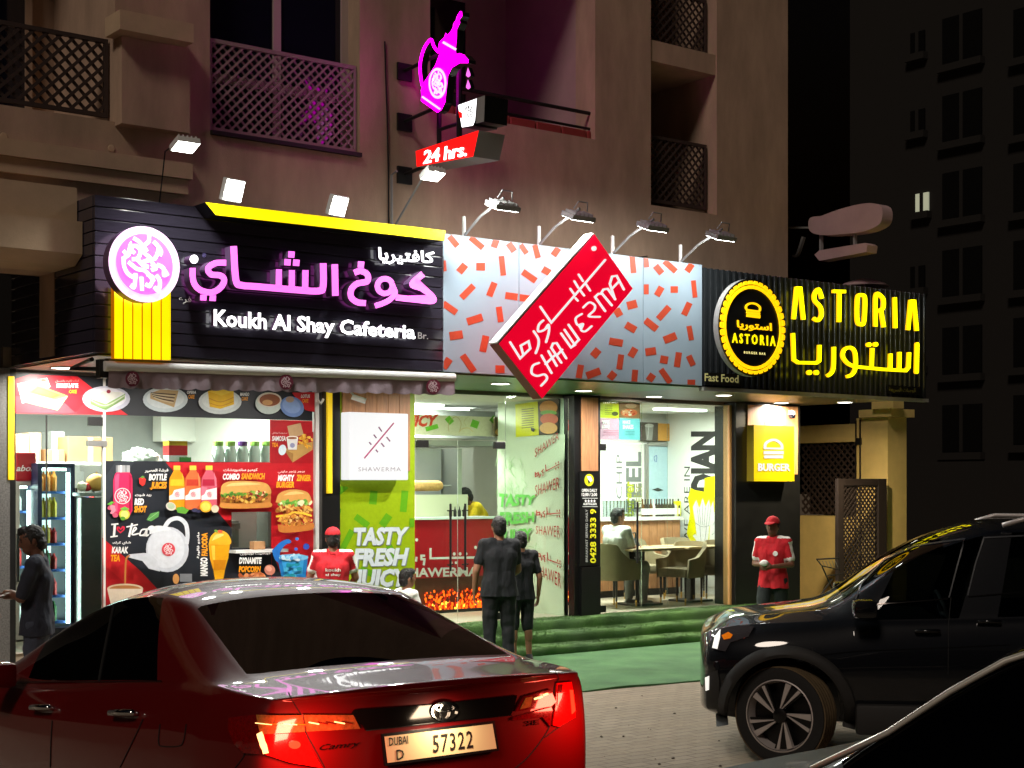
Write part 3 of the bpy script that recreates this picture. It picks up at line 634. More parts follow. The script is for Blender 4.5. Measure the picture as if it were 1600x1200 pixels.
for x0, x1 in ((B0, S1 - 0.004), (S1 + 0.004, S2 - 0.004), (S2 + 0.004, B1)):
    m = MB(); m.bbox(x0, x1, 0.0, 0.05, 3.115, zt, 0.004); po = pn.part('panel', m, 'aluminium_panel')
    cm = MB(); cm.cur = lin((206, 78, 52))
    for cx, cy, l, w__, an in conf:
        q = [fac(680 + x / 3.53, 300 + y / 3.53, 0) for x, y in rrect(cx, cy, l, w__, an)]
        q = clip([(p[0], p[2]) for p in q], [(x0 + 0.004, 3.12), (x1 - 0.004, 3.12), (x1 - 0.004, zt - 0.004), (x0 + 0.004, zt - 0.004)])
        if len(q) > 2: cm.prism([(u, -0.003, v) for u, v in q], [(u, -0.0005, v) for u, v in q])
    pn.part('printed_rectangles', cm, 'print', po, kind='stuff')
m = MB(); m.box(B0, B1, 0.05, 0.88, zt - 0.05, zt - 0.01); pn.part('top_flashing', m, 'grey_paint')
# ---- tilted red light box
rb_ = Thing('tilted_red_sign', 'large red light box sign tilted diagonally over the printed panel', 'sign', base=fac(880, 500, -0.5))
C3 = cr(770, 360, 4.444)
m = MB(); extr(m, C3([(706, 28), (972, 405), (342, 1168), (42, 788)]), -0.62, -0.47); rb_.part('light_box', two(m), ['sign_red', 'sign_red_side'])
m = MB()
fr = [fac(*p, -0.62) for p in C3([(42, 788), (706, 28)])]
m.hexa([(fr[0][0] - 0.012, -0.615, fr[0][2] + 0.006), (fr[1][0] - 0.012, -0.615, fr[1][2] + 0.006), (fr[1][0] - 0.012, -0.48, fr[1][2] + 0.006), (fr[0][0] - 0.012, -0.48, fr[0][2] + 0.006), (fr[0][0] - 0.022, -0.615, fr[0][2] + 0.016), (fr[1][0] - 0.022, -0.615, fr[1][2] + 0.016), (fr[1][0] - 0.022, -0.48, fr[1][2] + 0.016), (fr[0][0] - 0.022, -0.48, fr[0][2] + 0.016)])
rb_.part('edge_trim', m, 'white_paint')
m = MB(); ca_, _, cz_ = fac(880, 500, -0.34); m.tube([(ca_ - 0.2, -0.34, cz_ + 0.1), (ca_ - 0.2, 0.0, cz_ + 0.1)], 0.03); m.tube([(ca_ + 0.2, -0.34, cz_ - 0.1), (ca_ + 0.2, 0.0, cz_ - 0.1)], 0.03); rb_.part('mounting_arm', m, 'dark_metal')
NW = ['sign_white', 'sign_white']
def ws(pts_list, w=20, name='letter', sm=True): chan(rb_, [C3(ribbon(p, w, sm, True)) for p in pts_list], -0.628, -0.6195, NW, name)
ws([[(782, 205), (408, 640), (332, 530)]], 14, sm=False)
for a, b in (((540, 405), (565, 440)), ((568, 352), (596, 398)), ((598, 306), (628, 352)), ((576, 470), (592, 488)), ((610, 418), (636, 452)), ((648, 372), (678, 418))): ws([[a, b]], 13, 'letter_mark', False)
ws([[(352, 625), (322, 655), (318, 700), (360, 690), (388, 655), (392, 700), (372, 775)]], 14); ws([[(286, 700), (318, 752), (318, 800), (300, 852)]], 14); ws([[(122, 776), (192, 888), (262, 820), (250, 770), (196, 800), (212, 858)]], 14, sm=False)
ws([[(322, 920), (280, 940), (272, 990), (310, 1010), (360, 1000), (378, 1030), (338, 1078)]], 14)
ws([[(340, 868), (410, 990)], [(388, 838), (446, 940)], [(368, 928), (432, 868)]], 14, sm=False)
ws([[(478, 918), (408, 815), (420, 785), (445, 782), (512, 888)], [(452, 862), (484, 828)]], 14, sm=False)
ws([[(476, 715), (545, 812), (572, 795), (500, 690)], [(560, 800), (600, 758), (528, 655)]], 14, sm=False)
ws([[(620, 580), (578, 610), (590, 655), (628, 650), (615, 690), (645, 700), (688, 665)]], 13)
ws([[(630, 535), (672, 500), (710, 520), (705, 555), (668, 595), (745, 600)]], 13)
ws([[(782, 560), (712, 462), (735, 440), (762, 440), (828, 520)], [(752, 440), (770, 410), (800, 405), (852, 478)]], 14, sm=False)
ws([[(850, 478), (815, 370), (830, 320), (862, 315), (912, 410)], [(832, 402), (880, 352)]], 14, sm=False)
m = MB(); extr(m, C3(ell(706, 125, 15, 17, 16)), -0.635, -0.6195); rb_.part('registered_mark', m, 'sign_white')
# ---- corrugated fascia with yellow letters
ab = Thing('corrugated_sign_board', 'dark corrugated metal fascia carrying yellow lit letters', 'sign board', base=(4.8, 0.1, 3.11))
E0, E1 = B1 + 0.012, FA(1450, 0)
m = MB(); m.box(E0, E1, 0.045, 0.07, 3.105, 4.47); m.box(E0, E1, 0.07, 0.88, 4.40, 4.44); m.box(E1 - 0.03, E1 - 0.005, 0.08, 2.0, 3.105, 4.40); ab.part('backing_sheet', m, 'corrugated')
pit = 0.098; rib = MB(); rib.add([(0, 0.045, 0), (0.018, 0.0, 0), (0.056, 0.0, 0), (0.074, 0.045, 0), (0, 0.045, 1.36), (0.018, 0.0, 1.36), (0.056, 0.0, 1.36), (0.074, 0.045, 1.36)], [(0, 1, 5, 4), (1, 2, 6, 5), (2, 3, 7, 6), (0, 3, 2, 1), (4, 5, 6, 7)])
rme = mesh_of('rib', rib); setm(rme, 'corrugated'); x = E0 + 0.01; k = 0
while x < E1 - 0.08: ab.inst('rib', rme, (x - 4.8, -0.1, 0.003)); x += pit
m = MB(); m.box(E0, E1, -0.012, 0.06, 3.06, 3.104); ab.part('edge_trim', m, 'grey_paint')
C4 = cr(1080, 380, 4.0); YL = ['neon_astoria', 'neon_amber']; D4 = -0.26; D5 = -0.23; wA = 20
for pl in ([[(645, 474), (664, 272)], [(706, 477), (684, 272)], [(662, 280), (686, 281)]], [[(822, 345), (800, 288), (775, 318), (778, 360), (812, 400), (818, 450), (795, 482), (768, 468)]], [[(888, 300), (968, 302)], [(930, 305), (928, 492)]], [[(1068, 322), (1044, 340), (1042, 480), (1062, 508), (1084, 488), (1090, 345), (1068, 322)]],
           [[(1156, 520), (1158, 328), (1192, 332), (1206, 360), (1200, 410), (1162, 422)], [(1190, 415), (1208, 524)]], [[(1276, 338), (1280, 530)]], [[(1359, 542), (1377, 354)], [(1414, 547), (1396, 354)], [(1376, 362), (1398, 363)]]):
    chan(ab, [C4(ribbon(p, wA, len(p) > 4 and p[0] != (648, 472), False)) for p in pl], D4, D5, YL)
wB = 19
chan(ab, C4(ribbon([(1416, 630), (1412, 806)], wB + 2, rnd=True)), D4, D5, YL)
chan(ab, [C4(ribbon([(1366, 682), (1362, 775), (1345, 796), (1200, 788), (1036, 772)], wB, False)), C4(ribbon([(1306, 680), (1304, 785)], wB)), C4(ribbon([(1250, 690), (1248, 785)], wB)), C4(ribbon([(1136, 655), (1132, 775)], wB)), C4(ell(1114, 634, 14, 14)), C4(ell(1156, 632, 14, 14)),
          C4(ribbon([(1040, 776), (985, 752), (952, 708), (962, 664), (1000, 652), (1028, 684), (1032, 770), (1012, 818), (976, 834)], wB))], D4, D5, YL)
chan(ab, C4(ribbon([(896, 648), (894, 765), (882, 808), (854, 830)], wB)), D4, D5, YL)
chan(ab, [C4(ribbon([(806, 636), (804, 735), (786, 748), (672, 746), (646, 728), (640, 562)], wB, False)), C4(ell(742, 808, 14, 15)), C4(ell(786, 808, 14, 15))], D4, D5, YL)
m = MB(); m.box(FA(1100, -0.02), FA(1155, -0.02), -0.035, -0.012, 3.13, 3.27); fp = ab.part('name_plate', m, 'black_panel')
pr = Print(on(-0.037)); pr.text('Fast Food', ((1101, 595), (1154, 598), (1101, 583.5), (1154, 586.5)), (226, 220, 150), 0.02); ab.part('painted_lettering', pr.mb, 'print_lit', fp)
m = MB(); m.box(FA(1386, -0.02), FA(1438, -0.02), -0.035, -0.012, 3.15, 3.25); fp = ab.part('name_plate', m, 'black_panel')
pr = Print(on(-0.037)); pr.text(arabic('للوجبات السريعة'), ((1389, 613), (1431, 614.5), (1389, 605), (1431, 606.5)), (150, 146, 90), 0.0, fit=True); ab.part('painted_lettering', pr.mb, 'print', fp)
# round badge
rs = Thing('round_badge_sign', 'round black badge sign ringed with small yellow burger lights', 'sign', base=fac(1174, 512, -0.4))
ca, _, cz = fac(1176, 512, -0.42); R_ = 0.555
m = MB(); m.prism(circ(R_, -0.42, 64), circ(R_, -0.345, 64)); rs.part('disc', two(m), ['black_panel', 'grey_paint'])
m = MB()
for i in range(38):
    t = 2 * math.pi * i / 38; rm = R_ * 0.885
    def loc(x, y): return (ca + (rm + y) * math.cos(t) - x * math.sin(t), (rm + y) * math.sin(t) + x * math.cos(t) + cz)
    for q in ([(-0.036, -0.012), (-0.036, -0.05), (0.036, -0.05), (0.036, -0.012)], [(-0.036, 0.0), (0.036, 0.0), (0.036, 0.015), (0.024, 0.04), (-0.024, 0.04), (-0.036, 0.015)]):
        pts = [loc(*p) for p in q]; m.prism([(u, -0.435, v) for u, v in pts], [(u, -0.421, v) for u, v in pts])
rs.part('burger_ring', m, 'neon_amber')
C5 = cr(1110, 430, 7.06)
m = MB(); on_ = lambda poly: extr(m, C5(poly), -0.43, -0.421)
on_(ribbon([(400, 375), (398, 340), (440, 312), (500, 316), (548, 352), (548, 395)], 20)); on_([(398, 372), (548, 392), (548, 412), (398, 392)]); on_(rrect(476, 418, 150, 22, 7)); on_(rrect(478, 450, 150, 34, 7))
rs.part('burger_mark', m, 'neon_amber')
mm_ = 'neon_amber'
ps, fs, zs = text_quad(arabic('استوريا'), ((298, 600), (680, 640), (298, 495), (680, 530)), 0.02, 0.5, 0, 1, True); m = MB(); m.add([(lambda a: (a[0], -0.43 if z > 0 else -0.421, a[2]))(fac(1110 + p[0] / 7.06, 430 + p[1] / 7.06, -0.43)) for p, z in zip(ps, zs)], fs); rs.part('arabic_lettering', m, mm_)
ps, fs, zs = text_quad('ASTORIA', ((245, 740), (722, 780), (245, 640), (722, 675)), 0.02, 0.5, 0, 1.6); m = MB(); m.add([(lambda a: (a[0], -0.43 if z > 0 else -0.421, a[2]))(fac(1110 + p[0] / 7.06, 430 + p[1] / 7.06, -0.43)) for p, z in zip(ps, zs)], fs); rs.part('latin_lettering', m, 'neon_yellow')
pr = Print(on(-0.4215)); pr.ox, pr.oy, pr.k = 1110, 430, 7.06; pr.tb('BURGER BAR', 370, 838, 610, 862, (255, 240, 150), 0.03, space=1.4, tilt=18); rs.part('small_lettering', pr.mb, 'print_neon')
# ---- projecting jug sign: stands square to the wall
js = Thing('jug_neon_sign', 'magenta neon coffee jug sign projecting from the wall above the panel', 'sign', base=sid(700, 170, FA(612, DB) + 0.0))
AJ = FA(612, DB)
def sext(mb, poly, a0, a1):
    f_ = [sid(p[0], p[1], a0) for p in poly]; mb.prism(f_, [(a1, p[1], p[2]) for p in f_]); return mb
def two_a(mb):
    for i, f in enumerate(mb.f):
        ds = [mb.v[k][0] for k in f]; mb.m[i] = 0 if max(ds) - min(ds) < 1e-4 else 1
    return mb
C6 = cr(640, 10, 6.667)
body = [(122, 930), (118, 985), (290, 1108), (330, 1080), (370, 1000), (385, 860), (400, 720), (440, 640), (520, 590), (612, 590), (612, 555), (570, 505), (520, 488), (485, 500), (478, 450), (490, 330), (492, 240), (525, 170), (520, 140), (548, 100), (545, 55), (528, 48), (500, 90), (490, 140), (462, 170), (460, 205), (430, 260), (395, 300), (375, 275), (365, 320), (310, 370), (300, 420), (310, 500), (270, 610), (150, 790), (118, 870)]
m = MB(); sext(m, C6(body), AJ - 0.02, AJ + 0.07); jb = js.part('jug_body', two_a(m), ['neon_magenta', 'black_panel'])
m = MB(); sext(m, C6(ribbon([(132, 830), (112, 700), (112, 580), (150, 440), (220, 345), (255, 420), (305, 480)], 30)), AJ - 0.015, AJ + 0.06); js.part('jug_handle', two_a(m), ['neon_magenta', 'black_panel'])
m = MB(); sext(m, C6(ribbon([(128, 940), (312, 1070)], 16)), AJ - 0.03, AJ - 0.0205); sext(m, C6(ribbon([(345, 372), (478, 448)], 22)), AJ - 0.03, AJ - 0.0205); js.part('white_line', m, 'neon_pale')
m = MB(); sext(m, C6(ell(288, 800, 90, 160, 36)), AJ - 0.028, AJ - 0.0205); jd = js.part('logo_disc', m, 'neon_pale')
m = MB(); sext(m, C6(ell(288, 800, 72, 132, 36)), AJ - 0.031, AJ - 0.0285); js.part('logo_field', m, 'neon_magenta', jd)
m = MB()
for i, q in enumerate(swirl(0, 0, 1.0, 66)): sext(m, C6([(288 + x * 72, 800 + y * 130) for x, y in q]), AJ - 0.0335 - i * 0.0003, AJ - 0.0312)
js.part('logo_script', m, 'neon_pale', jd)
for cyy in (690, 815):
    m = MB(); sext(m, C6([(608, cyy - 55), (632, cyy + 10), (634, cyy + 32), (612, cyy + 50), (588, cyy + 32), (590, cyy + 10)]), AJ - 0.02, AJ + 0.03); js.part('coffee_drop', two_a(m), ['neon_pink', 'black_panel'])
# the dark twin face behind, turned towards the far end of the street
m = MB(); sext(m, C6([(x + 0, y) for x, y in body]), AJ + 0.30, AJ + 0.36); js.part('rear_jug_body', m, 'black_panel'); m = MB(); sext(m, C6([(288 + (x - 288) * 0.94, 600 + (y - 600) * 0.96) for x, y in body]), AJ + 0.361, AJ + 0.366); js.part('rear_jug_face', m, 'neon_magenta_soft')
m = MB(); sext(m, C6([(505, 1030), (700, 960), (680, 1190), (660, 1240), (545, 1260)]), AJ - 0.01, AJ + 0.28); cup = js.part('cup_box', two_a(m), ['neon_white', 'black_panel'])
m = MB(); sext(m, C6([(705, 955), (785, 925), (775, 1200), (690, 1220)]), AJ + 0.0, AJ + 0.28); js.part('cup_side_box', two_a(m), ['grey_paint', 'black_panel'])
m = MB(); sext(m, C6([(508, 1090), (545, 1105), (548, 1165), (520, 1160)]), AJ - 0.0125, AJ - 0.0102); js.part('red_print', m, 'neon_red', cup)
m = MB()
for i, q in enumerate(swirl(0, 0, 1.0, 40)): sext(m, C6([(618 + x * 55, 1090 + y * 80) for x, y in q]), AJ - 0.0125 - i * 0.0002, AJ - 0.0102)
js.part('printed_script', m, 'grey_paint', cup)
C7 = cr(600, 0, 4.0)
m = MB(); sext(m, C7([(198, 945), (592, 815), (557, 978), (205, 1042)]), AJ - 0.02, AJ + 0.30); hb = js.part('hours_box', two_a(m), ['neon_red', 'grey_paint'])
ps, fs, zs = text_quad('24 hrs.', ((240, 1022), (512, 970), (240, 945), (512, 890)), 0.02, 0.5, 0.1, 0.95); m = MB(); m.add([(AJ - 0.026 if z > 0 else AJ - 0.0205,) + sid(600 + p[0] / 4, p[1] / 4, AJ - 0.032)[1:] for p, z in zip(ps, zs)], fs); js.part('hours_lettering', m, 'neon_white', hb)
m = MB(); zz = [sid(630, y, AJ)[2] for y in (98, 178, 262)]
for z in zz:
    m.tube([(AJ + 0.15, DB, z - 0.02), (AJ + 0.15, 0.2, z + 0.02)], 0.02); m.box(AJ + 0.06, AJ + 0.24, DB - 0.03, DB - 0.003, z - 0.12, z + 0.06)
m.tube([(AJ + 0.15, -0.1, 6.4), (AJ + 0.15, -0.1, 5.35)], 0.03); m.tube([(AJ + 0.15, 0.25, zz[0] - 0.0), (AJ + 0.15, 0.25, 5.3)], 0.025)
m.tube([(AJ + 0.15, -0.1, 6.3), (AJ + 0.15, 0.25, 6.2)], 0.02); m.tube([(AJ + 0.15, -0.1, 5.6), (AJ + 0.15, 0.25, 5.6)], 0.02)
js.part('bracket', m, 'dark_metal')
# ------------------------------------------------------------------ lamps
def area(name, loc, target, power, size, col=(1.0, 0.97, 0.9), spread=180, par=None, size_y=None):
    l = bpy.data.lights.new(name, 'AREA'); l.energy = power; l.shape = 'RECTANGLE' if size_y else 'SQUARE'; l.size = size; l.color = col; l.spread = math.radians(spread)
    if size_y: l.size_y = size_y
    o = bpy.data.objects.new(name, l); COL.objects.link(o); p = W(*loc); q = W(*target)
    o.location = p; o.rotation_euler = (q - p).to_track_quat('-Z', 'Y').to_euler()
    if par:
        bpy.context.view_layer.update(); mw = Matrix.Translation(p) @ (q - p).to_track_quat('-Z', 'Y').to_matrix().to_4x4(); o.parent = par; o.matrix_parent_inverse = par.matrix_world.inverted(); o.matrix_world = mw
    return o
def box_rot(c, sx, sy, sz, tilt, yaw=0.0):                       # box centred at c, tilted about the a axis
    R = Matrix.Rotation(math.radians(yaw), 3, 'Z') @ Matrix.Rotation(math.radians(tilt), 3, 'X'); o = []
    for z in (-sz, sz):
        for x, y in ((-sx, -sy), (sx, -sy), (sx, sy), (-sx, sy)): o.append(tuple(Vector(c) + R @ Vector((x / 2, y / 2, z / 2))))
    return o, R
def flood(label, c, tilt, power, target, arm, w=0.21, h=0.17, yaw=0.0, lit=True, m_house='white_paint', name='floodlight', group='floodlights on the cafeteria fascia', arm_r=0.014, arm_m='grey_paint'):
    t = Thing(name, label, 'floodlight', base=arm[0], group=group)
    v, R = box_rot(c, w, h, 0.05, tilt, yaw); mb = MB(); mb.hexa(v)
    for k in range(5):                                           # cooling fins on the back
        cc = Vector(c) + R @ Vector(((k - 2) * w * 0.19, 0, 0.038)); mb.hexa(box_rot(cc, 0.008, h * 0.85, 0.026, tilt, yaw)[0])
    t.part('lamp_head', mb, m_house)
    cc = Vector(c) + R @ Vector((0, 0, -0.027)); mb = MB(); mb.hexa(box_rot(cc, w * 0.9, h * 0.88, 0.004, tilt, yaw)[0]); t.part('lamp_glass', mb, 'lamp_white' if lit else 'dark_glass')
    mb = MB(); mb.tube(arm, arm_r, 8); t.part('lamp_arm', mb, arm_m)
    if power:
        lc = Vector(c) + R @ Vector((0, 0, -0.045)); area('flood_light', tuple(lc), target, power, w * 0.85, (0.97, 1.0, 0.95), par=t.o)
    return t
c = fac(289, 226, -0.45)
flood('angled white floodlight on a thin arm, leftmost above the black fascia', c, -20, 70, (c[0], -4.5, 0), [(FA(249, 0.05), 0.05, 4.47), (FA(258, -0.1), -0.1, 4.9), (c[0] - 0.02, c[1] + 0.05, c[2] + 0.04)], arm_r=0.007, arm_m='dark_metal')
c = fac(363, 297, -0.12)
flood('square lit floodlight above the left end of the yellow strip', c, -70, 100, (c[0], -7.0, 0), [(c[0], 0.03, 4.47), (c[0], 0.0, 4.52), (c[0], -0.08, 4.58)], 0.215, 0.20, 12)
c = fac(527, 321, -0.12)
flood('square lit floodlight above the middle of the yellow strip', c, -68, 100, (c[0], -7.0, 0), [(c[0], 0.03, 4.47), (c[0], 0.0, 4.52), (c[0], -0.08, 4.58)], 0.20, 0.19, 12)
c = fac(676, 272, -0.50)
t = flood('lit floodlight on a braced pole just under the red hours sign', c, -22, 75, (c[0] + 0.6, -4.5, 0), [(FA(612, 0.05), 0.05, 4.46), (FA(612, 0.05), 0.05, 5.02), (FA(618, 0.0), -0.02, 5.05)], 0.20, 0.16)
mb = MB(); mb.tube([(FA(614, 0.04), 0.03, 4.50), (c[0] - 0.04, c[1] + 0.06, c[2] + 0.02)], 0.011, 6); t.part('brace', mb, 'grey_paint')
for i, (px, lab) in enumerate(((725, 'gooseneck floodlight nearest the cafeteria sign, over the printed panel'), (842, 'second gooseneck floodlight, just left of the tilted red sign'), (957, 'gooseneck floodlight half hidden behind the tilted red sign'), (1063, 'gooseneck floodlight at the corrugated end of the printed panel'))):
    a = FA(px, 0.02); c = (a + 0.02, -0.60, 4.72)
    t = flood(lab, c, 22, 10, (a, 0.0, 3.55), [(a, 0.06, 4.48), (a - 0.0, -0.25, 4.66), (a + 0.02, -0.62, 4.80)], 0.30, 0.20, 0, True, 'grey_paint', 'gooseneck_floodlight', 'gooseneck floodlights over the printed panel')
    mb = MB(); mb.tube([(a, 0.02, 4.47), (a, 0.02, 4.70)], 0.02, 8); t.part('post', mb, 'white_paint')
    mb = MB(); mb.tube([(a - 0.06, -0.62, 4.79), (a - 0.03, -0.66, 4.86), (a + 0.09, -0.66, 4.86), (a + 0.12, -0.62, 4.78)], 0.008, 6); t.part('yoke', mb, 'grey_paint')
# ------------------------------------------------------------------ soffits and recessed downlights
def soffit(name, a0, a1, m, lab, z=3.10):
    mb = MB(); mb.box(a0, a1, 0.075, 2.12, z, z + 0.008); return Thing(name, lab, 'canopy', base=((a0 + a1) / 2, 1, z), mb=mb, m=m)
soffit('canopy_soffit', A0 + 0.06, A1 - 0.002, 'soffit_beige', 'beige canopy soffit under the black cafeteria fascia')
soffit('canopy_soffit', A1 + 0.002, B1 - 0.002, 'soffit_green', 'green canopy soffit under the printed panel')
soffit('canopy_soffit', B1 + 0.002, E1 - 0.035, 'soffit_grey', 'grey canopy soffit under the corrugated fascia')
dlm = MB(); dlm.lathe([(0.0, 0.0), (0.098, 0.0), (0.098, -0.006), (0.0, -0.006)], (0, 0, 0), 20)
dle = mesh_of('lens', dlm); setm(dle, 'downlight')
drm = MB(); drm.lathe([(0.1, 0.002), (0.115, 0.002), (0.115, -0.008), (0.1, -0.008)], (0, 0, 0), 20, cap=False); dre = mesh_of('rim', drm); setm(dre, 'white_paint')
DL = [(97, 574, 'canopy downlight at the far left over the drinks fridge', 16), (318, 568, 'canopy downlight just above the left half of the awning', 16), (458, 574, 'canopy downlight above the middle of the awning', 16), (616, 583, 'canopy downlight above the right end of the awning', 14), (782, 599, 'downlight in the green soffit left of the red sign tip', 16), (912, 610, 'downlight in the green soffit right of the red sign tip', 16), (1022, 619, 'downlight in the green soffit over the restaurant glass', 16),
      (1131, 617, 'downlight in the grey soffit left of the round badge sign', 14), (1221, 629, 'downlight in the grey soffit over the yellow burger sign', 14), (1320, 628, 'downlight in the grey soffit nearest the dark alley', 34)]
for px, py, lab, pw in DL:
    tt = (3.10 - CZ) * F / (HY - py); a, d, z = w2f(((px - HX) / F * tt, tt, 3.10)); d = min(max(d, 0.2), 1.9)
    t = Thing('downlight', lab, 'downlight', base=(a, d, 3.098), group='recessed downlights under the canopy'); t.inst('lens', dle, (0, 0, 0)); t.inst('rim', dre, (0, 0, 0))
    area('downlight_beam', (a, d, 3.085), (a, d + 0.5, 0), pw * 3.2, 0.10, (1.0, 0.95, 0.86) if px < 1300 else (1.0, 0.84, 0.54), 160, par=t.o)
# ------------------------------------------------------------------ retractable awning
aw = Thing('awning', 'greyish mauve retractable awning with scalloped valance under the cafeteria sign', 'awning', base=fac(440, 590, -0.06))
mb = MB(); L0, L1 = fac(165, 568, -0.08), fac(712, 587, -0.08)
mb.tube([(L0[0], -0.05, L0[2] - 0.02), (L1[0], -0.05, L1[2] - 0.02)], 0.045, 12); aw.part('front_bar', mb, 'white_paint', smooth=True, angle=40)
mb = MB(); n = 160; rows = 6
for i in range(n + 1):
    u = i / n; px = 170 + (710 - 170) * u; yt = 576 + 18 * u; yb_ = 606.5 + 11 * u + 2.6 * abs(math.sin(u * math.pi * 24)) - 2
    for j in range(rows + 1):
        v = j / rows; a, d, z = fac(px, yt + (yb_ - yt) * v, -0.07); mb.v.append((a, -0.07 + v * (0.012 * math.sin(u * 61 + 1.3 * v) + 0.010 * math.sin(u * 143 + 2) + 0.008 * math.sin(u * 23)), z))
    if i:
        for j in range(rows):
            o = (i - 1) * (rows + 1) + j; mb.face([o, o + rows + 1, o + rows + 2, o + 1])
aw.part('valance', mb, 'canvas', smooth=True)
mb = MB(); mb.tube([(L0[0] + 0.1, 0.16, 3.04), (L1[0] - 0.05, 0.16, 3.06)], 0.05, 10); aw.part('canvas_roll', mb, 'canvas', smooth=True)
for px, py in ((207, 592), (447, 597), (677, 604)):
    pr = Print(on(-0.086)); pr.ell(px, py, 11, 12, (120, 46, 66))
    for q in swirl(px, py, 9.5, 52): pr.poly(q, (226, 200, 206))
    aw.part('printed_logo', pr.mb, 'print')
mb = MB(); mb.box(L0[0] - 0.03, L0[0] + 0.05, -0.03, 0.06, L0[2] - 0.12, L0[2] + 0.04); mb.tube([(L0[0] - 0.08, 0.02, 3.06), (L0[0] - 0.04, 0.6, 3.02), (L0[0] + 0.05, 0.02, 2.98)], 0.02); aw.part('folding_arm', mb, 'dark_metal')
# ------------------------------------------------------------------ ground floor: floor slab, back walls, piers
G = 2.0
fl_ = MB(); fl_.box(-4.55, 6.7, 2.03, 7.5, 0.0, PLAT)
Thing('shop_floor', kind='structure', base=(0, 4, 0), mb=fl_, m='concrete_floor')
sb = Thing('shop_building', 'ground floor shop block with black piers between the glass fronts', 'building', base=(0, 2.0, 0))
mb = MB(); mb.box(-7.5, -4.585, 1.85, 2.6, 0, 3.09); sb.part('stone_pier', mb, 'granite')
mb = MB(); mb.box(-4.58, -4.50, 1.93, 2.1, 0, 3.09); sb.part('door_post', mb, 'black_panel')
aK1, aK2 = FA(493, G), FA(523, G)
mb = MB(); mb.box(aK1 + 0.012, aK2 - 0.004, 1.88, 2.1, 0, 3.09); sb.part('black_pier', mb, 'black_panel')
mb = MB(); mb.box(aK1 - 0.035, aK1 + 0.01, 1.94, 2.1, 0, 3.09); sb.part('white_frame', mb, 'white_paint')
aM0, aM1 = FA(905, 1.9), FA(938, 1.9); aR0, aR1, aR2 = FA(1150, 1.9), FA(1165, 1.9), FA(1250, 1.9)
mb = MB(); mb.box(aM0 - 0.08, aM1, 1.9, 2.3, 0.34, 3.09); sb.part('black_pier', mb, 'black_panel')
mb = MB(); mb.box(aR0, aR2, 1.9, 2.3, 0.0, 3.09); mb.box(aR2 - 0.03, aR2, 2.3, 7.5, 0.0, 3.09); sb.part('black_pier', mb, 'black_panel')
def planks(th, a0, a1, z0, z1, d, n, m, parent=None):
    for i in range(n):
        w0 = a0 + (a1 - a0) * i / n; w1 = a0 + (a1 - a0) * (i + 1) / n; b = MB(); b.bbox(w0 + 0.003, w1 - 0.003, d - 0.02, d - 0.001, z0, z1, 0.003); th.part('wood_plank', b, m, parent)
planks(sb, FA(909, 1.88), FA(935, 1.88), fac(920, 736, 1.88)[2], 3.06, 1.9, 1, 'wood')
planks(sb, aR1 + 0.02, aR2 - 0.06, fac(1200, 741, 1.88)[2], 3.06, 1.9, 3, 'wood')
mb = MB(); mb.box(FA(1137, 2.02), aR0 - 0.003, 1.98, 2.10, PLAT, 3.05); sb.part('timber_jamb', mb, 'wood_light')
# inner shells of the three shops
def shell(a0, a1, d1, wall, back, z1=3.05, left=True, right=2.1):
    mb = MB(); mb.box(a0, a1, d1, d1 + 0.1, PLAT, z1); sb.part('back_wall', mb, back)
    mb = MB(); (mb.box(a0 - 0.04, a0, 2.1, d1, PLAT, z1) if left else None); mb.box(a1, a1 + 0.04, right, d1, PLAT, z1); sb.part('side_wall', mb, wall)
    mb = MB(); mb.box(a0, a1, 2.13, d1, z1, z1 + 0.05); sb.part('inner_ceiling', mb, 'inner_white')
aSh = FA(886, 2.02)
shell(-4.50, -0.98, 5.6, 'inner_white', 'inner_grey'); shell(-0.90, 3.3, 6.2, 'inner_white', 'inner_white', right=3.47); shell(3.36, 6.45, 4.5, 'inner_white', 'inner_white', left=False)
mb = MB(); mb.box(aSh, aSh + 0.05, 2.1, 3.43, PLAT, 3.05); mb.box(aSh + 0.05, 3.34, 3.42, 3.465, PLAT, 3.05); sb.part('partition_wall', mb, 'inner_green')
mb = MB(); mb.box(aSh + 0.05, 3.36, 2.13, 3.42, 3.05, 3.1); sb.part('inner_ceiling', mb, 'inner_white')
mb = MB(); mb.box(-4.5, 6.6, 2.121, 2.128, 3.05, 3.30); mb.box(-4.6, 6.7, 2.0, 2.06, 3.11, 3.3); sb.part('header', mb, 'soffit_beige')
def cl_panel(a, d, pw, lab, sx=0.9, sy=0.16):
    mb = MB(); mb.box(a - sx / 2, a + sx / 2, d - sy / 2, d + sy / 2, 3.02, 3.045); t = Thing('ceiling_light', lab, 'ceiling light', base=(a, d, 3.03), mb=mb, m='tube_light', group='tube lights inside the shops')
    area('tube_beam', (a, d, 3.0), (a, d, 0), pw, sx, (1.0, 0.97, 0.90), par=t.o, size_y=sy)
cl_panel(-3.7, 3.4, 174, 'tube light on the ceiling above the drinks fridges'); cl_panel(-2.2, 3.6, 174, 'tube light on the ceiling behind the menu poster')
cl_panel(0.2, 3.0, 140, 'tube light on the ceiling over the grill counter'); cl_panel(1.6, 4.2, 140, 'tube light on the ceiling beside the printed partition')
cl_panel(2.6, 5.0, 70, 'tube light added to brighten the back of the grill shop kitchen'); cl_panel(3.6, 2.9, 130, 'tube light on the ceiling above the dining chairs'); cl_panel(5.4, 3.1, 130, 'tube light on the ceiling by the wall mural')  # kitchen panel is an added light to lift its dark back
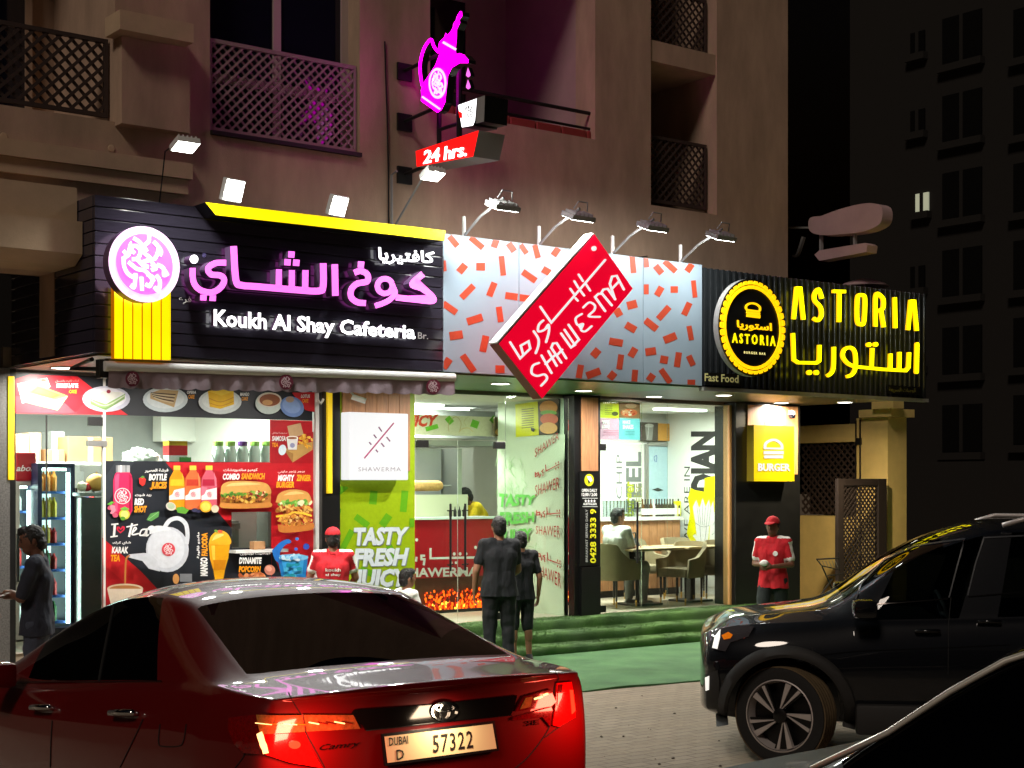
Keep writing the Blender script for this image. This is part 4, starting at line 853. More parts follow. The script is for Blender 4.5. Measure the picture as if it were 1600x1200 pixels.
# glass panes
def glass(a0, a1, z0, z1, lab, d=G, name='glass_pane', grp=None):
    mb = MB(); mb.box(a0, a1, d, d + 0.012, z0, z1); return Thing(name, lab, 'glass', base=((a0 + a1) / 2, d, z0), mb=mb, m='shop_glass', group=grp)
ZG = 3.05
glass(FA(163, G) + 0.004, aK1 - 0.04, PLAT, ZG, 'fixed shop window behind the menu posters')
def glass_door(a0, a1, lab, hinge, hand_px, ztop=2.50, z0=PLAT + 0.015, handles=True):
    t = Thing('glass_door', lab, 'door', base=((a0 + a1) / 2, G, z0), group='frameless glass doors of the shop fronts')
    mb = MB(); mb.box(a0 + 0.004, a1 - 0.004, G, G + 0.012, z0, ztop); t.part('pane', mb, 'shop_glass')
    for z in (z0, ztop - 0.09):
        mb = MB(); h0 = a0 + 0.01 if hinge == 'l' else a1 - 0.17; mb.bbox(h0, h0 + 0.16, G - 0.012, G + 0.026, z, z + 0.085, 0.004); mb.box(h0, h0 + 0.16, G - 0.014, G - 0.0121, z + 0.034, z + 0.050); pt = t.part('patch_fitting', mb, 'black_panel')
    if handles:
        for sd in (-0.055, 0.065):
            mb = MB(); hx = FA(hand_px, G + sd); mb.tube([(hx, G + sd, 0.98), (hx, G + sd, 1.76)], 0.014, 8)
            for z in (1.05, 1.68): mb.tube([(hx, G + sd, z), (hx, G + 0.006, z)], 0.008, 6)
            t.part('pull_handle', mb, 'dark_metal')
    return t
aD = FA(716, G)
glass_door(FA(650, G), aD, 'left glass door leaf in front of the red grill counter', 'l', 704)
glass_door(aD, FA(790, G), 'right glass door leaf in front of the red grill counter', 'r', 727)
glass(FA(790, G) + 0.004, aM0 - 0.085, PLAT, ZG, 'fixed glass beside the printed white partition'); glass(FA(650, G), FA(790, G), 2.51, ZG, 'glass transom over the grill shop doors')
glass_door(aM1 + 0.004, FA(1003, G), 'glass door leaf of the burger restaurant', 'l', 996)
glass(FA(1003, G) + 0.004, FA(1043, G), PLAT, ZG, 'narrow glass strip next to the restaurant door'); glass(FA(1043, G) + 0.006, FA(1137, G), PLAT, ZG, 'wide restaurant window in front of the mural'); glass(aM1 + 0.004, FA(1003, G), 2.51, ZG, 'glass transom over the restaurant door')
t = glass_door(-4.49, FA(163, G), 'clear glass door of the cafeteria in front of the fridges', 'r', 120, ztop=2.66, handles=False)
mb = MB(); z = fac(145, 693, G)[2]; mb.box(FA(136, G), FA(166, G), G - 0.03, G + 0.03, z - 0.03, z + 0.03); t.part('door_closer', mb, 'steel')
mb = MB(); mb.box(FA(162, G) - 0.012, FA(162, G) + 0.012, G - 0.02, G + 0.03, PLAT, ZG); t.part('edge_profile', mb, 'white_paint')
mb = MB(); mb.box(FA(73, G) - 0.004, FA(73, G) + 0.004, G - 0.008, G + 0.02, PLAT, 2.66); t.part('centre_profile', mb, 'dark_metal')
# upright yellow light strips
for px, y0, y1, lab in ((16.5, 588, 750, 'upright yellow light strip at the far left doorpost'), (514.5, 612, 771, 'upright yellow light strip between the menu poster and green panel')):
    a, _, z0 = fac(px, y1, 1.86); z1 = fac(px, y0, 1.86)[2]; mb = MB(); mb.bbox(a - 0.03, a + 0.03, 1.84, 1.878 if px > 100 else 1.925, z0, min(z1, 3.08), 0.006); Thing('yellow_light_strip', lab, 'light strip', base=(a, 1.86, z0), mb=mb, m='yellow_strip', group='yellow light strips on the shop posts')
mb = MB(); mb.tube([(FA(497, 1.84), 1.85, 2.90), (FA(500, 1.84), 1.82, 2.86), (FA(505, 1.84), 1.84, 2.91)], 0.015, 8); Thing('cable_loop', 'white cable loop at the top of the black pier', 'cable', base=(FA(500, 1.84), 1.84, 2.88), mb=mb, m='white_paint')

# loose power cables from the fascia up to the hanging sign, and patched plaster marks on the ledge
def cable(pts, lab):
    mb = MB(); P3 = [Vector(p) for p in pts]; path = []
    for i in range(len(P3) - 1):
        for k in range(6): t_ = k / 6; q = P3[i].lerp(P3[i + 1], t_); q.z -= 0.05 * math.sin(math.pi * t_); path.append(q)
    path.append(P3[-1]); mb.tube(path, 0.008, 6); Thing('power_cable', lab, 'cable', base=pts[0], mb=mb, m='dark_metal', group='loose power cables on the wall')
cable([(FA(606, DB), DB - 0.015, 4.5), (FA(606, DB), DB - 0.015, 5.2), (FA(604, DB), DB - 0.015, 5.8), (FA(600, DB), DB - 0.015, 6.6)], 'dark power cable climbing the wall left of the hanging jug sign')
cable([(FA(700, DB), DB - 0.015, 4.52), (FA(790, DB), DB - 0.015, 4.66), (FA(900, DB), DB - 0.015, 4.62), (FA(1010, DB), DB - 0.015, 4.7)], 'dark power cable sagging along the wall above the printed panel')
for px, py in ((174, 232), (6, 213)):
    mb = MB(); pa, pd, pz = fac(px, py, DB - 0.004); mb.lathe([(0.0, 0.0), (0.035, 0.0), (0.03, -0.006), (0.0, -0.007)], (pa, DB - 0.004, pz), 14, 'y'); bl.part('plaster_patch', mb, 'plaster_band')
# ------------------------------------------------------------------ printed posters on the cafeteria glass (flat print on thin boards)
PD = G - 0.012
def board(mb, a0, a1, z0, z1, col, d=PD): mb.cur = lin(col); mb.box(a0, a1, d, d + 0.008, z0, z1)
DK, RD, WH, OR = (34, 38, 46), (196, 26, 38), (240, 240, 240), (246, 160, 30)
def logo(p, cx, cy, r, col, bgc=None, w=46):
    if bgc: p.ell(cx, cy, r, r, bgc)
    for q in swirl(cx, cy, r * 0.86, w): p.poly(q, col)
# -- cake strip along the top
t = Thing('cake_poster', 'long poster strip of cakes on plates above the cafeteria window', 'poster', base=(FA(260, PD), PD, 2.68))
mb = MB(); board(mb, FA(25, PD), aK1 - 0.045, 2.68, 3.06, DK); t.part('backing', mb, 'print')
p = Print(on(PD), 0, 560, 5.45)
p.poly([(135, 175), (250, 140), (660, 152), (870, 320), (1090, 482), (135, 466)], (206, 36, 48)); p.poly([(135, 320), (560, 380), (660, 468), (135, 464)], (224, 60, 70)); p.poly([(300, 145), (600, 150), (760, 330), (640, 462)], (170, 26, 40))
p.poly([(145, 215), (400, 165), (430, 240), (330, 330), (190, 385)], (216, 214, 196)); p.ell(370, 185, 26, 12, (110, 70, 50))
p.poly([(225, 290), (320, 225), (580, 320), (490, 442), (225, 376)], (224, 208, 140)); p.poly([(225, 290), (320, 225), (580, 320), (470, 352)], (196, 140, 70)); p.poly([(262, 288), (320, 240), (520, 312), (450, 340)], (160, 84, 40)); p.poly([(290, 285), (330, 252), (480, 308), (430, 330)], (182, 100, 50))
p.text(arabic('كيك لاتيه بالعسل'), ((470, 206), (675, 202), (470, 184), (675, 180)), (226, 150, 140), 0.02, fit=True); p.tb('HONEY LATTE', 482, 214, 668, 248, WH, 0.03, 0.15); p.tb('CAKE', 588, 268, 655, 296, OR, 0.03, 0.15)
p.ell(905, 345, 203, 110, (198, 198, 216)); p.ell(905, 338, 170, 86, (226, 224, 234)); p.poly([(765, 340), (900, 390), (1065, 300), (1062, 345), (900, 442), (770, 392)], (150, 182, 118)); p.poly([(765, 336), (885, 278), (1065, 292), (900, 384)], (222, 222, 214)); p.line([(768, 352), (900, 402), (1062, 316)], 8, (214, 222, 200)); p.line([(770, 374), (900, 424), (1060, 332)], 6, (120, 156, 92)); p.ell(925, 282, 18, 16, (150, 40, 60))
p.ox, p.oy, p.k = 140, 560, 4.21
p.ell(498, 270, 148, 84, (196, 208, 214)); p.ell(498, 264, 124, 66, (216, 224, 228)); p.poly([(400, 228), (470, 205), (585, 212), (556, 322), (398, 264)], (190, 160, 112))
for i in range(6): p.line([(402 + i * 4, 232 + i * 6 - 6), (480, 252 + i * 9 - 20), (566 - i * 3, 262 + i * 11 - 24)], 7, (66, 44, 34) if i % 2 == 0 else (214, 196, 160))
p.tb('CAKE', 650, 240, 690, 264, OR, 0.03, 0.15); p.tb('OPERA', 640, 214, 700, 232, WH, 0.03, 0.15)
p.ell(858, 285, 142, 82, (206, 214, 216)); p.ell(858, 278, 118, 64, (224, 230, 230)); p.poly([(778, 215), (850, 200), (948, 216), (950, 302), (860, 332), (790, 318)], (240, 190, 10)); p.poly([(778, 215), (850, 200), (948, 216), (868, 246)], (250, 214, 60)); p.line([(784, 262), (862, 286), (948, 256)], 6, (214, 150, 6)); p.line([(786, 292), (862, 312), (948, 282)], 5, (214, 150, 6))
p.tb('CAKE', 1000, 254, 1042, 276, OR, 0.03, 0.15); p.tb('MANGO', 990, 226, 1050, 246, WH, 0.03, 0.15)
p.poly([(1330, 225), (1485, 222), (1485, 355), (1420, 340)], RD); p.ell(1178, 295, 88, 72, (206, 218, 214)); p.ell(1183, 272, 80, 48, (224, 214, 200)); p.ell(1185, 274, 68, 40, (150, 84, 46)); p.ell(1170, 290, 34, 18, (214, 160, 100)); p.ell(1332, 318, 80, 66, (112, 142, 204), 24); p.ell(1328, 312, 62, 48, (140, 168, 222), 24); p.ell(1318, 270, 28, 20, (180, 150, 130))
p.tb('CAKE', 1398, 268, 1440, 290, OR, 0.03, 0.15); p.tb('LOTUS', 1390, 238, 1450, 258, WH, 0.03, 0.15)
t.part('printed_picture', p.mb, 'print')
# -- red tea poster at the right of the service opening
t = Thing('tea_poster', 'small red poster of a tea cup and snack box beside the service opening', 'poster', base=(FA(458, PD), PD, 2.23))
mb = MB(); board(mb, FA(422, PD), aK1 - 0.045, 2.225, 2.678, (190, 26, 38)); t.part('backing', mb, 'print')
p = Print(on(PD), 140, 560, 4.21)
p.poly([(1190, 560), (1480, 480), (1480, 690), (1190, 690)], (172, 20, 32)); p.poly([(1300, 445), (1388, 425), (1408, 500), (1318, 530)], (196, 160, 120)); p.poly([(1280, 600), (1335, 575), (1468, 548), (1468, 600), (1335, 685)], (190, 150, 86)); p.poly([(1280, 600), (1340, 626), (1335, 685)], (160, 120, 66)); p.blob(1422, 545, 44, 40, [(236, 180, 60), (220, 150, 40), (246, 200, 90)], 22, (8, 16), 3)
p.poly([(1295, 520), (1372, 520), (1362, 600), (1306, 600)], (228, 224, 222)); p.ell(1333, 522, 39, 12, (246, 240, 236)); p.ell(1333, 524, 32, 8, (150, 90, 60)); p.ell(1334, 572, 16, 16, (150, 150, 190)); p.ell(1268, 602, 25, 35, (206, 222, 232), 10)
p.tb('SAMOSA', 1200, 512, 1290, 542, WH, 0.03, 0.15); p.tb('TEA', 1200, 556, 1240, 582, OR, 0.03, 0.15); p.text(arabic('سمبوسة وشاي'), ((1200, 500), (1300, 500), (1200, 484), (1300, 484)), (236, 180, 180), 0.02, fit=True)
t.part('printed_picture', p.mb, 'print')
# -- large menu poster, with the service hatch cut through it
t = Thing('menu_poster', 'large red and black menu poster with juices, burger and pouring teapot', 'poster', base=(FA(330, PD), PD, PLAT))
hx0, hx1 = FA(362, PD), FA(424, PD); hz1, hz0 = fac(390, 800, PD)[2], fac(390, 856, PD)[2]
mb = MB(); ax0, ax1 = FA(163, PD) + 0.014, aK1 - 0.045
board(mb, ax0, hx0, PLAT + 0.02, 2.223, DK); board(mb, hx1, ax1, PLAT + 0.02, 2.223, RD); board(mb, hx0, hx1, hz1, 2.223, RD); board(mb, hx0, hx1, PLAT + 0.02, hz0, DK); t.part('backing', mb, 'print')
p = Print(on(PD), 150, 700, 4.0)
def vis(poly): return poly
hatch = [(848, 400), (1096, 400), (1096, 624), (848, 624)]
p.poly([(435, 88), (1370, 92), (1370, 398), (820, 398), (760, 398), (520, 250)], RD); p.poly([(1098, 398), (1370, 398), (1370, 1300), (1098, 1300)], RD); p.poly([(700, 130), (1370, 300), (1370, 398), (820, 398)], (178, 22, 34)); p.poly([(760, 398), (846, 398), (846, 500)], RD); p.poly([(1098, 640), (1160, 800), (1160, 1300), (1098, 1300)], DK); p.poly([(44, 200), (120, 88), (240, 88), (44, 380)], (46, 52, 60)); p.poly([(420, 88), (435, 88), (640, 330), (600, 398)], (48, 50, 58))
p.poly([(40, 560), (280, 770), (420, 920), (600, 1300), (40, 1300)], (190, 30, 36)); p.poly([(40, 720), (200, 860), (300, 1300), (40, 1300)], (170, 22, 30))
# shot bottle
p.rect(124, 108, 212, 152, (170, 172, 176)); 
for x, c_ in ((124, (120, 122, 126)), (150, (226, 228, 230)), (182, (140, 142, 146))): p.rect(x, 108, x + 12, 152, c_)
p.poly([(118, 165), (128, 152), (210, 152), (222, 168), (228, 200), (228, 390), (214, 420), (128, 420), (108, 390), (108, 200)], (216, 40, 92)); p.poly([(118, 180), (132, 160), (146, 160), (134, 400), (118, 390)], (232, 84, 128)); p.poly([(206, 160), (222, 176), (222, 390), (206, 410)], (176, 22, 70)); logo(p, 166, 300, 50, (250, 230, 236), (226, 60, 100)); p.line(ell(166, 300, 48, 48, 30) + [(214, 300)], 5, (246, 226, 232))
p.blob(110, 390, 26, 34, [(206, 90, 120), (226, 140, 160)], 8, (14, 26), 5); p.ell(178, 415, 34, 32, (200, 196, 60)); p.ell(178, 415, 25, 23, (224, 224, 120)); p.poly([(68, 352), (98, 332), (118, 340), (90, 358)], (90, 170, 60)); p.poly([(150, 380), (180, 366), (210, 382), (176, 392)], (110, 180, 70)); p.ell(168, 440, 16, 12, (90, 150, 50))
p.poly([(268, 190), (290, 176), (312, 196), (306, 226), (290, 238), (272, 222)], (214, 48, 44)); p.poly([(276, 184), (292, 172), (306, 182), (290, 190)], (90, 150, 60)); p.text(arabic('فرشة العصير'), ((305, 156), (452, 152), (305, 130), (452, 128)), WH, 0.03, fit=True); p.tb('BOTTLE', 330, 164, 444, 200, WH, 0.05, 0.18); p.tb('JUICES', 342, 214, 444, 248, OR, 0.05, 0.18); p.rect(336, 249, 438, 253, OR)
p.text(arabic('ريد شوت'), ((244, 306), (346, 304), (244, 286), (346, 284)), WH, 0.03, fit=True); p.tb('RED', 240, 318, 300, 354, WH, 0.05, 0.18); p.tb('SHOT', 238, 364, 318, 400, OR, 0.05, 0.18)
# juice bottles
for x, c1, c2, lb in ((506, (236, 150, 20), (246, 190, 40), (236, 150, 40)), (606, (226, 110, 60), (196, 60, 40), (226, 110, 60)), (707, (206, 90, 110), (176, 30, 60), (226, 120, 140))):
    p.rect(x - 21, 110, x + 21, 138, (240, 200, 70)); p.poly([(x - 18, 138), (x + 18, 138), (x + 46, 188), (x + 49, 230), (x + 49, 370), (x + 40, 384), (x - 40, 384), (x - 49, 370), (x - 49, 230), (x - 46, 188)], c1); p.poly([(x - 40, 196), (x + 40, 196), (x + 42, 236), (x - 42, 236)], c2); p.poly([(x - 48, 270), (x + 48, 248), (x + 48, 320), (x - 48, 325)], (236, 234, 232)); p.poly([(x - 49, 240), (x - 10, 248), (x - 30, 290), (x - 49, 300)], lb); p.poly([(x + 30, 150), (x + 44, 190), (x + 46, 240), (x + 36, 240)], tuple(min(255, v + 30) for v in c1)); logo(p, x + 2, 290, 21, (220, 70, 90), (250, 220, 222))
p.ell(468, 365, 32, 26, (206, 200, 190), 20); p.ell(468, 362, 24, 18, (170, 190, 160), 20); p.poly([(500, 372), (540, 366), (582, 386), (560, 412), (510, 404)], (96, 160, 56)); p.ell(686, 366, 38, 36, (236, 176, 40)); p.ell(686, 366, 29, 27, (250, 210, 90)); p.ell(744, 380, 24, 24, (226, 214, 190)); p.ell(618, 388, 20, 12, (60, 60, 90)); p.ell(640, 396, 14, 10, (50, 50, 80))
# sandwich
p.text(arabic('كومبو ساندويتشات'), ((796, 150), (1010, 148), (796, 128), (1010, 126)), (246, 220, 216), 0.03, fit=True); p.tb('COMBO', 792, 162, 898, 196, WH, 0.05, 0.18); p.tb('SANDWICH', 908, 160, 1056, 194, OR, 0.05, 0.18)
p.poly(smooth_path([(776, 345), (780, 300), (800, 268), (1066, 262), (1092, 300), (1088, 350), (1070, 372), (800, 374), (776, 345)]), (186, 120, 56)); p.poly(smooth_path([(780, 290), (786, 236), (830, 210), (930, 206), (1040, 214), (1082, 238), (1090, 286), (1000, 276), (880, 280), (780, 290)]), (214, 160, 86)); p.poly(smooth_path([(810, 240), (850, 220), (960, 216), (1030, 226), (960, 232), (850, 238), (810, 240)]), (236, 196, 126))
p.blob(930, 296, 142, 22, [(96, 150, 50), (130, 180, 70), (70, 120, 40)], 60, (8, 18), 7); p.blob(930, 320, 142, 20, [(214, 160, 60), (150, 84, 40), (186, 110, 50), (236, 190, 90), (120, 60, 36)], 90, (6, 14), 8); p.blob(1010, 285, 60, 16, [(150, 40, 40), (226, 200, 160)], 16, (6, 12), 9); p.poly(smooth_path([(778, 340), (860, 346), (1000, 346), (1088, 340), (1072, 372), (800, 376), (778, 340)]), (196, 128, 60))
# burger
p.text(arabic('برجر زنجر مايتي'), ((1136, 160), (1304, 158), (1136, 140), (1304, 138)), (246, 220, 216), 0.03, fit=True); p.tb('MIGHTY', 1136, 170, 1240, 204, WH, 0.05, 0.18); p.tb('ZINGER', 1252, 170, 1342, 204, OR, 0.05, 0.18); p.tb('BURGER', 1126, 212, 1240, 246, OR, 0.05, 0.18)
p.poly(smooth_path([(1122, 340), (1140, 290), (1190, 264), (1256, 260), (1320, 276), (1346, 320), (1340, 350), (1200, 346), (1122, 340)]), (206, 150, 80)); p.poly(smooth_path([(1170, 296), (1210, 276), (1260, 272), (1300, 284), (1250, 290), (1170, 296)]), (232, 190, 120)); p.blob(1236, 344, 112, 16, [(96, 160, 60), (140, 190, 90), (220, 220, 180)], 40, (9, 20), 11); p.blob(1240, 388, 112, 30, [(220, 160, 70), (190, 120, 50), (236, 186, 100), (170, 100, 46)], 80, (8, 18), 12); p.line([(1124, 428), (1190, 420), (1250, 402), (1350, 424)], 12, (240, 190, 60)); p.blob(1244, 452, 108, 32, [(220, 160, 70), (190, 120, 50), (240, 196, 120), (176, 104, 46)], 80, (8, 18), 13); p.poly(smooth_path([(1136, 476), (1200, 488), (1280, 486), (1356, 468), (1350, 510), (1240, 526), (1150, 524), (1136, 476)]), (190, 116, 52)); p.poly([(1150, 530), (1240, 528), (1320, 516), (1200, 548)], (130, 14, 24))
# teapot
p.poly([(315, 450), (340, 410), (396, 396), (390, 430), (345, 458)], (90, 150, 80)); p.line([(325, 448), (390, 400)], 3, (150, 200, 130)); p.line([(95, 478), (140, 474)], 9, WH, False); p.line([(118, 476), (112, 552)], 15, WH, False); p.line([(90, 556), (136, 550)], 9, WH, False)
p.poly(smooth_path([(152, 534), (130, 512), (132, 492), (146, 492), (154, 504), (164, 488), (180, 494), (176, 514), (152, 534)]), (214, 40, 70)); p.poly(smooth_path([(152, 524), (140, 510), (142, 502), (154, 512), (168, 500), (170, 508), (152, 524)]), DK)
p.line([(226, 470), (206, 556)], 13, WH, False); p.line([(190, 494), (262, 478)], 8, WH); p.line([(228, 530), (252, 505), (240, 498), (226, 540), (268, 534)], 9, WH); p.line([(318, 508), (286, 512), (274, 544), (300, 540), (318, 508), (314, 548), (330, 540)], 9, WH)
p.ell(446, 634, 134, 142, (196, 200, 212)); p.ell(438, 626, 116, 126, (210, 214, 224)); p.line([(430, 494), (462, 452), (516, 440), (560, 474), (572, 540), (566, 600)], 26, (206, 210, 220)); p.poly(smooth_path([(334, 540), (340, 504), (380, 486), (440, 492), (470, 510), (400, 520), (334, 540)]), (222, 226, 234)); p.poly([(336, 660), (300, 656), (210, 664), (190, 678), (226, 690), (290, 706), (330, 754), (400, 772), (380, 700)], (202, 206, 216)); p.ell(344, 500, 22, 14, (226, 228, 236), -20); logo(p, 453, 634, 42, (240, 220, 224), (214, 64, 78))
p.text(arabic('شاي كرك'), ((104, 606), (218, 604), (104, 584), (218, 582)), WH, 0.03, fit=True); p.tb('KARAK', 98, 620, 202, 656, WH, 0.05, 0.18); p.tb('TEA', 92, 670, 150, 706, OR, 0.05, 0.18)
p.line([(212, 672), (190, 690), (184, 760), (182, 880)], 11, (190, 120, 60)); p.ell(182, 878, 112, 30, (214, 190, 160)); p.ell(182, 880, 98, 22, (176, 116, 66)); p.poly([(70, 880), (294, 880), (270, 1010), (100, 1010)], (220, 204, 184)); p.ell(500, 818, 20, 32, (196, 140, 80)); p.rect(525, 786, 600, 836, (120, 124, 130))
# mango falooda, popcorn, blue mojito
p.text('MANGO', ((695, 800), (695, 684), (655, 800), (655, 684)), WH, 0.05, 0.0); p.text('FALOODA', ((695, 674), (695, 530), (662, 674), (662, 530)), OR, 0.05, 0.0); p.text(arabic('مانجو فالودة'), ((650, 690), (650, 526), (630, 690), (630, 526)), WH, 0.03, fit=True)
p.poly([(704, 600), (838, 600), (826, 690), (806, 760), (796, 822), (744, 824), (732, 760), (712, 690)], (226, 160, 20)); p.poly([(720, 610), (744, 610), (744, 760), (736, 760)], (244, 196, 70)); p.poly(smooth_path([(704, 602), (716, 556), (750, 522), (780, 514), (826, 540), (838, 602), (704, 602)]), (240, 176, 40)); p.poly(smooth_path([(724, 580), (750, 540), (800, 540), (770, 560), (724, 580)]), (250, 214, 120)); p.ell(752, 520, 14, 8, (110, 150, 60), 30); p.ell(776, 522, 16, 9, (220, 90, 60), 10); p.poly([(732, 700), (812, 700), (804, 762), (736, 762)], (206, 130, 16))
p.text(arabic('ديناميت بوبكورن'), ((900, 672), (1090, 668), (900, 652), (1090, 648)), (220, 214, 214), 0.02, fit=True); p.tb('DYNAMITE', 894, 686, 1036, 722, WH, 0.05, 0.18); p.tb('POPCORN', 892, 740, 1030, 774, OR, 0.05, 0.18)
p.blob(985, 806, 80, 18, [(206, 120, 70), (176, 90, 50), (226, 150, 100)], 24, (12, 26), 15); p.ell(1086, 762, 34, 32, (206, 130, 110), 30); p.ell(1080, 754, 20, 16, (230, 166, 146), 30)
p.poly([(1134, 690), (1326, 672), (1312, 800), (1296, 900), (1180, 900)], (30, 120, 190)); p.poly([(1160, 700), (1300, 690), (1290, 790), (1180, 800)], (60, 160, 220)); p.ell(1230, 684, 98, 22, (120, 190, 230)); p.poly(smooth_path([(1100, 640), (1150, 590), (1200, 570), (1220, 590), (1180, 610), (1150, 660), (1160, 720), (1120, 700), (1100, 640)]), (36, 110, 196)); p.blob(1226, 684, 76, 14, [(200, 230, 245), (90, 170, 225), (150, 210, 240)], 20, (10, 20), 17); p.ell(1250, 632, 12, 10, (60, 100, 200)); p.ell(1314, 616, 20, 20, (50, 80, 180)); p.ell(1256, 568, 12, 10, (40, 110, 190)); p.blob(1230, 780, 60, 60, [(30, 140, 160), (80, 180, 220)], 20, (8, 20), 18)
t.part('printed_picture', p.mb, 'print')
# service hatch: shelf, machine and cups inside the cut-out
t = Thing('service_hatch', 'small service hatch with a white shelf cut through the menu poster', 'hatch', base=(hx0, G, hz0))
mb = MB(); mb.box(hx0 - 0.05, hx1 + 0.10, G - 0.20, G - 0.025, hz0 - 0.045, hz0 - 0.015); t.part('shelf', mb, 'white_paint')
mb = MB(); mb.box(hx0 - 0.02, hx0 + 0.22, G + 0.25, G + 0.45, hz0, hz0 + 0.28); mb.box(hx0 + 0.0, hx0 + 0.16, G + 0.1, G + 0.25, hz0 + 0.20, hz0 + 0.26); mb.tube([(hx0 + 0.08, G + 0.12, hz0 + 0.2), (hx0 + 0.08, G + 0.12, hz0 + 0.12)], 0.02); t.part('coffee_machine', mb, 'steel')
mb = MB(); mb.box(hx0 - 0.1, hx1 + 0.1, G + 0.5, G + 0.55, hz0 - 0.2, hz1 + 0.1); t.part('tiled_backing', mb, 'inner_white'); mb = MB(); mb.box(hx0 - 0.05, hx1 + 0.05, G + 0.06, G + 0.10, hz1 + 0.03, hz1 + 0.05); t.part('added_hatch_glow', mb, 'tube_light')  # glowing strip added to brighten the inside of the hatch
mb = MB(); mb.box(hx0 + 0.19, hx0 + 0.32, G - 0.15, G - 0.05, hz0 - 0.013, hz0 + 0.07); t.part('card_holder', mb, 'cardboard')
# ------------------------------------------------------------------ green panel and white sign of the grill shop
t = Thing('green_panel', 'lime green printed panel reading TASTY FRESH JUICY beside the grill shop', 'sign board', base=(FA(585, 1.96), 1.96, PLAT))
gx0, gx1 = aK2 + 0.0, FA(648, 1.95)
mb = MB(); mb.cur = lin((150, 178, 14)); mb.box(gx0, gx1, 1.95, 2.1, PLAT, 3.07); t.part('panel', mb, 'print')
wz = fac(590, 736, 1.94)[2]
for i in range(6): mb = MB(); w0 = FA(534, 1.94) + (FA(640, 1.94) - FA(534, 1.94)) * i / 6; w1 = FA(534, 1.94) + (FA(640, 1.94) - FA(534, 1.94)) * (i + 1) / 6; mb.bbox(w0 + 0.002, w1 - 0.002, 1.925, 1.949, wz, 3.05, 0.003); t.part('wood_plank', mb, 'wood')
p = Print(on(1.95), 480, 760, 6.0)
GR = (96, 166, 20)
for q in (rrect(620, 105, 128, 70, 95), rrect(908, 140, 200, 64, 95), rrect(512, 325, 150, 62, 36), rrect(735, 318, 120, 72, -55), rrect(375, 500, 200, 56, -63), rrect(290, 265, 120, 40, 100), rrect(800, 620, 150, 60, 60), rrect(310, 40, 150, 60, -40), rrect(560, 800, 130, 60, 20), rrect(980, 340, 80, 44, 90)): p.poly(clip(q, [(262, 0), (1002, 0), (1002, 1600), (262, 1600)]), GR)
t.part('printed_rectangles', p.mb, 'print', kind='stuff')
for s_, y0, y1 in (('TASTY', 398, 545), ('FRESH', 594, 742), ('JUICY', 790, 938)):
    p = Print(on(1.944), 480, 760, 6.0)
    p.text(s_, ((446, y1 + 6), (946, y1 - 6), (446, y0 + 8), (962, y0 - 2)), (120, 130, 130), 0.055, 0.12); p.text(s_, ((436, y1), (936, y1 - 12), (436, y0), (956, y0 - 8)), (214, 224, 232), 0.05, 0.12)
    t.part('printed_word', p.mb, 'print')
t = Thing('white_light_box', 'white square light box with a thin pink skewer drawing', 'sign', base=fac(592, 748, 1.75))
x0, x1 = FA(546, 1.74), FA(638, 1.74); z0, z1 = fac(590, 750, 1.74)[2], fac(590, 645, 1.74)[2]
mb = MB(); mb.bbox(x0, x1, 1.74, 1.92, z0, z1, 0.012); t.part('light_box', mb, 'sign_white')
p = Print(on(1.739), 480, 580, 5.45)
p.line([(486, 742), (738, 440)], 12, (170, 60, 110), False)
for a, b in (((608, 474), (636, 514)), ((566, 540), (590, 570)), ((528, 604), (546, 626)), ((676, 560), (706, 598)), ((630, 612), (656, 644)), ((584, 668), (602, 690))): p.line([a, b], 11, (120, 60, 100), False)
p.tb('SHAWERMA', 436, 818, 798, 852, (150, 140, 150), -0.005, space=1.2); t.part('printed_mark', p.mb, 'print')
# phone panel on the middle pier
t = Thing('opening_hours_panel', 'narrow black panel with yellow phone number on the middle pier', 'sign', base=(FA(921, 1.87), 1.87, PLAT))
q = lambda px, py: fac(px, py, 1.87)
mb = MB(); mb.box(FA(906, 1.87), FA(937, 1.87), 1.868, 1.898, q(920, 884)[2], q(920, 738)[2]); t.part('panel', mb, 'black_panel')
mb = MB(); mb.box(FA(907, 1.87), FA(937, 1.87), 1.85, 1.898, 0.37, q(920, 886)[2]); t.part('base_box', mb, 'black_panel')
p = Print(on(1.868)); p.ell(920.5, 750, 7.4, 9.5, (206, 206, 30)); p.poly([(917, 744), (923, 744), (926, 751), (921, 754)], (240, 240, 240)); p.poly([(918, 748), (922, 753), (920, 757)], (20, 20, 20))
p.tb('OPEN DAILY', 909, 764, 933, 768.5, WH, 0.03, space=1.05); p.tb('12:00 / 2:00', 909, 770.5, 933, 775, WH, 0.03); p.rect(910, 778, 934, 779, (200, 200, 200)); p.tb('★★★★', 913, 781, 931, 785, WH, 0.03, space=1.3); p.tb('AUSTRALIAN', 911, 786, 932, 789, WH, 0.03); p.rect(910, 791, 934, 792, (200, 200, 200))
p.text('0428 3333 9', ((931, 880), (931, 795), (922.5, 880), (922.5, 795)), (226, 220, 40), 0.03); p.text('BREAKFAST SERVED DAILY', ((918.5, 878), (918.5, 796), (915, 878), (915, 796)), (190, 190, 190), 0.0); t.part('printed_lettering', p.mb, 'print_lit')
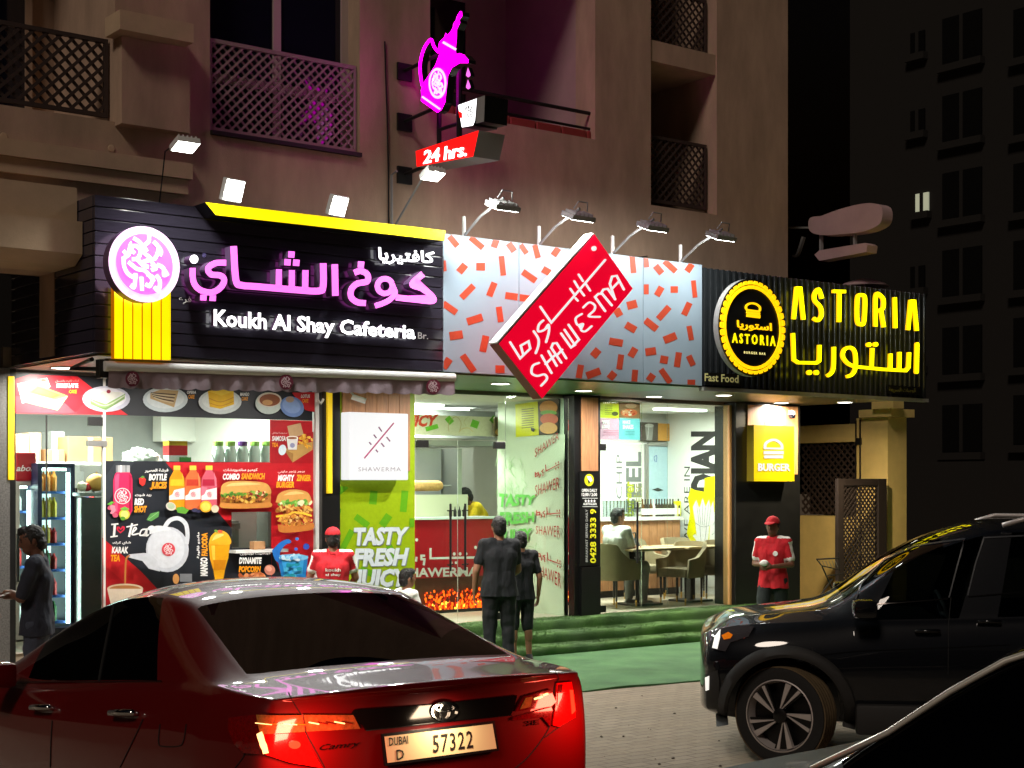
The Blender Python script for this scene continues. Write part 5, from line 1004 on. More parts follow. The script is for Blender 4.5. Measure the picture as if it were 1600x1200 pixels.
# yellow burger light box and security camera
t = Thing('burger_light_box', 'square yellow light box with white burger drawing on the end pier', 'sign', base=fac(1208, 750, 1.6))
x0, x1 = FA(1178, 1.73), FA(1241, 1.73); z0, z1 = fac(1208, 752, 1.73)[2], fac(1208, 665, 1.73)[2]
mb = MB(); mb.box(x0, x1, 1.73, 1.86, z0, z1); t.part('light_box', two(mb), ['sign_yellow', 'sign_yellow_side'])
C8 = cr(1130, 620, 3.53); mb = MB(); f3 = lambda poly: extr(mb, C8(poly), 1.718, 1.729)
f3(ribbon([(232, 286), (236, 258), (264, 240), (294, 240), (322, 262), (326, 288)], 13)); f3(rrect(280, 285, 104, 10, 1)); f3(rrect(280, 308, 108, 18, 0)); f3(rrect(280, 331, 102, 17, 0)); t.part('burger_mark', mb, 'sign_white')
ps, fs, zs = text_quad('BURGER', ((196, 408), (370, 408), (196, 368), (370, 370)), 0.015, 0.5); mb = MB(); mb.add([(lambda a: (a[0], 1.718 if z > 0 else 1.729, a[2]))(fac(1130 + p_[0] / 3.53, 620 + p_[1] / 3.53, 1.718)) for p_, z in zip(ps, zs)], fs); t.part('lettering', mb, 'sign_white')
t = Thing('security_camera', 'small white dome security camera on the end pier by the alley', 'camera', base=fac(1240, 648, 1.85)); ca_, _, cz_ = fac(1240, 648, 1.8)
mb = MB(); mb.lathe([(0.0, 0.06), (0.05, 0.06), (0.055, 0.0), (0.0, 0.0)], (ca_, 1.83, cz_), 16); t.part('mount', mb, 'grey_paint'); mb = MB(); mb.sphere((ca_, 1.83, cz_ - 0.01), 0.048, 14); t.part('dome', mb, 'dark_glass', smooth=True)
t = Thing('bullet_camera', 'white bullet security camera under the awning by the wood planks', 'camera', base=fac(562, 622, 1.8)); ca_, _, cz_ = fac(562, 624, 1.75)
mb = MB(); mb.tube([(ca_ - 0.07, 1.80, cz_ + 0.03), (ca_ + 0.06, 1.72, cz_ - 0.02)], 0.032, 10); t.part('camera_body', mb, 'white_paint'); mb = MB(); mb.tube([(ca_ - 0.05, 1.80, cz_ + 0.05), (ca_ - 0.05, 1.92, cz_ + 0.12)], 0.012, 6); t.part('bracket', mb, 'white_paint')
# ------------------------------------------------------------------ inside the cafeteria
def fb(mb, px0, px1, y0, y1, d, dep, b=0.0):                      # box given by its front face in the picture at depth d
    a0, a1 = FA(px0, d), FA(px1, d); z1, z0 = fac((px0 + px1) / 2, y0, d)[2], fac((px0 + px1) / 2, y1, d)[2]
    (mb.bbox(a0, a1, d, d + dep, z0, z1, b) if b else mb.box(a0, a1, d, d + dep, z0, z1)); return a0, a1, z0, z1
def col_box(mb, c, *a): mb.cur = lin(c); mb.box(*a); mb.cur = None
mat('fridge_navy', (30, 34, 66), 0.35); mat('fridge_glow', (235, 240, 240), 0.5, em=(235, 244, 250), es=2.2); mat('fridge_lamp', (255, 255, 255), 0.5, em=(245, 250, 255), es=16.0); mat('fridge_inside', (226, 232, 236), 0.5); mat('shelf_blue', (70, 110, 190), 0.4); mat('pink_metal', (214, 190, 186), 0.4)
mat('melon', (214, 160, 80), 0.6, var=0.1, vs=12); mat('plastic_bag', (226, 226, 222), 0.35, var=0.06, vs=9, bump=0.5, bs=14); mat('jug_plastic', (214, 228, 222), 0.3); mat('chair_fabric', (150, 136, 108), 0.85, var=0.12, vs=8, bump=0.15, bs=120); mat('chair_leg', (28, 26, 24), 0.4); mat('brass', (206, 164, 80), 0.3, metal=0.9); mat('table_top', (206, 180, 140), 0.4, var=0.08, vs=5, stretch=(1, 8, 1)); mat('counter_red', (170, 20, 34), 0.35); mat('counter_brown', (92, 58, 44), 0.5, var=0.15, vs=5); mat('ember', (255, 120, 20), 0.6, em=(255, 84, 10), es=3.0); mat('ember_hot', (255, 200, 60), 0.6, em=(255, 190, 60), es=4.0); mat('ember_dark', (90, 14, 6), 0.8, em=(220, 30, 8), es=1.1); mat('cream', (206, 204, 176), 0.5); mat('meat', (196, 150, 90), 0.6, var=0.25, vs=30, bump=0.4, bs=40)
def fridge(px0, px1, y0, y1, d, lab, frame, header=None, shelves=6, seed=1, cols=()):
    t = Thing('display_fridge', lab, 'fridge', base=(FA((px0 + px1) / 2, d), d, PLAT)); a0, a1 = FA(px0, d), FA(px1, d); z1 = fac((px0 + px1) / 2, y0, d)[2]; z0 = PLAT + 0.02; w = 0.045
    mb = MB(); mb.box(a0, a0 + w, d, d + 0.6, z0, z1); mb.box(a1 - w, a1, d, d + 0.6, z0, z1); mb.box(a0 + w, a1 - w, d, d + 0.6, z1 - w, z1); mb.box(a0 + w, a1 - w, d, d + 0.6, z0, z0 + 0.12); t.part('cabinet', mb, frame)
    mb = MB(); mb.box(a0 + w, a1 - w, d + 0.55, d + 0.58, z0 + 0.12, z1 - w); t.part('lit_back', mb, 'fridge_glow')
    mb = MB(); mb.box(a1 - w - 0.03, a1 - w - 0.004, d + 0.02, d + 0.05, z0 + 0.16, z1 - w - 0.05); t.part('door_lamp', mb, 'fridge_lamp'); mb = MB(); mb.box(a0 + w + 0.002, a1 - w - 0.04, d + 0.02, d + 0.06, z1 - w - 0.03, z1 - w - 0.004); t.part('top_lamp', mb, 'fridge_lamp')
    if header:
        mb = MB(); mb.bbox(a0, a1, d - 0.02, d + 0.5, z1 + 0.003, z1 + 0.30, 0.02); h = t.part('header_sign', mb, 'counter_red'); p = Print(lambda px, py, l: fac(px, py, d - 0.02 - l)); p.tb(header, px0 + 1.5, y0 - 25, px1 - 3, y0 - 16, WH, 0.02, 0.3); t.part('lettering', p.mb, 'print_lit', h)
    rd = random.Random(seed)
    for s_ in range(shelves):
        z = z0 + 0.16 + (z1 - w - z0 - 0.16) * s_ / shelves; mb = MB(); mb.box(a0 + w + 0.002, a1 - w - 0.034, d + 0.06, d + 0.54, z, z + 0.025); sh = t.part('shelf', mb, 'shelf_blue')
        g_ = MB(); x = a0 + w + 0.03; c_ = lin(rd.choice(cols)); g_.cur = c_
        while x < a1 - w - 0.07:
            h = rd.uniform(0.15, 0.21); g_.cur = c_ if rd.random() < 0.75 else lin(rd.choice(cols)); g_.lathe([(0.032, 0), (0.034, h * 0.7), (0.014, h * 0.9), (0.014, h)], (x, d + 0.12, z + 0.027), 8); g_.lathe([(0.026, 0), (0.028, h * 0.7), (0.012, h * 0.9), (0.012, h)], (x + 0.01, d + 0.25, z + 0.027), 8); x += 0.07
        t.part('bottles', g_, 'print', sh, kind='stuff')
    mb = MB(); mb.box(a0 + w, a1 - w, d + 0.004, d + 0.012, z0 + 0.13, z1 - w); t.part('glass_door', mb, 'shop_glass')
    mb = MB(); mb.box(a0 + 0.01, a0 + 0.03, d - 0.03, d - 0.002, z0 + 0.6, z0 + 1.1); t.part('door_handle', mb, 'dark_metal')
fridge(24, 56, 752, 940, 3.1, 'drinks fridge with a red header at the far left inside the cafeteria', 'pink_metal', 'abol', 5, 3, [(200, 40, 40), (230, 230, 230), (190, 60, 50), (60, 120, 60)])
fridge(59, 117, 724, 940, 2.9, 'navy framed drinks fridge with blue shelves inside the cafeteria', 'fridge_navy', None, 6, 5, [(206, 40, 50), (226, 190, 60), (230, 230, 226), (220, 60, 60), (70, 130, 70), (240, 150, 60)])
mb = MB(); mb.box(FA(22, 3.75), FA(176, 3.75), 3.75, 4.4, 2.20, 2.235); mb.box(FA(30, 3.75), FA(33, 3.75), 3.8, 3.85, PLAT, 2.20); mb.box(FA(160, 3.75), FA(163, 3.75), 3.8, 3.85, PLAT, 2.20); Thing('storage_shelf', 'high storage shelf carrying cartons behind the fridges', 'shelf', base=(FA(100, 3.75), 3.75, PLAT), mb=mb, m='white_paint')
for px0, px1, y0, lab, m_ in ((23, 46, 678, 'tall brown carton at the far left of the high shelf', 'cardboard'), (46.5, 64, 676, 'brown carton right of the tall one on the high shelf', 'cardboard'), (72, 101, 702, 'small reddish carton in the middle of the high shelf', 'cardboard'), (106, 176, 682, 'widest brown carton at the right of the high shelf', 'cardboard'), (80.5, 101, 674, 'pale plastic crate lid standing behind the small carton', 'grey_paint')):
    d = 3.80 if m_ == 'cardboard' else 4.2; a0, a1 = FA(px0, d), FA(px1, d); z1 = fac(px0, y0, d)[2]; t = Thing('carton', lab, 'carton', base=((a0 + a1) / 2, d, 2.235), group='cartons on the high shelf' if m_ == 'cardboard' else None); mb = MB(); mb.bbox(a0, a1, d, d + 0.3, 2.2355, z1, 0.006); t.part('box', mb, m_)
    if m_ == 'cardboard': mb = MB(); mb.box((a0 + a1) / 2 - 0.03, (a0 + a1) / 2 + 0.03, d - 0.002, d - 0.0003, 2.24, z1 - 0.006); t.part('tape', mb, 'cream')
t = Thing('snack_rack', 'rack of hanging red and blue snack packets beside the navy fridge', 'rack', base=(FA(132, 3.2), 3.2, PLAT)); mb = MB(); mb.box(FA(119, 3.2), FA(121, 3.2), 3.2, 3.25, PLAT, 1.95); mb.box(FA(146, 3.2), FA(148, 3.2), 3.2, 3.25, PLAT, 1.95); t.part('frame', mb, 'dark_metal')
rd = random.Random(9)
for j in range(5):
    for i in range(3):
        px = 122 + i * 8.5; y = 776 + j * 16; g_ = MB(); g_.cur = lin([(190, 30, 44), (40, 70, 160), (200, 50, 50), (40, 130, 70), (226, 150, 40)][(i + 2 * j) % 5]); a0, a1 = FA(px, 3.18), FA(px + 8, 3.18); z0, z1 = fac(px, y + 15, 3.18)[2], fac(px, y, 3.18)[2]; am, zm = (a0 + a1) / 2, (z0 + z1) / 2
        g_.add([(a0, 3.18, z0), (a1, 3.18, z0), (a1, 3.18, z1), (a0, 3.18, z1), (am, 3.13, zm), (am, 3.21, zm)], [(0, 1, 4), (1, 2, 4), (2, 3, 4), (3, 0, 4), (1, 0, 5), (2, 1, 5), (3, 2, 5), (0, 3, 5)]); t.part('snack_packet', g_, 'print')
mb = MB(); fb(mb, 124, 160, 770, 775, 2.7, 0.6); a0, a1 = FA(128, 2.7), FA(160, 2.7); mb.box(a0, a1, 2.72, 3.3, PLAT, 1.85); Thing('steel_counter', 'brushed steel counter at the edge of the cafeteria doorway', 'counter', base=(a0, 2.7, PLAT), mb=mb, m='steel')
z = fac(140, 768, 2.8)[2]
for px, r_, lab, m_ in ((150, 0.10, 'large round melon on the steel counter', 'melon'), (136, 0.05, 'small reddish fruit on the steel counter', 'counter_red'), (128, 0.055, 'pale yellow fruit at the left of the steel counter', 'cream')):
    a = FA(px, 2.85); mb = MB(); mb.sphere((a, 2.85, z + r_ * 0.95), r_, 16, (1, 1, 0.94)); mb.tube([(a, 2.85, z + r_ * 1.85), (a + 0.01, 2.85, z + r_ * 2.05)], 0.008, 5); Thing('fruit', lab, 'fruit', base=(a, 2.85, z), mb=mb, m=m_, smooth=True, angle=60)
# work counter seen through the service opening
mb = MB(); zc = 2.19; mb.box(FA(165, 3.0), FA(425, 3.0), 3.0, 3.7, zc - 0.06, zc); mb.box(FA(165, 3.0), FA(425, 3.0), 3.1, 3.6, PLAT, zc - 0.06); Thing('work_counter', 'steel work counter behind the service opening', 'counter', base=(FA(300, 3.0), 3.0, PLAT), mb=mb, m='steel')
bmx = bmesh.new(); bmesh.ops.create_icosphere(bmx, subdivisions=4, radius=1.0); rd = random.Random(2)
from mathutils import noise as mn
for v in bmx.verts:
    k = 1 + 0.28 * mn.noise(v.co * 2.6) + 0.14 * mn.noise(v.co * 6.0); v.co = Vector((FA(224, 3.2) + v.co.x * 0.20 * k, 3.25 + v.co.y * 0.16 * k, zc + 0.002 + max(0, (v.co.z + 0.5) * 0.12 * k)))
mb = MB(); mb.bm(bmx); Thing('plastic_bag', 'crumpled white plastic bag lying on the work counter', 'bag', base=(FA(224, 3.2), 3.25, zc), mb=mb, m='plastic_bag', smooth=True)
t = Thing('milk_carton', 'red and white juice carton with a yellow top on the work counter', 'carton', base=(FA(278, 3.05), 3.05, zc)); a0, a1 = FA(264, 3.05), FA(293, 3.05); zt_ = fac(278, 689, 3.05)[2]; h = zt_ - zc
for c_, f0, f1, nm in (((236, 236, 236), 0, .42, 'lower_half'), ((200, 40, 50), .42, .82, 'upper_half'), ((236, 200, 60), .82, 1, 'top')): mb = MB(); mb.cur = lin(c_); mb.box(a0, a1, 3.05, 3.2, zc + h * f0 + .001, zc + h * f1); t.part(nm, mb, 'print')
mb = MB(); mb.cur = lin((70, 140, 60)); mb.box(a0 + 0.12, a1 + 0.03, 3.02, 3.04, zc + 0.001, zc + h * 0.35); t.part('green_leaf_print', mb, 'print')
for i in range(5):
    px = 341 + i * 19; a = FA(px, 3.15); lab = ['plastic pitcher with a green lid at the left end of the row of five', 'second pitcher from the left on the work counter', 'pitcher with the purple lid in the middle of the row', 'fourth pitcher from the left on the work counter', 'last pitcher at the right end of the row by the tea poster'][i]; t = Thing('pitcher', lab, 'pitcher', base=(a, 3.15, zc), group='pitchers on the work counter')
    zt_ = fac(px, 697, 3.15)[2]; hh = zt_ - zc; mb = MB(); mb.lathe([(0.055, 0.001), (0.066, 0.02), (0.068, hh * 0.75), (0.05, hh)], (a, 3.15, zc), 14); t.part('body', mb, 'jug_plastic', smooth=True, angle=40)
    mb = MB(); mb.cur = lin((100, 60, 130) if i == 2 else (150, 196, 96)); mb.lathe([(0.056, 0), (0.058, 0.05), (0.03, 0.055)], (a, 3.15, zc + hh + 0.002), 12); t.part('lid', mb, 'print'); mb = MB(); mb.tube([(a - 0.06, 3.12, zc + hh * 0.85), (a - 0.10, 3.10, zc + hh * 0.6), (a - 0.065, 3.12, zc + hh * 0.25)], 0.009, 6); t.part('handle', mb, 'jug_plastic')
mb = MB(); fb(mb, 349, 373, 655, 682, 5.585, 0.012); Thing('wall_notice', 'white paper notice on the grey back wall of the cafeteria', 'notice', base=fac(360, 682, 5.58), mb=mb, m='white_paint')
mb = MB(); fb(mb, 252, 340, 640, 690, 5.3, 0.25); Thing('steel_cabinet', 'pale steel wall cabinet behind the service opening', 'cabinet', base=fac(300, 690, 5.3), mb=mb, m='inner_white')
# ------------------------------------------------------------------ inside the grill shop
DC = 3.3
t = Thing('grill_counter', 'red grill counter with white Arabic lettering over a glowing ember box', 'counter', base=(FA(700, DC), DC, PLAT)); a0, a1 = FA(600, DC), FA(772, DC); zt_ = fac(700, 808, DC)[2]; zb_ = fac(700, 902, DC)[2]
mb = MB(); mb.box(a0, a1, DC, DC + 0.4, zb_, zt_ - 0.03); t.part('red_front', mb, 'counter_red'); mb = MB(); mb.box(a0, a1 + 0.03, DC - 0.03, DC + 0.42, zt_ - 0.028, zt_); t.part('top', mb, 'white_paint'); mb = MB(); mb.box(a0, a1, DC + 0.10, DC + 0.4, PLAT, zb_ - 0.002); t.part('lower_panel', mb, 'counter_brown')
p = Print(on(DC)); C9 = lambda pts: [(640 + x / 5.45, 760 + y / 5.45) for x, y in pts]
for pts in ([(178, 525), (178, 612), (560, 605)], [(132, 590), (100, 590), (100, 620), (128, 620), (120, 672)], [(60, 600), (55, 640)], [(355, 640), (355, 660)], [(395, 640), (395, 660)]): p.line(C9(pts), 3.4, WH, False)
for x, y in ((60, 455), (562, 520), (380, 575), (430, 575), (480, 575)): p.ell(*C9([(x, y)])[0], 2.2, 2.6, WH)
p.text('SHAWERMA', (*C9([(-60, 772), (585, 760)]), *C9([(-60, 700), (585, 690)])), WH, 0.03, space=1.0); t.part('white_lettering', p.mb, 'print')
rd = random.Random(12); em = {'ember': MB(), 'ember_hot': MB(), 'ember_dark': MB()}; az0, az1 = FA(668, DC), FA(760, DC); ez = fac(700, 952, DC)[2]
mb = MB(); mb.box(az0 - 0.03, az1 + 0.03, DC - 0.02, DC + 0.095, ez - 0.05, ez - 0.004); t.part('ember_tray', mb, 'black_panel')
for i in range(330):
    k = rd.random(); nm = 'ember_dark' if k < 0.5 else 'ember' if k < 0.88 else 'ember_hot'; u = rd.random(); hh = rd.random() ** 1.6; r_ = rd.uniform(0.008, 0.022) * (1.2 if hh < 0.3 else 0.7); x, y, z = az0 + (az1 - az0) * u, DC + 0.02 + 0.06 * rd.random(), ez + hh * 0.24
    if nm == 'ember_hot' and hh > 0.35: nm = 'ember'
    bmx = bmesh.new(); bmesh.ops.create_icosphere(bmx, subdivisions=1, radius=r_)
    for v in bmx.verts: v.co = Vector((x + v.co.x * rd.uniform(.6, 1.3), y + v.co.y * 0.6, z + v.co.z * rd.uniform(.8, 2.2)))
    em[nm].bm(bmx)
for nm in em: t.part('embers', em[nm], nm, kind='stuff')
t = Thing('menu_banner', 'white banner with red lettering hanging over the grill', 'banner', base=fac(700, 680, 3.6)); mb = MB(); mb.cur = lin((226, 220, 190)); fb(mb, 600, 776, 649, 680, 3.6, 0.03); t.part('panel', mb, 'print')
p = Print(on(3.598), 620, 600, 8.57); p.text('JUICY', ((40, 562), (540, 560), (60, 425), (560, 420)), (206, 70, 50), 0.05, 0.15)
for q in (rrect(470, 585, 170, 60, -15), rrect(705, 485, 100, 80, 50), rrect(1045, 535, 100, 100, 20), rrect(1300, 480, 90, 90, 40)): p.poly(q, (110, 180, 50))
p.line([(700, 640), (690, 560), (720, 480), (800, 440), (860, 520), (840, 640)], 7, (190, 170, 120)); p.line([(830, 650), (880, 600), (960, 590), (1020, 640)], 10, (226, 200, 150)); p.line([(960, 430), (900, 500), (930, 560)], 6, (200, 190, 150)); t.part('printed_picture', p.mb, 'print')
t = Thing('extractor_hood', 'steel extractor hood over the grill behind the glass doors', 'hood', base=fac(700, 720, 4.2)); mb = MB(); fb(mb, 600, 778, 684, 696, 4.0, 1.2); t.part('front_lip', mb, 'steel'); mb = MB(); fb(mb, 600, 774, 640, 684, 4.3, 0.9); t.part('duct_box', mb, 'inner_grey')
t = Thing('rotisserie', 'horizontal roasting spit with golden meat behind the glass', 'grill', base=(FA(668, 3.7), 3.7, 1.6)); a0, a1 = FA(640, 3.7), FA(689, 3.7); z = fac(670, 759, 3.7)[2]
mb = MB(); mb.tube([(a0, 3.7, z), (a0 + 0.05, 3.7, z), (a1 - 0.05, 3.7, z), (a1, 3.7, z)], [0.045, 0.07, 0.068, 0.05], 14); t.part('meat', mb, 'meat', smooth=True, angle=50); mb = MB(); mb.tube([(a0 - 0.1, 3.7, z), (a1 + 0.16, 3.7, z)], 0.012, 8); t.part('spit', mb, 'steel'); mb = MB(); mb.box(a0 - 0.1, a1 + 0.18, 3.95, 4.0, 1.5, 2.45); t.part('steel_back', mb, 'inner_grey'); mb = MB(); mb.box(a1 + 0.2, a1 + 0.26, 3.6, 4.0, 1.5, 2.45); t.part('side_frame', mb, 'steel')
mb = MB(); fb(mb, 600, 731, 773, 807, 3.5, 0.02); Thing('sneeze_guard', 'cream splash panel standing on the red counter', 'panel', base=fac(690, 807, 3.5), mb=mb, m='cream')
for i, (px, c_) in enumerate(((704, (40, 40, 44)), (711, (60, 60, 60)), (718, (40, 40, 44)), (725, (70, 60, 50)))):
    mb = MB(); a = FA(px, 3.42); mb.lathe([(0.02, 0), (0.022, 0.07), (0.008, 0.10), (0.004, 0.13)], (a, 3.42, zt_ + 0.001), 8); mb.cur = None; Thing('squeeze_bottle', ORD[i] + ' dark squeeze bottle from the left on the red counter', 'bottle', base=(a, 3.42, zt_), mb=mb, m='chair_leg', smooth=True, angle=40, group='squeeze bottles on the grill counter')
mb = MB(); fb(mb, 735, 790, 700, 830, 5.4, 0.5); Thing('steel_fridge', 'tall dull steel fridge at the back of the grill shop', 'fridge', base=(FA(760, 5.4), 5.4, PLAT), mb=mb, m='inner_white')
# printed side wall of the grill shop (stands square to the street)
t = Thing('printed_partition', 'white partition with green and red slogans running into the grill shop', 'partition', base=(aSh - 0.01, 3, PLAT)); d_end = sid(779, 800, aSh)[1]
mb = MB(); mb.box(aSh - 0.018, aSh - 0.002, 2.06, d_end, PLAT, sid(850, 680, aSh)[2]); t.part('panel', mb, 'inner_green')
sf = lambda px, py, l: sid(px, py, aSh - 0.018 - l); p = Print(sf, 640, 600, 5.714); GN, RE = (110, 190, 90), (176, 50, 50)
rd = random.Random(5)
for i in range(34):
    x, y = rd.uniform(800, 1030), rd.uniform(600, 960); p.line([(x, y), (x + rd.uniform(-40, 50), y + rd.uniform(10, 60)), (x + rd.uniform(-60, 60), y + rd.uniform(50, 130))], 4, (176, 206, 160))
p.text('TASTY', ((795, 1092), (1122, 1072), (800, 985), (1128, 998)), GN, 0.05, 0.1); p.text('SHAWER', ((1118, 655), (1332, 495), (1118, 580), (1332, 425)), RE, 0.0, space=1.1); p.text('SHAWER', ((1120, 1002), (1336, 932), (1120, 908), (1336, 828)), RE, 0.0, space=1.1)
def arab_skewer(p, x0, y0, x1, y1, col, w=9):
    f_ = lambda u, v: (x0 + (x1 - x0) * u, y0 + (y1 - y0) * u + v * 60)
    for pts in ([f_(1, 0), f_(.46, 0), f_(.44, -1.0)], [f_(.36, -.5), f_(.28, -.3), f_(.34, 0), f_(.33, .5)], [f_(.22, 0), f_(.2, .5)], [f_(.02, -.7), f_(.02, 0), f_(.16, 0), f_(.14, -.4), f_(.02, -.3)]): p.line(pts, w, col, False)
    for u in (.86, .96): p.line([f_(u, -.5), f_(u, -.2)], w, col, False); p.line([f_(u, .3), f_(u, .6)], w, col, False)
arab_skewer(p, 1118, 830, 1336, 715, RE); p.ox, p.oy, p.k = 640, 760, 5.454
p.text('FRESH', ((765, 326), (1066, 298), (765, 226), (1062, 222)), GN, 0.05, 0.05); p.text('JUICY', ((765, 484), (1042, 452), (765, 380), (1045, 362)), GN, 0.05, 0.05); arab_skewer(p, 1078, 245, 1286, 226, RE); p.text('SHAWER', ((1075, 402), (1282, 436), (1075, 338), (1282, 335)), RE, 0.0, space=1.1); arab_skewer(p, 1082, 588, 1290, 664, RE); p.text('SHAWER', ((1086, 742), (1290, 866), (1086, 662), (1290, 742)), RE, 0.0, space=1.1); p.line([(1080, 480), (1060, 640), (1030, 810)], 5, (160, 196, 150)); p.line([(960, 500), (1060, 520)], 5, (160, 196, 150))
t.part('printed_lettering', p.mb, 'print')
t = Thing('menu_board', 'yellow menu board with a burger picture high on the partition', 'menu board', base=(aSh - 0.02, 3, 2.6)); p = Print(lambda px, py, l: sid(px, py, aSh - 0.03 - l)); mb = MB(); f_ = [sid(*q, aSh - 0.03) for q in ((805, 632), (873, 622), (872, 677), (806, 683))]; mb.prism(f_, [(aSh - 0.004, q[1], q[2]) for q in f_]); t.part('board', mb, 'black_panel')
p.poly([(805, 632), (840, 627), (842, 680), (806, 683)], (206, 206, 24)); p.poly([(840, 627), (873, 622), (872, 677), (842, 680)], (70, 56, 44))
for i in range(9): p.line([(815, 640 + i * 3.6), (834, 638 + i * 3.6)], 1.1, (90, 90, 40), False)
p.poly([(829, 668), (836, 670), (834, 675), (830, 673)], (30, 30, 30)); p.ell(857, 637, 14, 11, (196, 130, 60)); p.ell(857, 645, 13, 4, (110, 160, 60)); p.ell(858, 655, 14, 9, (196, 90, 50)); p.ell(857, 669, 14, 9, (214, 160, 90)); t.part('printed_picture', p.mb, 'print')
t = Thing('burger_picture', 'square burger picture panel hanging beside the white banner', 'picture', base=fac(786, 682, 3.5)); mb = MB(); mb.cur = lin((110, 96, 70)); fb(mb, 773, 800, 652, 682, 3.5, 0.03); t.part('panel', mb, 'print'); p = Print(on(3.498)); p.ell(785, 675, 11, 7, (214, 160, 90)); p.blob(786, 665, 11, 6, [(120, 170, 70), (206, 120, 60), (190, 60, 40)], 18, (1.5, 4), 4); p.ell(786, 658, 9, 4, (200, 150, 100)); t.part('printed_picture', p.mb, 'print')
# ------------------------------------------------------------------ inside the burger restaurant
AM = 6.45
t = Thing('wall_mural', 'white wall mural with big black letters, yellow splash and drawn fries', 'mural', base=(AM, 3, PLAT)); mf = lambda px, py, l: sid(px, py, AM - 0.012 - l); p = Print(mf, 1040, 640, 5.0)
mb = MB(); mb.box(AM - 0.012, AM - 0.001, 2.4, sid(1062, 800, AM)[1], PLAT + 0.12, 2.95); t.part('panel', mb, 'inner_white')
BK, YE = (52, 50, 50), (240, 230, 10)
p.text('WE ARE IN', ((190, 1046), (190, 446), (145, 1046), (145, 446)), (60, 58, 56), -0.005); p.text('DIAN', ((375, 650), (375, 170), (212, 650), (212, 170)), BK, 0.06); p.text('ED', ((478, 510), (478, 250), (390, 510), (390, 250)), BK, 0.06)
p.poly([(175, 690), (195, 612), (235, 630), (300, 642), (305, 536), (432, 508), (440, 690), (495, 720), (495, 920), (390, 960), (340, 1095), (262, 1112), (205, 1060), (165, 970), (192, 800)], YE)
p.text('ASTORIAN', ((488, 892), (488, 500), (430, 892), (430, 500)), BK, 0.02); p.text('FRIED IN', ((420, 790), (420, 570), (400, 790), (400, 570)), (150, 140, 20), 0.0)
p.poly([(345, 920), (380, 800), (440, 820), (495, 850), (495, 1072), (340, 1084)], (232, 232, 230)); p.poly([(212, 760), (240, 704), (262, 770), (290, 690), (312, 760), (340, 700), (352, 770), (372, 712), (384, 880), (340, 912), (262, 905), (232, 886)], (236, 236, 234)); p.poly([(232, 886), (262, 905), (340, 912), (330, 1060), (296, 1100), (252, 1070)], (240, 240, 238)); p.poly([(212, 985), (232, 972), (300, 1070), (284, 1084)], (236, 236, 234))
for pts in ([(240, 720), (262, 890)], [(262, 770), (276, 900)], [(290, 700), (288, 900)], [(312, 760), (300, 906)], [(340, 705), (318, 908)], [(352, 770), (336, 908)], [(232, 886), (290, 916), (345, 905)], [(268, 910), (280, 1080)], [(320, 914), (300, 1080)], [(370, 900), (400, 860), (440, 880), (430, 930)], [(390, 1000), (440, 990), (490, 1010)], [(360, 980), (390, 960), (420, 980)], [(380, 1040), (440, 1030), (480, 1050)]): p.line(pts, 3.5, (140, 140, 140))
t.part('printed_picture', p.mb, 'print')
t = Thing('menu_boards_panel', 'cluster of four coloured menu boards over the restaurant door', 'menu board', base=fac(968, 687, 2.35))
for q, c_ in (((936.5, 628, 967, 653), (206, 206, 40)), ((968, 629, 1000, 653), (150, 110, 80)), ((936.5, 654, 967, 687), (214, 160, 190)), ((968, 654, 1000, 687), (120, 190, 206))):
    mb = MB(); mb.cur = lin(c_); fb(mb, q[0], q[2], q[1], q[3], 2.35, 0.02); t.part('menu_board', mb, 'print')
p = Print(on(2.348))
for i in range(6): p.line([(945, 633 + i * 2.8), (957, 633 + i * 2.8)], 0.9, (120, 120, 50), False)
p.ell(961, 646.5, 5, 3.4, (80, 74, 40)); p.ell(983, 645, 13, 6, (214, 110, 70)); p.blob(983, 645, 11, 4, [(226, 160, 120), (190, 60, 40), (230, 210, 190)], 18, (1, 3), 6); p.ell(986, 634, 9, 4, (200, 160, 130)); p.tb('WE', 941, 657, 952, 662, WH, 0.04); p.tb('LOVE', 941, 664, 952, 669, WH, 0.04); p.tb('MAKE', 973, 657, 985, 662, WH, 0.04); p.tb('SHAKES', 973, 664, 990, 670, WH, 0.04)
for i in range(3): p.line([(943, 673 + i * 2.6), (966, 673 + i * 2.6)], 0.8, (190, 110, 140), False); p.line([(977, 674 + i * 2.6), (992, 674 + i * 2.6)], 0.8, (80, 140, 150), False)
t.part('printed_picture', p.mb, 'print')
t = Thing('menu_strip', 'brown and orange menu strip with a milkshake glass at the back', 'menu board', base=fac(1032, 689, 4.42))
for q, c_ in (((1002, 660, 1028, 689), (84, 76, 68)), ((1028.4, 662, 1063, 689), (206, 150, 70))): mb = MB(); mb.cur = lin(c_); fb(mb, q[0], q[2], q[1], q[3], 4.42, 0.03); t.part('menu_board', mb, 'print')
p = Print(on(4.418)); p.poly([(1008, 666), (1021, 666), (1019, 688), (1010, 688)], (150, 150, 146)); p.ell(1014.5, 665, 7, 3, (190, 190, 186)); p.line([(1014, 662), (1012, 686)], 1, (214, 214, 210), False)
for i in range(5): p.line([(1042, 670 + i * 3.3), (1054, 670 + i * 3.3)], 0.8, (130, 90, 40), False)
t.part('printed_picture', p.mb, 'print')
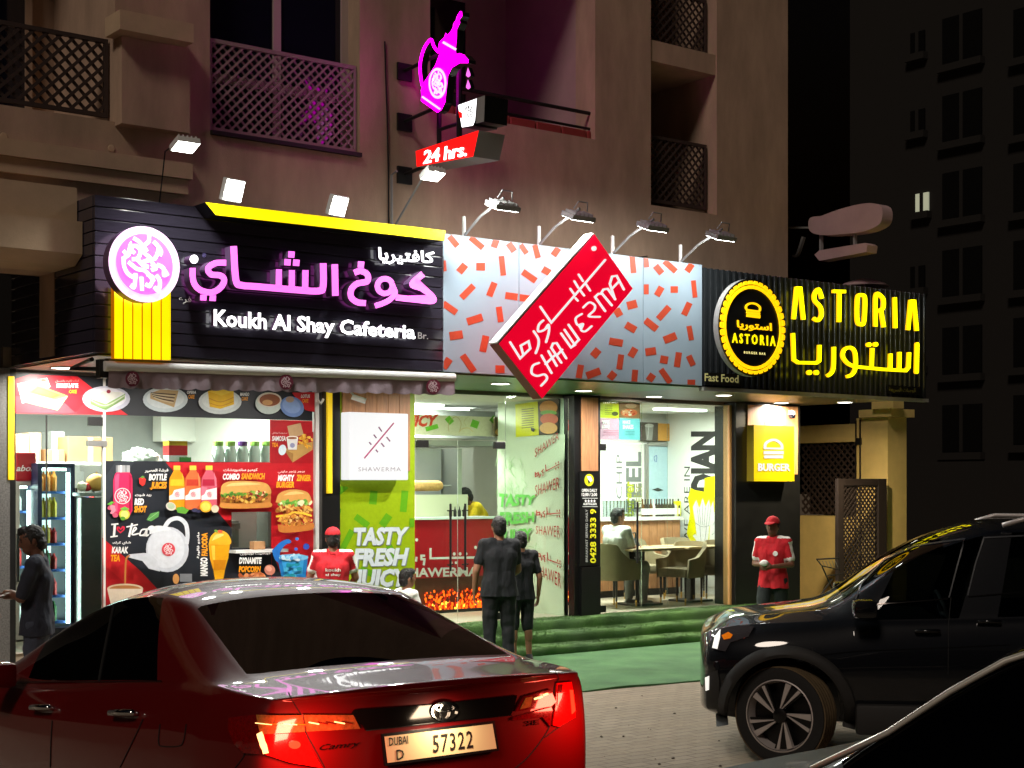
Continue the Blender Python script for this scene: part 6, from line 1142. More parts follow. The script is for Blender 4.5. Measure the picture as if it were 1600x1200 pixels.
t = Thing('wall_lettering', 'faded grey and yellow upright lettering on the restaurant back wall', 'lettering', base=fac(975, 800, 4.49)); p = Print(on(4.498)); p.text('CHIP', ((972, 780), (972, 710), (963, 780), (963, 710)), (130, 132, 134), 0.0); p.text('FEEL', ((1001, 800), (1001, 706), (979, 800), (979, 706)), (120, 124, 124), 0.03); p.text('burger', ((990, 806), (990, 752), (976, 806), (976, 752)), (176, 180, 40), 0.03); p.text('CHEESE', ((1003, 806), (1003, 756), (994, 806), (994, 756)), (150, 150, 90), 0.01)
t.part('printed_lettering', p.mb, 'print')
t = Thing('back_door', 'pale blue glazed door at the back of the restaurant', 'door', base=(FA(1033, 4.46), 4.46, PLAT)); mb = MB(); mb.cur = lin((176, 204, 216)); fb(mb, 1014, 1055, 698, 900, 4.46, 0.03); t.part('panel', mb, 'print'); mb = MB(); fb(mb, 1010, 1014, 694, 900, 4.45, 0.045); fb(mb, 1055, 1058, 694, 900, 4.45, 0.045); fb(mb, 1014, 1055, 692, 697, 4.45, 0.045); t.part('frame', mb, 'steel'); p = Print(on(4.458)); p.line([(1024, 722), (1022, 715), (1026, 712), (1026, 722)], 1, (90, 110, 170)); p.poly([(1019, 765), (1028, 762), (1037, 766), (1028, 768)], (50, 56, 50)); t.part('printed_mark', p.mb, 'print')
DQ = 3.95
t = Thing('bar_counter', 'wood fronted bar counter with a white top inside the restaurant', 'counter', base=(FA(1000, DQ), DQ, PLAT)); a0, a1 = FA(925, DQ), FA(1066, DQ) - 0.04; zt_ = fac(1000, 808, DQ)[2]; n = 11
for i in range(n): mb = MB(); mb.bbox(a0 + (a1 - a0) * i / n + 0.003, a0 + (a1 - a0) * (i + 1) / n - 0.003, DQ, DQ + 0.03, PLAT + 0.1, zt_ - 0.05, 0.004); t.part('wood_plank', mb, 'wood')
mb = MB(); mb.box(a0, a1, DQ + 0.032, DQ + 0.5, PLAT, zt_ - 0.052); t.part('carcass', mb, 'black_panel'); mb = MB(); mb.box(a0, a1 + 0.03, DQ - 0.04, DQ + 0.5, zt_ - 0.048, zt_); t.part('top', mb, 'white_paint')
bprof = [(0.026, 0), (0.028, 0.02), (0.028, 0.15), (0.011, 0.20), (0.011, 0.26), (0.0, 0.26)]; bm_ = MB(); bm_.lathe(bprof[:-1], (0, 0, 0), 10); bmes = {}
for i, c_ in enumerate([(60, 60, 40), (90, 60, 30), (200, 200, 190), (50, 44, 40), (196, 186, 40)]): bmes[i] = mesh_of('bottle_body', bm_, smooth=True, angle=40); m_ = mat('bottle_%d' % i, c_, 0.2); setm(bmes[i], m_)
lbm = MB(); lbm.lathe([(0.029, 0.03), (0.029, 0.12)], (0, 0, 0), 10); lbme = mesh_of('label', lbm); setm(lbme, 'white_paint'); rd = random.Random(3)
for i in range(14):
    px = 1004 + i * 4.3; a = FA(px, DQ + 0.12); t = Thing('sauce_bottle', ORD[i] + ' sauce bottle from the left in the row on the white bar top', 'bottle', base=(a, DQ + 0.12, zt_ + 0.001), group='sauce bottles on the bar'); t.inst('bottle_body', bmes[rd.choice([0, 1, 2, 3, 3])], (0, 0, 0)); t.inst('label', lbme, (0, 0, 0))
for i in range(9):
    px = 945 + i * 5.6; a = FA(px, DQ + 0.2); mb = MB(); mb.lathe([(0.03, 0), (0.034, 0.24), (0.028, 0.24), (0.026, 0.02)], (a, DQ + 0.2, zt_ + 0.001), 10); Thing('tall_glass', ORD[i] + ' tall clear glass from the left on the white bar top', 'glass', base=(a, DQ + 0.2, zt_), mb=mb, m='clear_plastic', smooth=True, angle=40, group='tall glasses on the bar')
mb = MB(); mb.cur = lin((226, 226, 30)); fb(mb, 1056, 1064, 783, 806, DQ + 0.1, 0.08); mb.cur = None; Thing('yellow_box', 'small bright yellow box at the right end of the bar', 'box', base=(FA(1060, DQ + .1), DQ + .1, zt_), mb=mb, m='print')
# tables and upholstered chairs
def table(a, d, sx, sy, lab):
    t = Thing('dining_table', lab, 'table', base=(a, d, PLAT), group='dining tables in the restaurant'); z = PLAT + 0.74; mb = MB(); mb.bbox(a - sx, a + sx, d - sy, d + sy, z, z + 0.035, 0.012); t.part('table_top', mb, 'table_top'); mb = MB(); mb.box(a - 0.045, a + 0.045, d - 0.045, d + 0.045, PLAT + 0.03, z - 0.002); t.part('pedestal', mb, 'black_panel'); mb = MB(); mb.bbox(a - 0.22, a + 0.22, d - 0.22, d + 0.22, PLAT + 0.001, PLAT + 0.03, 0.008); t.part('base_plate', mb, 'black_panel')
aT1, aT2 = FA(1000, 2.75), FA(1083, 2.75)
table(aT1, 2.75, 0.47, 0.38, 'dining table in front of the seated customer'); table(aT2, 2.80, 0.40, 0.38, 'dining table nearer the mural wall')
def chair_mesh():
    mb = MB(); n = 22; th_ = 0.045; rows = 5
    for side in (0, 1):
        o0 = len(mb.v)
        for i in range(n + 1):
            u = -1 + 2 * i / n; s_ = abs(u); ang = u * math.pi * 0.5
            if s_ < 0.55: q = u / 0.55 * math.pi / 2; x = 0.25 * math.sin(q); y = 0.27 - 0.13 * (1 - math.cos(q))
            else: x = math.copysign(0.25, u); y = 0.14 - (s_ - 0.55) / 0.45 * 0.38
            top = 0.85 - 0.03 * s_ if s_ < 0.42 else 0.85 - 0.0126 - (min(s_, 0.72) - 0.42) / 0.30 * 0.20 - max(0, s_ - 0.72) / 0.28 * 0.03
            nx, ny = (x, y + 0.05); l = math.hypot(nx, ny) or 1; k = th_ if side == 0 else 0.0
            for j in range(rows + 1):
                v = j / rows; z = 0.36 + (top - 0.36) * v; lean = 1 + 0.10 * v
                mb.v.append(((x - nx / l * k) * lean, (y - ny / l * k) * (1 + 0.16 * v * (1 if y > 0 else 0)), z))
        if side == 1:
            m_ = (n + 1) * (rows + 1); o = o0 - m_
            for i in range(n):
                for j in range(rows):
                    a = o + i * (rows + 1) + j; b = a + rows + 1; mb.face([a, b, b + 1, a + 1]); a += m_; b += m_; mb.face([a, a + 1, b + 1, b])
                a = o + i * (rows + 1) + rows; b = a + rows + 1; mb.face([a, b, b + m_, a + m_]); a -= rows; b -= rows; mb.face([a, a + m_, b + m_, b])
            for i in (0, n):
                for j in range(rows): a = o + i * (rows + 1) + j; mb.face([a, a + 1, a + 1 + m_, a + m_])
    return mb
cs = mesh_of('back_shell', chair_mesh(), smooth=True, angle=50); setm(cs, 'chair_fabric'); mb = MB(); mb.bbox(-0.225, 0.225, -0.26, 0.19, 0.37, 0.49, 0.03); cq = mesh_of('seat_cushion', mb, smooth=True, angle=40); setm(cq, 'chair_fabric')
mb = MB(); mb.tube([(0, 0, 0.37), (0, 0, 0.09)], [0.018, 0.013], 8); clg = mesh_of('leg', mb); setm(clg, 'chair_leg'); mb = MB(); mb.tube([(0, 0, 0.0895), (0, 0, 0.001)], [0.0131, 0.011], 8); ctp = mesh_of('leg_tip', mb); setm(ctp, 'brass')
def chair(a, d, rot, lab):
    t = Thing('dining_chair', lab, 'chair', base=(a, d, PLAT), group='upholstered dining chairs'); t.o.rotation_euler = (0, 0, TH + math.radians(rot)); t.inst('back_shell', cs, (0, 0, 0)); t.inst('seat_cushion', cq, (0, 0, 0))
    for x, y in ((-.2, -.22), (.2, -.22), (-.2, .17), (.2, .17)): l = t.inst('leg', clg, (x, y, 0)); t.inst('leg_tip', ctp, (0, 0, 0), l)
    return t
chair(FA(957, 2.75), 2.72, 96, 'upholstered chair under the seated customer by the middle pier'); chair(FA(1062, 2.60), 2.55, -78, 'upholstered chair between the tables with its back to the mural'); chair(FA(1117, 2.6), 2.62, -72, 'upholstered chair closest to the timber jamb'); chair(FA(1005, 3.5), 3.5, 6, 'upholstered chair behind the first table by the bar'); chair(FA(1068, 3.5), 3.5, -8, 'upholstered chair behind the second table below the mural')
# ------------------------------------------------------------------ alley porch at the right
AG = FA(1387, 2.0)
t = Thing('alley_porch', 'beige plastered porch wall with a flat beam beside the restaurant', 'porch', base=(AG, 2.5, 0)); dfar = sid(1246, 700, AG)[1]
zb = [sid(1338, 690, AG)[2], sid(1338, 662, AG)[2]]; dw = sid(1338, 800, AG)[1]
mb = MB(); mb.box(AG, AG + 0.44, 2.0, dw, 0, 2.98); t.part('pillar', mb, 'gold_wall'); mb = MB(); mb.box(AG + 0.003, AG + 0.43, dw, dfar, zb[0], zb[1]); t.part('beam', mb, 'gold_wall'); mb = MB(); mb.box(AG - 0.05, AG + 0.50, 1.90, 2.5, 2.983, 3.10); mb.box(AG - 0.12, AG + 0.12, 1.80, 2.2, 3.10, 3.22); t.part('pillar_cap', mb, 'gold_wall'); mb = MB(); mb.box(AG + 0.003, AG + 0.43, dw, dfar, 0, sid(1290, 806, AG)[2]); t.part('low_wall', mb, 'gold_wall')
mb = MB(); zz0, zz1 = sid(1290, 805, AG)[2] + 0.01, zb[0] - 0.01
def lat_side(th, a, d0, d1, z0, z1, pitch, w_, m, name):
    mb = MB(); cl = [(d0, z0), (d1, z0), (d1, z1), (d0, z1)]; H = z1 - z0; x = d0 - H; tk = 0.012
    while x < d1 + H:
        for sg, o in ((1, 0), (-1, tk)):
            q = [(x, z0), (x + w_ * 1.4, z0), (x + w_ * 1.4 + H, z1), (x + H, z1)] if sg > 0 else [(x + H, z0), (x + H + w_ * 1.4, z0), (x + w_ * 1.4, z1), (x, z1)]
            q = clip(q, cl)
            if len(q) > 2: mb.prism([(a + o, u, v) for u, v in q], [(a + o + tk * .95, u, v) for u, v in q])
        x += pitch
    th.part(name, mb, m)
lat_side(t, AG + 0.1, dw + 0.01, dfar, zz0, zz1, 0.12, 0.03, 'lattice_dark', 'window_lattice')
mb = MB(); mb.box(AG + 0.3, AG + 0.4, dw, dfar, zz0 - 0.005, zz1 + 0.005); t.part('dark_backing', mb, 'black_panel')
mb = MB(); mb.tube([(AG - 0.02, 2.5, 2.95), (AG - 0.02, 2.5, 0.2)], 0.014, 6); mb.tube([(AG - 0.02, 2.58, 2.95), (AG - 0.02, 2.58, 0.2)], 0.012, 6); mb.box(AG - 0.05, AG - 0.003, 2.48, 2.56, 2.58, 2.68); t.part('cable_conduit', mb, 'dark_metal')
t = Thing('lattice_gate', 'brown wooden lattice gate leaf standing open before the porch', 'gate', base=(FA(1345, 1.9), 1.9, 0)); a0, a1 = FA(1308, 1.9), FA(1384, 1.9); zt_ = fac(1345, 748, 1.9)[2]; mat('gate_wood', (44, 34, 31), 0.55, var=0.2, vs=8)
mb = MB(); fr_w = 0.12
mb.bbox(a0, a0 + fr_w, 1.88, 1.94, 0.05, zt_, 0.006); mb.bbox(a1 - fr_w * 1.6, a1, 1.88, 1.94, 0.05, zt_, 0.006); mb.bbox(a0 + fr_w, a1 - fr_w * 1.6, 1.882, 1.938, zt_ - 0.1, zt_ - 0.001, 0.006); mb.bbox(a0 + fr_w, a1 - fr_w * 1.6, 1.882, 1.938, 0.06, 0.2, 0.006); mb.bbox(a0 + fr_w, a1 - fr_w * 1.6, 1.882, 1.938, 1.3, 1.36, 0.006) if 0 else None
t.part('frame', mb, 'gate_wood'); lattice(a0 + fr_w, a1 - fr_w * 1.6, 0.2, zt_ - 0.1, 1.895, 0.085, 0.022, 'gate_wood', thing=t, name='lattice', fr=0.01)
# drying rack folded against the low wall
t = Thing('drying_rack', 'folding metal drying rack standing by the low alley wall', 'drying rack', base=(FA(1292, 1.7), 1.7, 0)); mb = MB(); P_ = lambda px, py, d=1.7: fac(px, py, d)
mb.tube([P_(1276, 874), P_(1312, 872)], 0.012, 6); mb.tube([P_(1276, 874), P_(1284, 884), P_(1310, 890)], 0.009, 6); mb.tube([P_(1310, 862), P_(1312, 892)], 0.009, 6); mb.tube([P_(1300, 905), P_(1262, 958)], 0.013, 6); mb.tube([P_(1284, 884), P_(1316, 955)], 0.011, 6); mb.tube([P_(1292, 900), P_(1318, 896)], 0.01, 6); t.part('frame', mb, 'dark_metal')
mb = MB()
for i in range(6): mb.tube([P_(1280 + i * 5, 876), P_(1284 + i * 5, 886)], 0.004, 5)
t.part('wires', mb, 'grey_paint', kind='stuff')
# unlit rounded sign projecting from the corner of the building
t = Thing('unlit_projecting_sign', 'unlit pinkish rounded sign projecting from the building corner', 'sign', base=fac(1300, 380, 1.0)); AQ = FA(1236, 1.2) + 0.2
C9_ = cr(1200, 300, 4.0); mb = MB(); sext(mb, C9_(smooth_path([(330, 150), (440, 110), (560, 78), (650, 70), (705, 90), (715, 150), (690, 205), (600, 245), (480, 262), (330, 268), (260, 240), (260, 165), (330, 150)])), AQ, AQ + 0.2); t.part('rounded_panel', mb, 'roof_pink')
mb = MB(); sext(mb, C9_([(290, 392), (320, 365), (605, 318), (622, 330), (615, 375), (320, 430)]), AQ, AQ + 0.2); t.part('lower_panel', mb, 'roof_pink')
mb = MB(); sext(mb, C9_(ribbon([(325, 260), (325, 380)], 10)), AQ + 0.05, AQ + 0.1); sext(mb, C9_(ribbon([(535, 240), (537, 340)], 10)), AQ + 0.05, AQ + 0.1); sext(mb, C9_(ribbon([(130, 222), (350, 222)], 10)), AQ + 0.05, AQ + 0.1); sext(mb, C9_(ribbon([(150, 400), (180, 385), (215, 280)], 12)), AQ + 0.05, AQ + 0.1); t.part('bracket', mb, 'grey_paint')
# ------------------------------------------------------------------ dark apartment block across the side street: face square to the shop front
t = Thing('far_apartment_block', 'dim brown apartment block across the side street with one lit window', 'building', base=(40, 20, 0)); AB = 32.0
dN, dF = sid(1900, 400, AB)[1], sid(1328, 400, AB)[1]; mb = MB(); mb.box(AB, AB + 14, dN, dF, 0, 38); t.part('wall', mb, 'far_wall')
def fw(px0, px1, y0, y1, m='far_window', nm='window'):
    mb = MB(); xm = (px0 + px1) / 2; z0, z1 = sid(xm, y1, AB)[2], sid(xm, y0, AB)[2]; d0, d1 = sid(px1, 400, AB)[1], sid(px0, 400, AB)[1]; mb.box(AB - 0.06, AB + 0.05, d0, d1, z0, z1)
    w = t.part(nm, mb, m); f = MB(); f.box(AB - 0.10, AB - 0.062, (d0 + d1) / 2 - 0.06, (d0 + d1) / 2 + 0.06, z0, z1); f.box(AB - 0.25, AB - 0.002, d0 - 0.1, d1 + 0.1, z0 - 0.25, z0 - 0.02); t.part('frame', f, 'far_wall', w)
for r_ in range(6):
    y = 22 + r_ * 122
    fw(1474, 1535, y, y + 74); fw(1585, 1660, y - 16, y + 62)
    if r_ == 2: fw(1432, 1452, 302, 331, 'far_lit')
    elif r_ < 5: fw(1424, 1446, y + 28, y + 62)
mb = MB(); sa, sd_, sz = fac(1350, 446, 0.6); mb.lathe([(0.0, 0.10), (0.12, 0.095), (0.26, 0.05), (0.33, 0.0), (0.3, 0.0), (0.1, 0.07)], (sa, 0.6, sz - 0.02), 20, 'z', False); mb.tube([(sa, 0.6, 4.44), (sa, 0.6, sz + 0.06)], 0.02, 6); Thing('satellite_dish', 'small pale dish lying behind the top edge of the corrugated fascia', 'dish', base=(sa, 0.6, 4.44), mb=mb, m='roof_pink', smooth=True)
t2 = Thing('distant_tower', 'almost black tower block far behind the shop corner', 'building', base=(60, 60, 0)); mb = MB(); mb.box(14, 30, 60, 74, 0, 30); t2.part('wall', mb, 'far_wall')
for i in range(4):
    for j in range(3): mb = MB(); mb.box(16 + i * 3.4, 17.8 + i * 3.4, 59.94, 59.99, 5 + j * 7, 8 + j * 7); t2.part('window', mb, 'far_window')
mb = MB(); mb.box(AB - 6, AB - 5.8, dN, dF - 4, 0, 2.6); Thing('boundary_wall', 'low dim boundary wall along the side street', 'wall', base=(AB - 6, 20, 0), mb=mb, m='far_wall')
# ------------------------------------------------------------------ vehicles
mat('paint_red', (94, 3, 5), 0.5, coat=1.0, spec=0.15); mat('paint_black', (7, 8, 11), 0.5, coat=1.0, spec=0.1); mat('paint_navy', (7, 9, 15), 0.5, coat=1.0, spec=0.1)
mat('car_glass', (2, 2, 3), 0.0, spec=0.5); mat('chrome', (210, 210, 212), 0.12, metal=1.0); mat('dark_chrome', (60, 56, 54), 0.12, metal=0.9); mat('seam', (3, 3, 3), 0.8); mat('rubber', (22, 21, 20), 0.8, var=0.2, vs=20); mat('tread', (92, 76, 52), 0.95, var=0.22, vs=16, bump=0.3, bs=40); mat('alloy', (190, 182, 178), 0.4, metal=0.35); mat('alloy_dark', (18, 18, 19), 0.35, metal=0.4); mat('cladding', (30, 29, 28), 0.65, var=0.15, vs=12, bump=0.15, bs=200)  # tread tan puts dust and warm lamplight into one colour
mat('window_edge', (58, 60, 64), 0.25, coat=0.6)
mat('tail_red', (190, 6, 6), 0.15, em=(255, 6, 3), es=0.30, coat=1.0, var=0.55, vs=70); mat('tail_dark', (96, 3, 6), 0.12, em=(160, 4, 4), es=0.05, coat=1.0, var=0.5, vs=70); mat('tail_bright', (255, 60, 40), 0.2, em=(255, 40, 18), es=2.6, coat=1.0); mat('tail_hot', (255, 190, 120), 0.2, em=(255, 196, 120), es=2.8); mat('tail_clear', (150, 92, 44), 0.12, em=(255, 150, 50), es=0.05, coat=1.0, var=0.5, vs=60); mat('plate_lit_cream', (226, 200, 150), 0.5, em=(240, 196, 130), es=0.18); mat('plate_ink', (20, 16, 14), 0.6); mat('seat_cream', (150, 140, 116), 0.8); mat('white_lamp', (240, 240, 240), 0.3, em=(240, 236, 226), es=0.9); mat('amber_glow', (240, 130, 20), 0.15, em=(255, 120, 16), es=0.22, coat=1.0); mat('lens_clear', (60, 56, 58), 0.06, coat=1.0, spec=0.8)
mat('paint_dull', (4, 4, 5), 0.5, spec=0.1, coat=0.12); mat('dull_glass', (2, 2, 3), 0.05, spec=0.3); mat('highlight_metal', (230, 226, 214), 0.35, metal=0.6)
glassmat('tinted_glass', (96, 104, 104), 1.45, 0.0)
class Car:
    def __init__(s, name, label, P0, h, rows, glass, paint, glassm, axles, wr_, wy, cut=True, zc_w=0.36, crease_rows={}):
        s.h = Vector((h[0], h[1], 0)).normalized(); s.L = Vector((-s.h.y, s.h.x, 0)); s.P0 = Vector((P0[0], P0[1], 0)); s.rot = math.atan2(s.h.y, s.h.x)
        s.t = Thing(name, label, 'car', base=tuple(s.P0), frame='w', rot=s.rot); s.M = Matrix.Translation(s.P0) @ Matrix.Rotation(s.rot, 4, 'Z'); s.Mi = s.M.inverted(); s.t.base = Vector((0, 0, 0))
        mb = MB(); J = 11; n = len(rows); R = 20
        for (xl, xt, w, wb, zb, wr, zr, zc, z0) in rows:
            za = z0 + 0.13
            pts = [(0, z0), (w * 0.82, z0), (w * 0.975, za), (w, za + (zb - za) * 0.38), (w, za + (zb - za) * 0.70), (w * 0.35 + wb * 0.65 + 0.012, zb - 0.045), (wb, zb), ((wb + wr) / 2 + 0.012, (zb + zr) / 2), (wr, zr), (wr * 0.62, zr + (zc - zr) * 0.75), (0, zc)]
            for j, (y, z) in enumerate(pts): mb.v.append((xl + (xt - xl) * (0 if j <= 6 else 0.5 if j == 7 else 1), y, z))
            for j in range(9, 0, -1): x = mb.v[-1 - 0][0]; p = mb.v[len(mb.v) - (11 - j) - (9 - j) - 0]; y, z = pts[j]; mb.v.append((xl + (xt - xl) * (0 if j <= 6 else 0.5 if j == 7 else 1), -y, z))
        R = 20
        for i in range(n - 1):
            for k in range(R):
                l = (k + 1) % R; j = min(k, R - k) if k <= 10 else R - k; jj = k if k < 10 else R - 1 - k
                mb.mi = 1 if any(i in rng and jj in js_ for rng, js_ in glass) else 0
                mb.face([i * R + k, (i + 1) * R + k, (i + 1) * R + l, i * R + l])
        mb.mi = 0
        for i, rev in ((0, False), (n - 1, True)):
            o = i * R
            for j in range(0, 10):
                a, b, c, d = o + j, o + j + 1, o + (R - j - 1) % R, o + (R - j) % R
                f = [a, b, c, d] if j not in (0, 9) else ([o, o + 1, o + R - 1] if j == 0 else [o + 9, o + 10, o + 11])
                mb.face(f if rev else f[::-1])
        me = mesh_of('body', mb)
        ca = me.attributes.new('crease_edge', 'FLOAT', 'EDGE'); gi = [set(r) for r, j in glass]
        for e in me.edges:
            a, b = e.vertices; ia, ka = divmod(a, R); ib, kb_ = divmod(b, R); ja, jb = min(ka, R - ka), min(kb_, R - kb_); v_ = 0.0
            if ja == jb == 6 and ia != ib: v_ = 0.75
            if ja == jb == 8 and ia != ib: v_ = 0.5
            if ja == jb == 5 and ia != ib: v_ = 0.25
            if ia == ib and ia in crease_rows and ja >= crease_rows[ia] and jb >= crease_rows[ia]: v_ = 0.8
            ca.data[e.index].value = v_
        ob = bpy.data.objects.new('tmp', me); COL.objects.link(ob)
        sm = ob.modifiers.new('s', 'SUBSURF'); sm.levels = 3; sm.render_levels = 3
        tmp = [ob]
        if cut:
            for ax in axles:
                for sd in (1, -1):
                    cm = MB(); cm.lathe([(wr_ + 0.055, -0.30), (wr_ + 0.055, 0.30)], (ax, sd * (wy + 0.10), zc_w), 40, 'y'); co = bpy.data.objects.new('cut', mesh_of('cut', cm)); COL.objects.link(co); tmp.append(co); bo = ob.modifiers.new('b', 'BOOLEAN'); bo.operation = 'DIFFERENCE'; bo.object = co; bo.solver = 'EXACT'
        dg = bpy.context.evaluated_depsgraph_get(); dg.update(); ev = ob.evaluated_get(dg).to_mesh()
        vs = [v.co.copy() for v in ev.vertices]; fs = [(tuple(p.vertices), p.material_index) for p in ev.polygons]
        for o in tmp: bpy.data.objects.remove(o)
        s.bvh = BVHTree.FromPolygons([s.M @ v for v in vs], [f for f, m in fs])
        def sub(sel):
            b = MB(); ix = {}
            for f in sel:
                q = []
                for k in f:
                    if k not in ix: ix[k] = len(b.v); b.v.append(tuple(vs[k]))
                    q.append(ix[k])
                b.face(q)
            return b
        s.body = s.t.part('body', sub([f for f, m in fs if m != 1]), paint, smooth=True, angle=38)
        gl = [f for f, m in fs if m == 1]; par = {}
        def find(k):
            while par.setdefault(k, k) != k: k = par[k]
            return k
        for f in gl:
            for k in f[1:]: par[find(k)] = find(f[0])
        grp = {}
        for f in gl: grp.setdefault(find(f[0]), []).append(f)
        for g_ in grp.values():
            c = sum((vs[k] for f in g_ for k in f), Vector()) / sum(len(f) for f in g_)
            s.t.part('windscreen' if abs(c.y) < 0.15 and c.x > 2 else 'rear_window' if abs(c.y) < 0.15 else 'side_window', sub(g_), glassm, smooth=True)
    def hit(s, px, py):
        d = Vector(((px - HX) / F, 1, (HY - py) / F)).normalized(); o = Vector((0, 0, CZ)); loc, nor, i, ds = s.bvh.ray_cast(o, d)
        if loc is None:
            loc, nor, i, ds = s.bvh.find_nearest(o + d * (s.P0 + s.h * 1.0 - o).length)
        if nor.dot(d) > 0: nor = -nor
        return s.Mi @ loc, (s.Mi.to_3x3() @ nor).normalized()
    def patch(s, name, poly, m, off=0.006, step=9.0, parent=None, smooth=True, thick=0.01):
        bd = []
        for i in range(len(poly)):
            a, b = poly[i], poly[(i + 1) % len(poly)]; k = max(1, int(math.hypot(b[0] - a[0], b[1] - a[1]) / step))
            for q in range(k): bd.append(Vector((a[0] + (b[0] - a[0]) * q / k, a[1] + (b[1] - a[1]) * q / k)))
        xs = [p.x for p in bd]; ys = [p.y for p in bd]; pts = list(bd)
        def inside(x, y):
            c = False
            for i in range(len(bd)):
                a, b = bd[i], bd[i - 1]
                if (a.y > y) != (b.y > y) and x < (b.x - a.x) * (y - a.y) / (b.y - a.y) + a.x: c = not c
            return c
        y = min(ys) + step / 2
        while y < max(ys):
            x = min(xs) + step / 2
            while x < max(xs):
                if inside(x, y) and min((Vector((x, y)) - p).length for p in bd) > step * 0.4: pts.append(Vector((x, y)))
                x += step
            y += step
        r = geometry.delaunay_2d_cdt(pts, [], [list(range(len(bd)))], 1, 1e-5); V, E_, Fc = r[0], r[1], r[2]
        mb = MB(); base = []
        for p in V:
            l, n_ = s.hit(p.x, p.y); mb.v.append(tuple(l + n_ * off)); base.append(tuple(l + n_ * (off - thick)))
        for f in Fc: mb.face(f)
        o = len(mb.v); mb.v += base; cnt = {}
        for f in Fc:
            for i in range(len(f)): e = (f[i], f[(i + 1) % len(f)]); cnt[tuple(sorted(e))] = cnt.get(tuple(sorted(e)), []) + [e]
        for k, es in cnt.items():
            if len(es) == 1: a, b = es[0]; mb.face([a, b, b + o, a + o])
        return s.t.part(name, mb, m, parent, smooth=smooth, angle=35)
    def line(s, name, pts, w, m, off=0.003, sm=True, parent=None): return s.patch(name, ribbon(pts, w, sm), m, off, 14.0, parent, thick=0.006)
    def text(s, name, t, q, m, off=0.006, bold=0.01, slant=0.0, parent=None, fit=None, space=1.0):
        ps, fs, zs = text_quad(t, q, bold, 0.0, slant, space, fit); mb = MB()
        for p in ps: l, n_ = s.hit(*p); mb.v.append(tuple(l + n_ * off))
        for f in fs: mb.face(f)
        return s.t.part(name, mb, m, parent)
    def handle(s, px, py, wpx, m='chrome'):
        a, n0 = s.hit(px - wpx / 2, py); b, n1 = s.hit(px + wpx / 2, py); mb = MB(); c = (a + b) / 2 + n0 * 0.035; mb.tube([a, a + n0 * 0.03, c, b + n1 * 0.03, b], [0.012, 0.015, 0.016, 0.015, 0.012], 8); return s.t.part('door_handle', mb, m, smooth=True)
def wheel_parts(c, ax, y, zc, R, wdt, steer, spokes=5, tread='rubber', rimm='alloy', twist=0.35):
    """tyre > tread and rim, built about the hub then turned by the steering angle"""
    sd = 1 if y > 0 else -1; Rm = Matrix.Translation((ax, y, zc)) @ Matrix.Rotation(steer, 4, 'Z'); h = wdt / 2; t = c.t
    def fin(mb): mb.v = [tuple(Rm @ Vector(v)) for v in mb.v]; return mb
    mb = MB(); mb.lathe([(R * 0.70, -h * 0.9), (R * 0.86, -h), (R * 0.96, -h * 0.93), (R * 0.985, -h * 0.8), (R * 0.985, h * 0.8), (R * 0.96, h * 0.93), (R * 0.86, h), (R * 0.70, h * 0.9)], (0, 0, 0), 48, 'y', False); ty = t.part('tyre', fin(mb), 'rubber', smooth=True, angle=40)
    for k in range(-2, 3):
        mb = MB(); yc = k * h * 0.36; n = 60; o = 0; bw = h * 0.14
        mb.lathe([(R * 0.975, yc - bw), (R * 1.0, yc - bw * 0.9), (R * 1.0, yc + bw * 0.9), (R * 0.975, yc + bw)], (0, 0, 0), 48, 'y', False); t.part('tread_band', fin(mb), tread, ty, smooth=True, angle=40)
    mb = MB(); f = sd * h; mb.lathe([(R * 0.70, f * 0.2), (R * 0.74, f * 0.93), (R * 0.715, f * 0.96), (R * 0.67, f * 0.5), (R * 0.66, f * 0.1)], (0, 0, 0), 48, 'y', False); rim = t.part('rim', fin(mb), rimm, smooth=True, angle=40)
    mb = MB(); mb.lathe([(0.01, f * 0.05), (R * 0.67, f * 0.05), (R * 0.67, f * 0.1), (0.01, f * 0.1)], (0, 0, 0), 32, 'y'); t.part('brake_disc', fin(mb), 'alloy_dark', rim)
    for k in range(spokes):
        for s2, m_ in ((0, rimm), (1, 'alloy_dark'), (2, rimm)):
            a = 2 * math.pi * k / spokes + 0.2; mb = MB(); wd = [0.10, 0.28, 0.055][s2]; o1 = [0.0, 0.16, 0.42][s2]
            P = lambda r_, an, yy: (r_ * math.cos(an), yy, r_ * math.sin(an))
            y1, y0 = f * (0.86 - 0.1 * (s2 == 1)), f * 0.55; pts = [P(R * 0.13, a + o1 * 0.5, y1 * 0.93), P(R * 0.13, a + o1 * 0.5 + wd * 1.6, y1 * 0.93), P(R * 0.685, a + o1 + twist + wd * 1.5, y1), P(R * 0.685, a + o1 + twist - wd * 0.4, y1)]
            mb.prism(pts, [(p[0], y0, p[2]) for p in pts]); t.part('spoke', fin(mb), m_, rim)
    mb = MB(); mb.lathe([(R * 0.15, f * 0.5), (R * 0.15, f * 0.86), (R * 0.10, f * 0.92), (0.005, f * 0.93)], (0, 0, 0), 20, 'y'); t.part('hub_cap', fin(mb), 'alloy_dark', rim, smooth=True, angle=40)
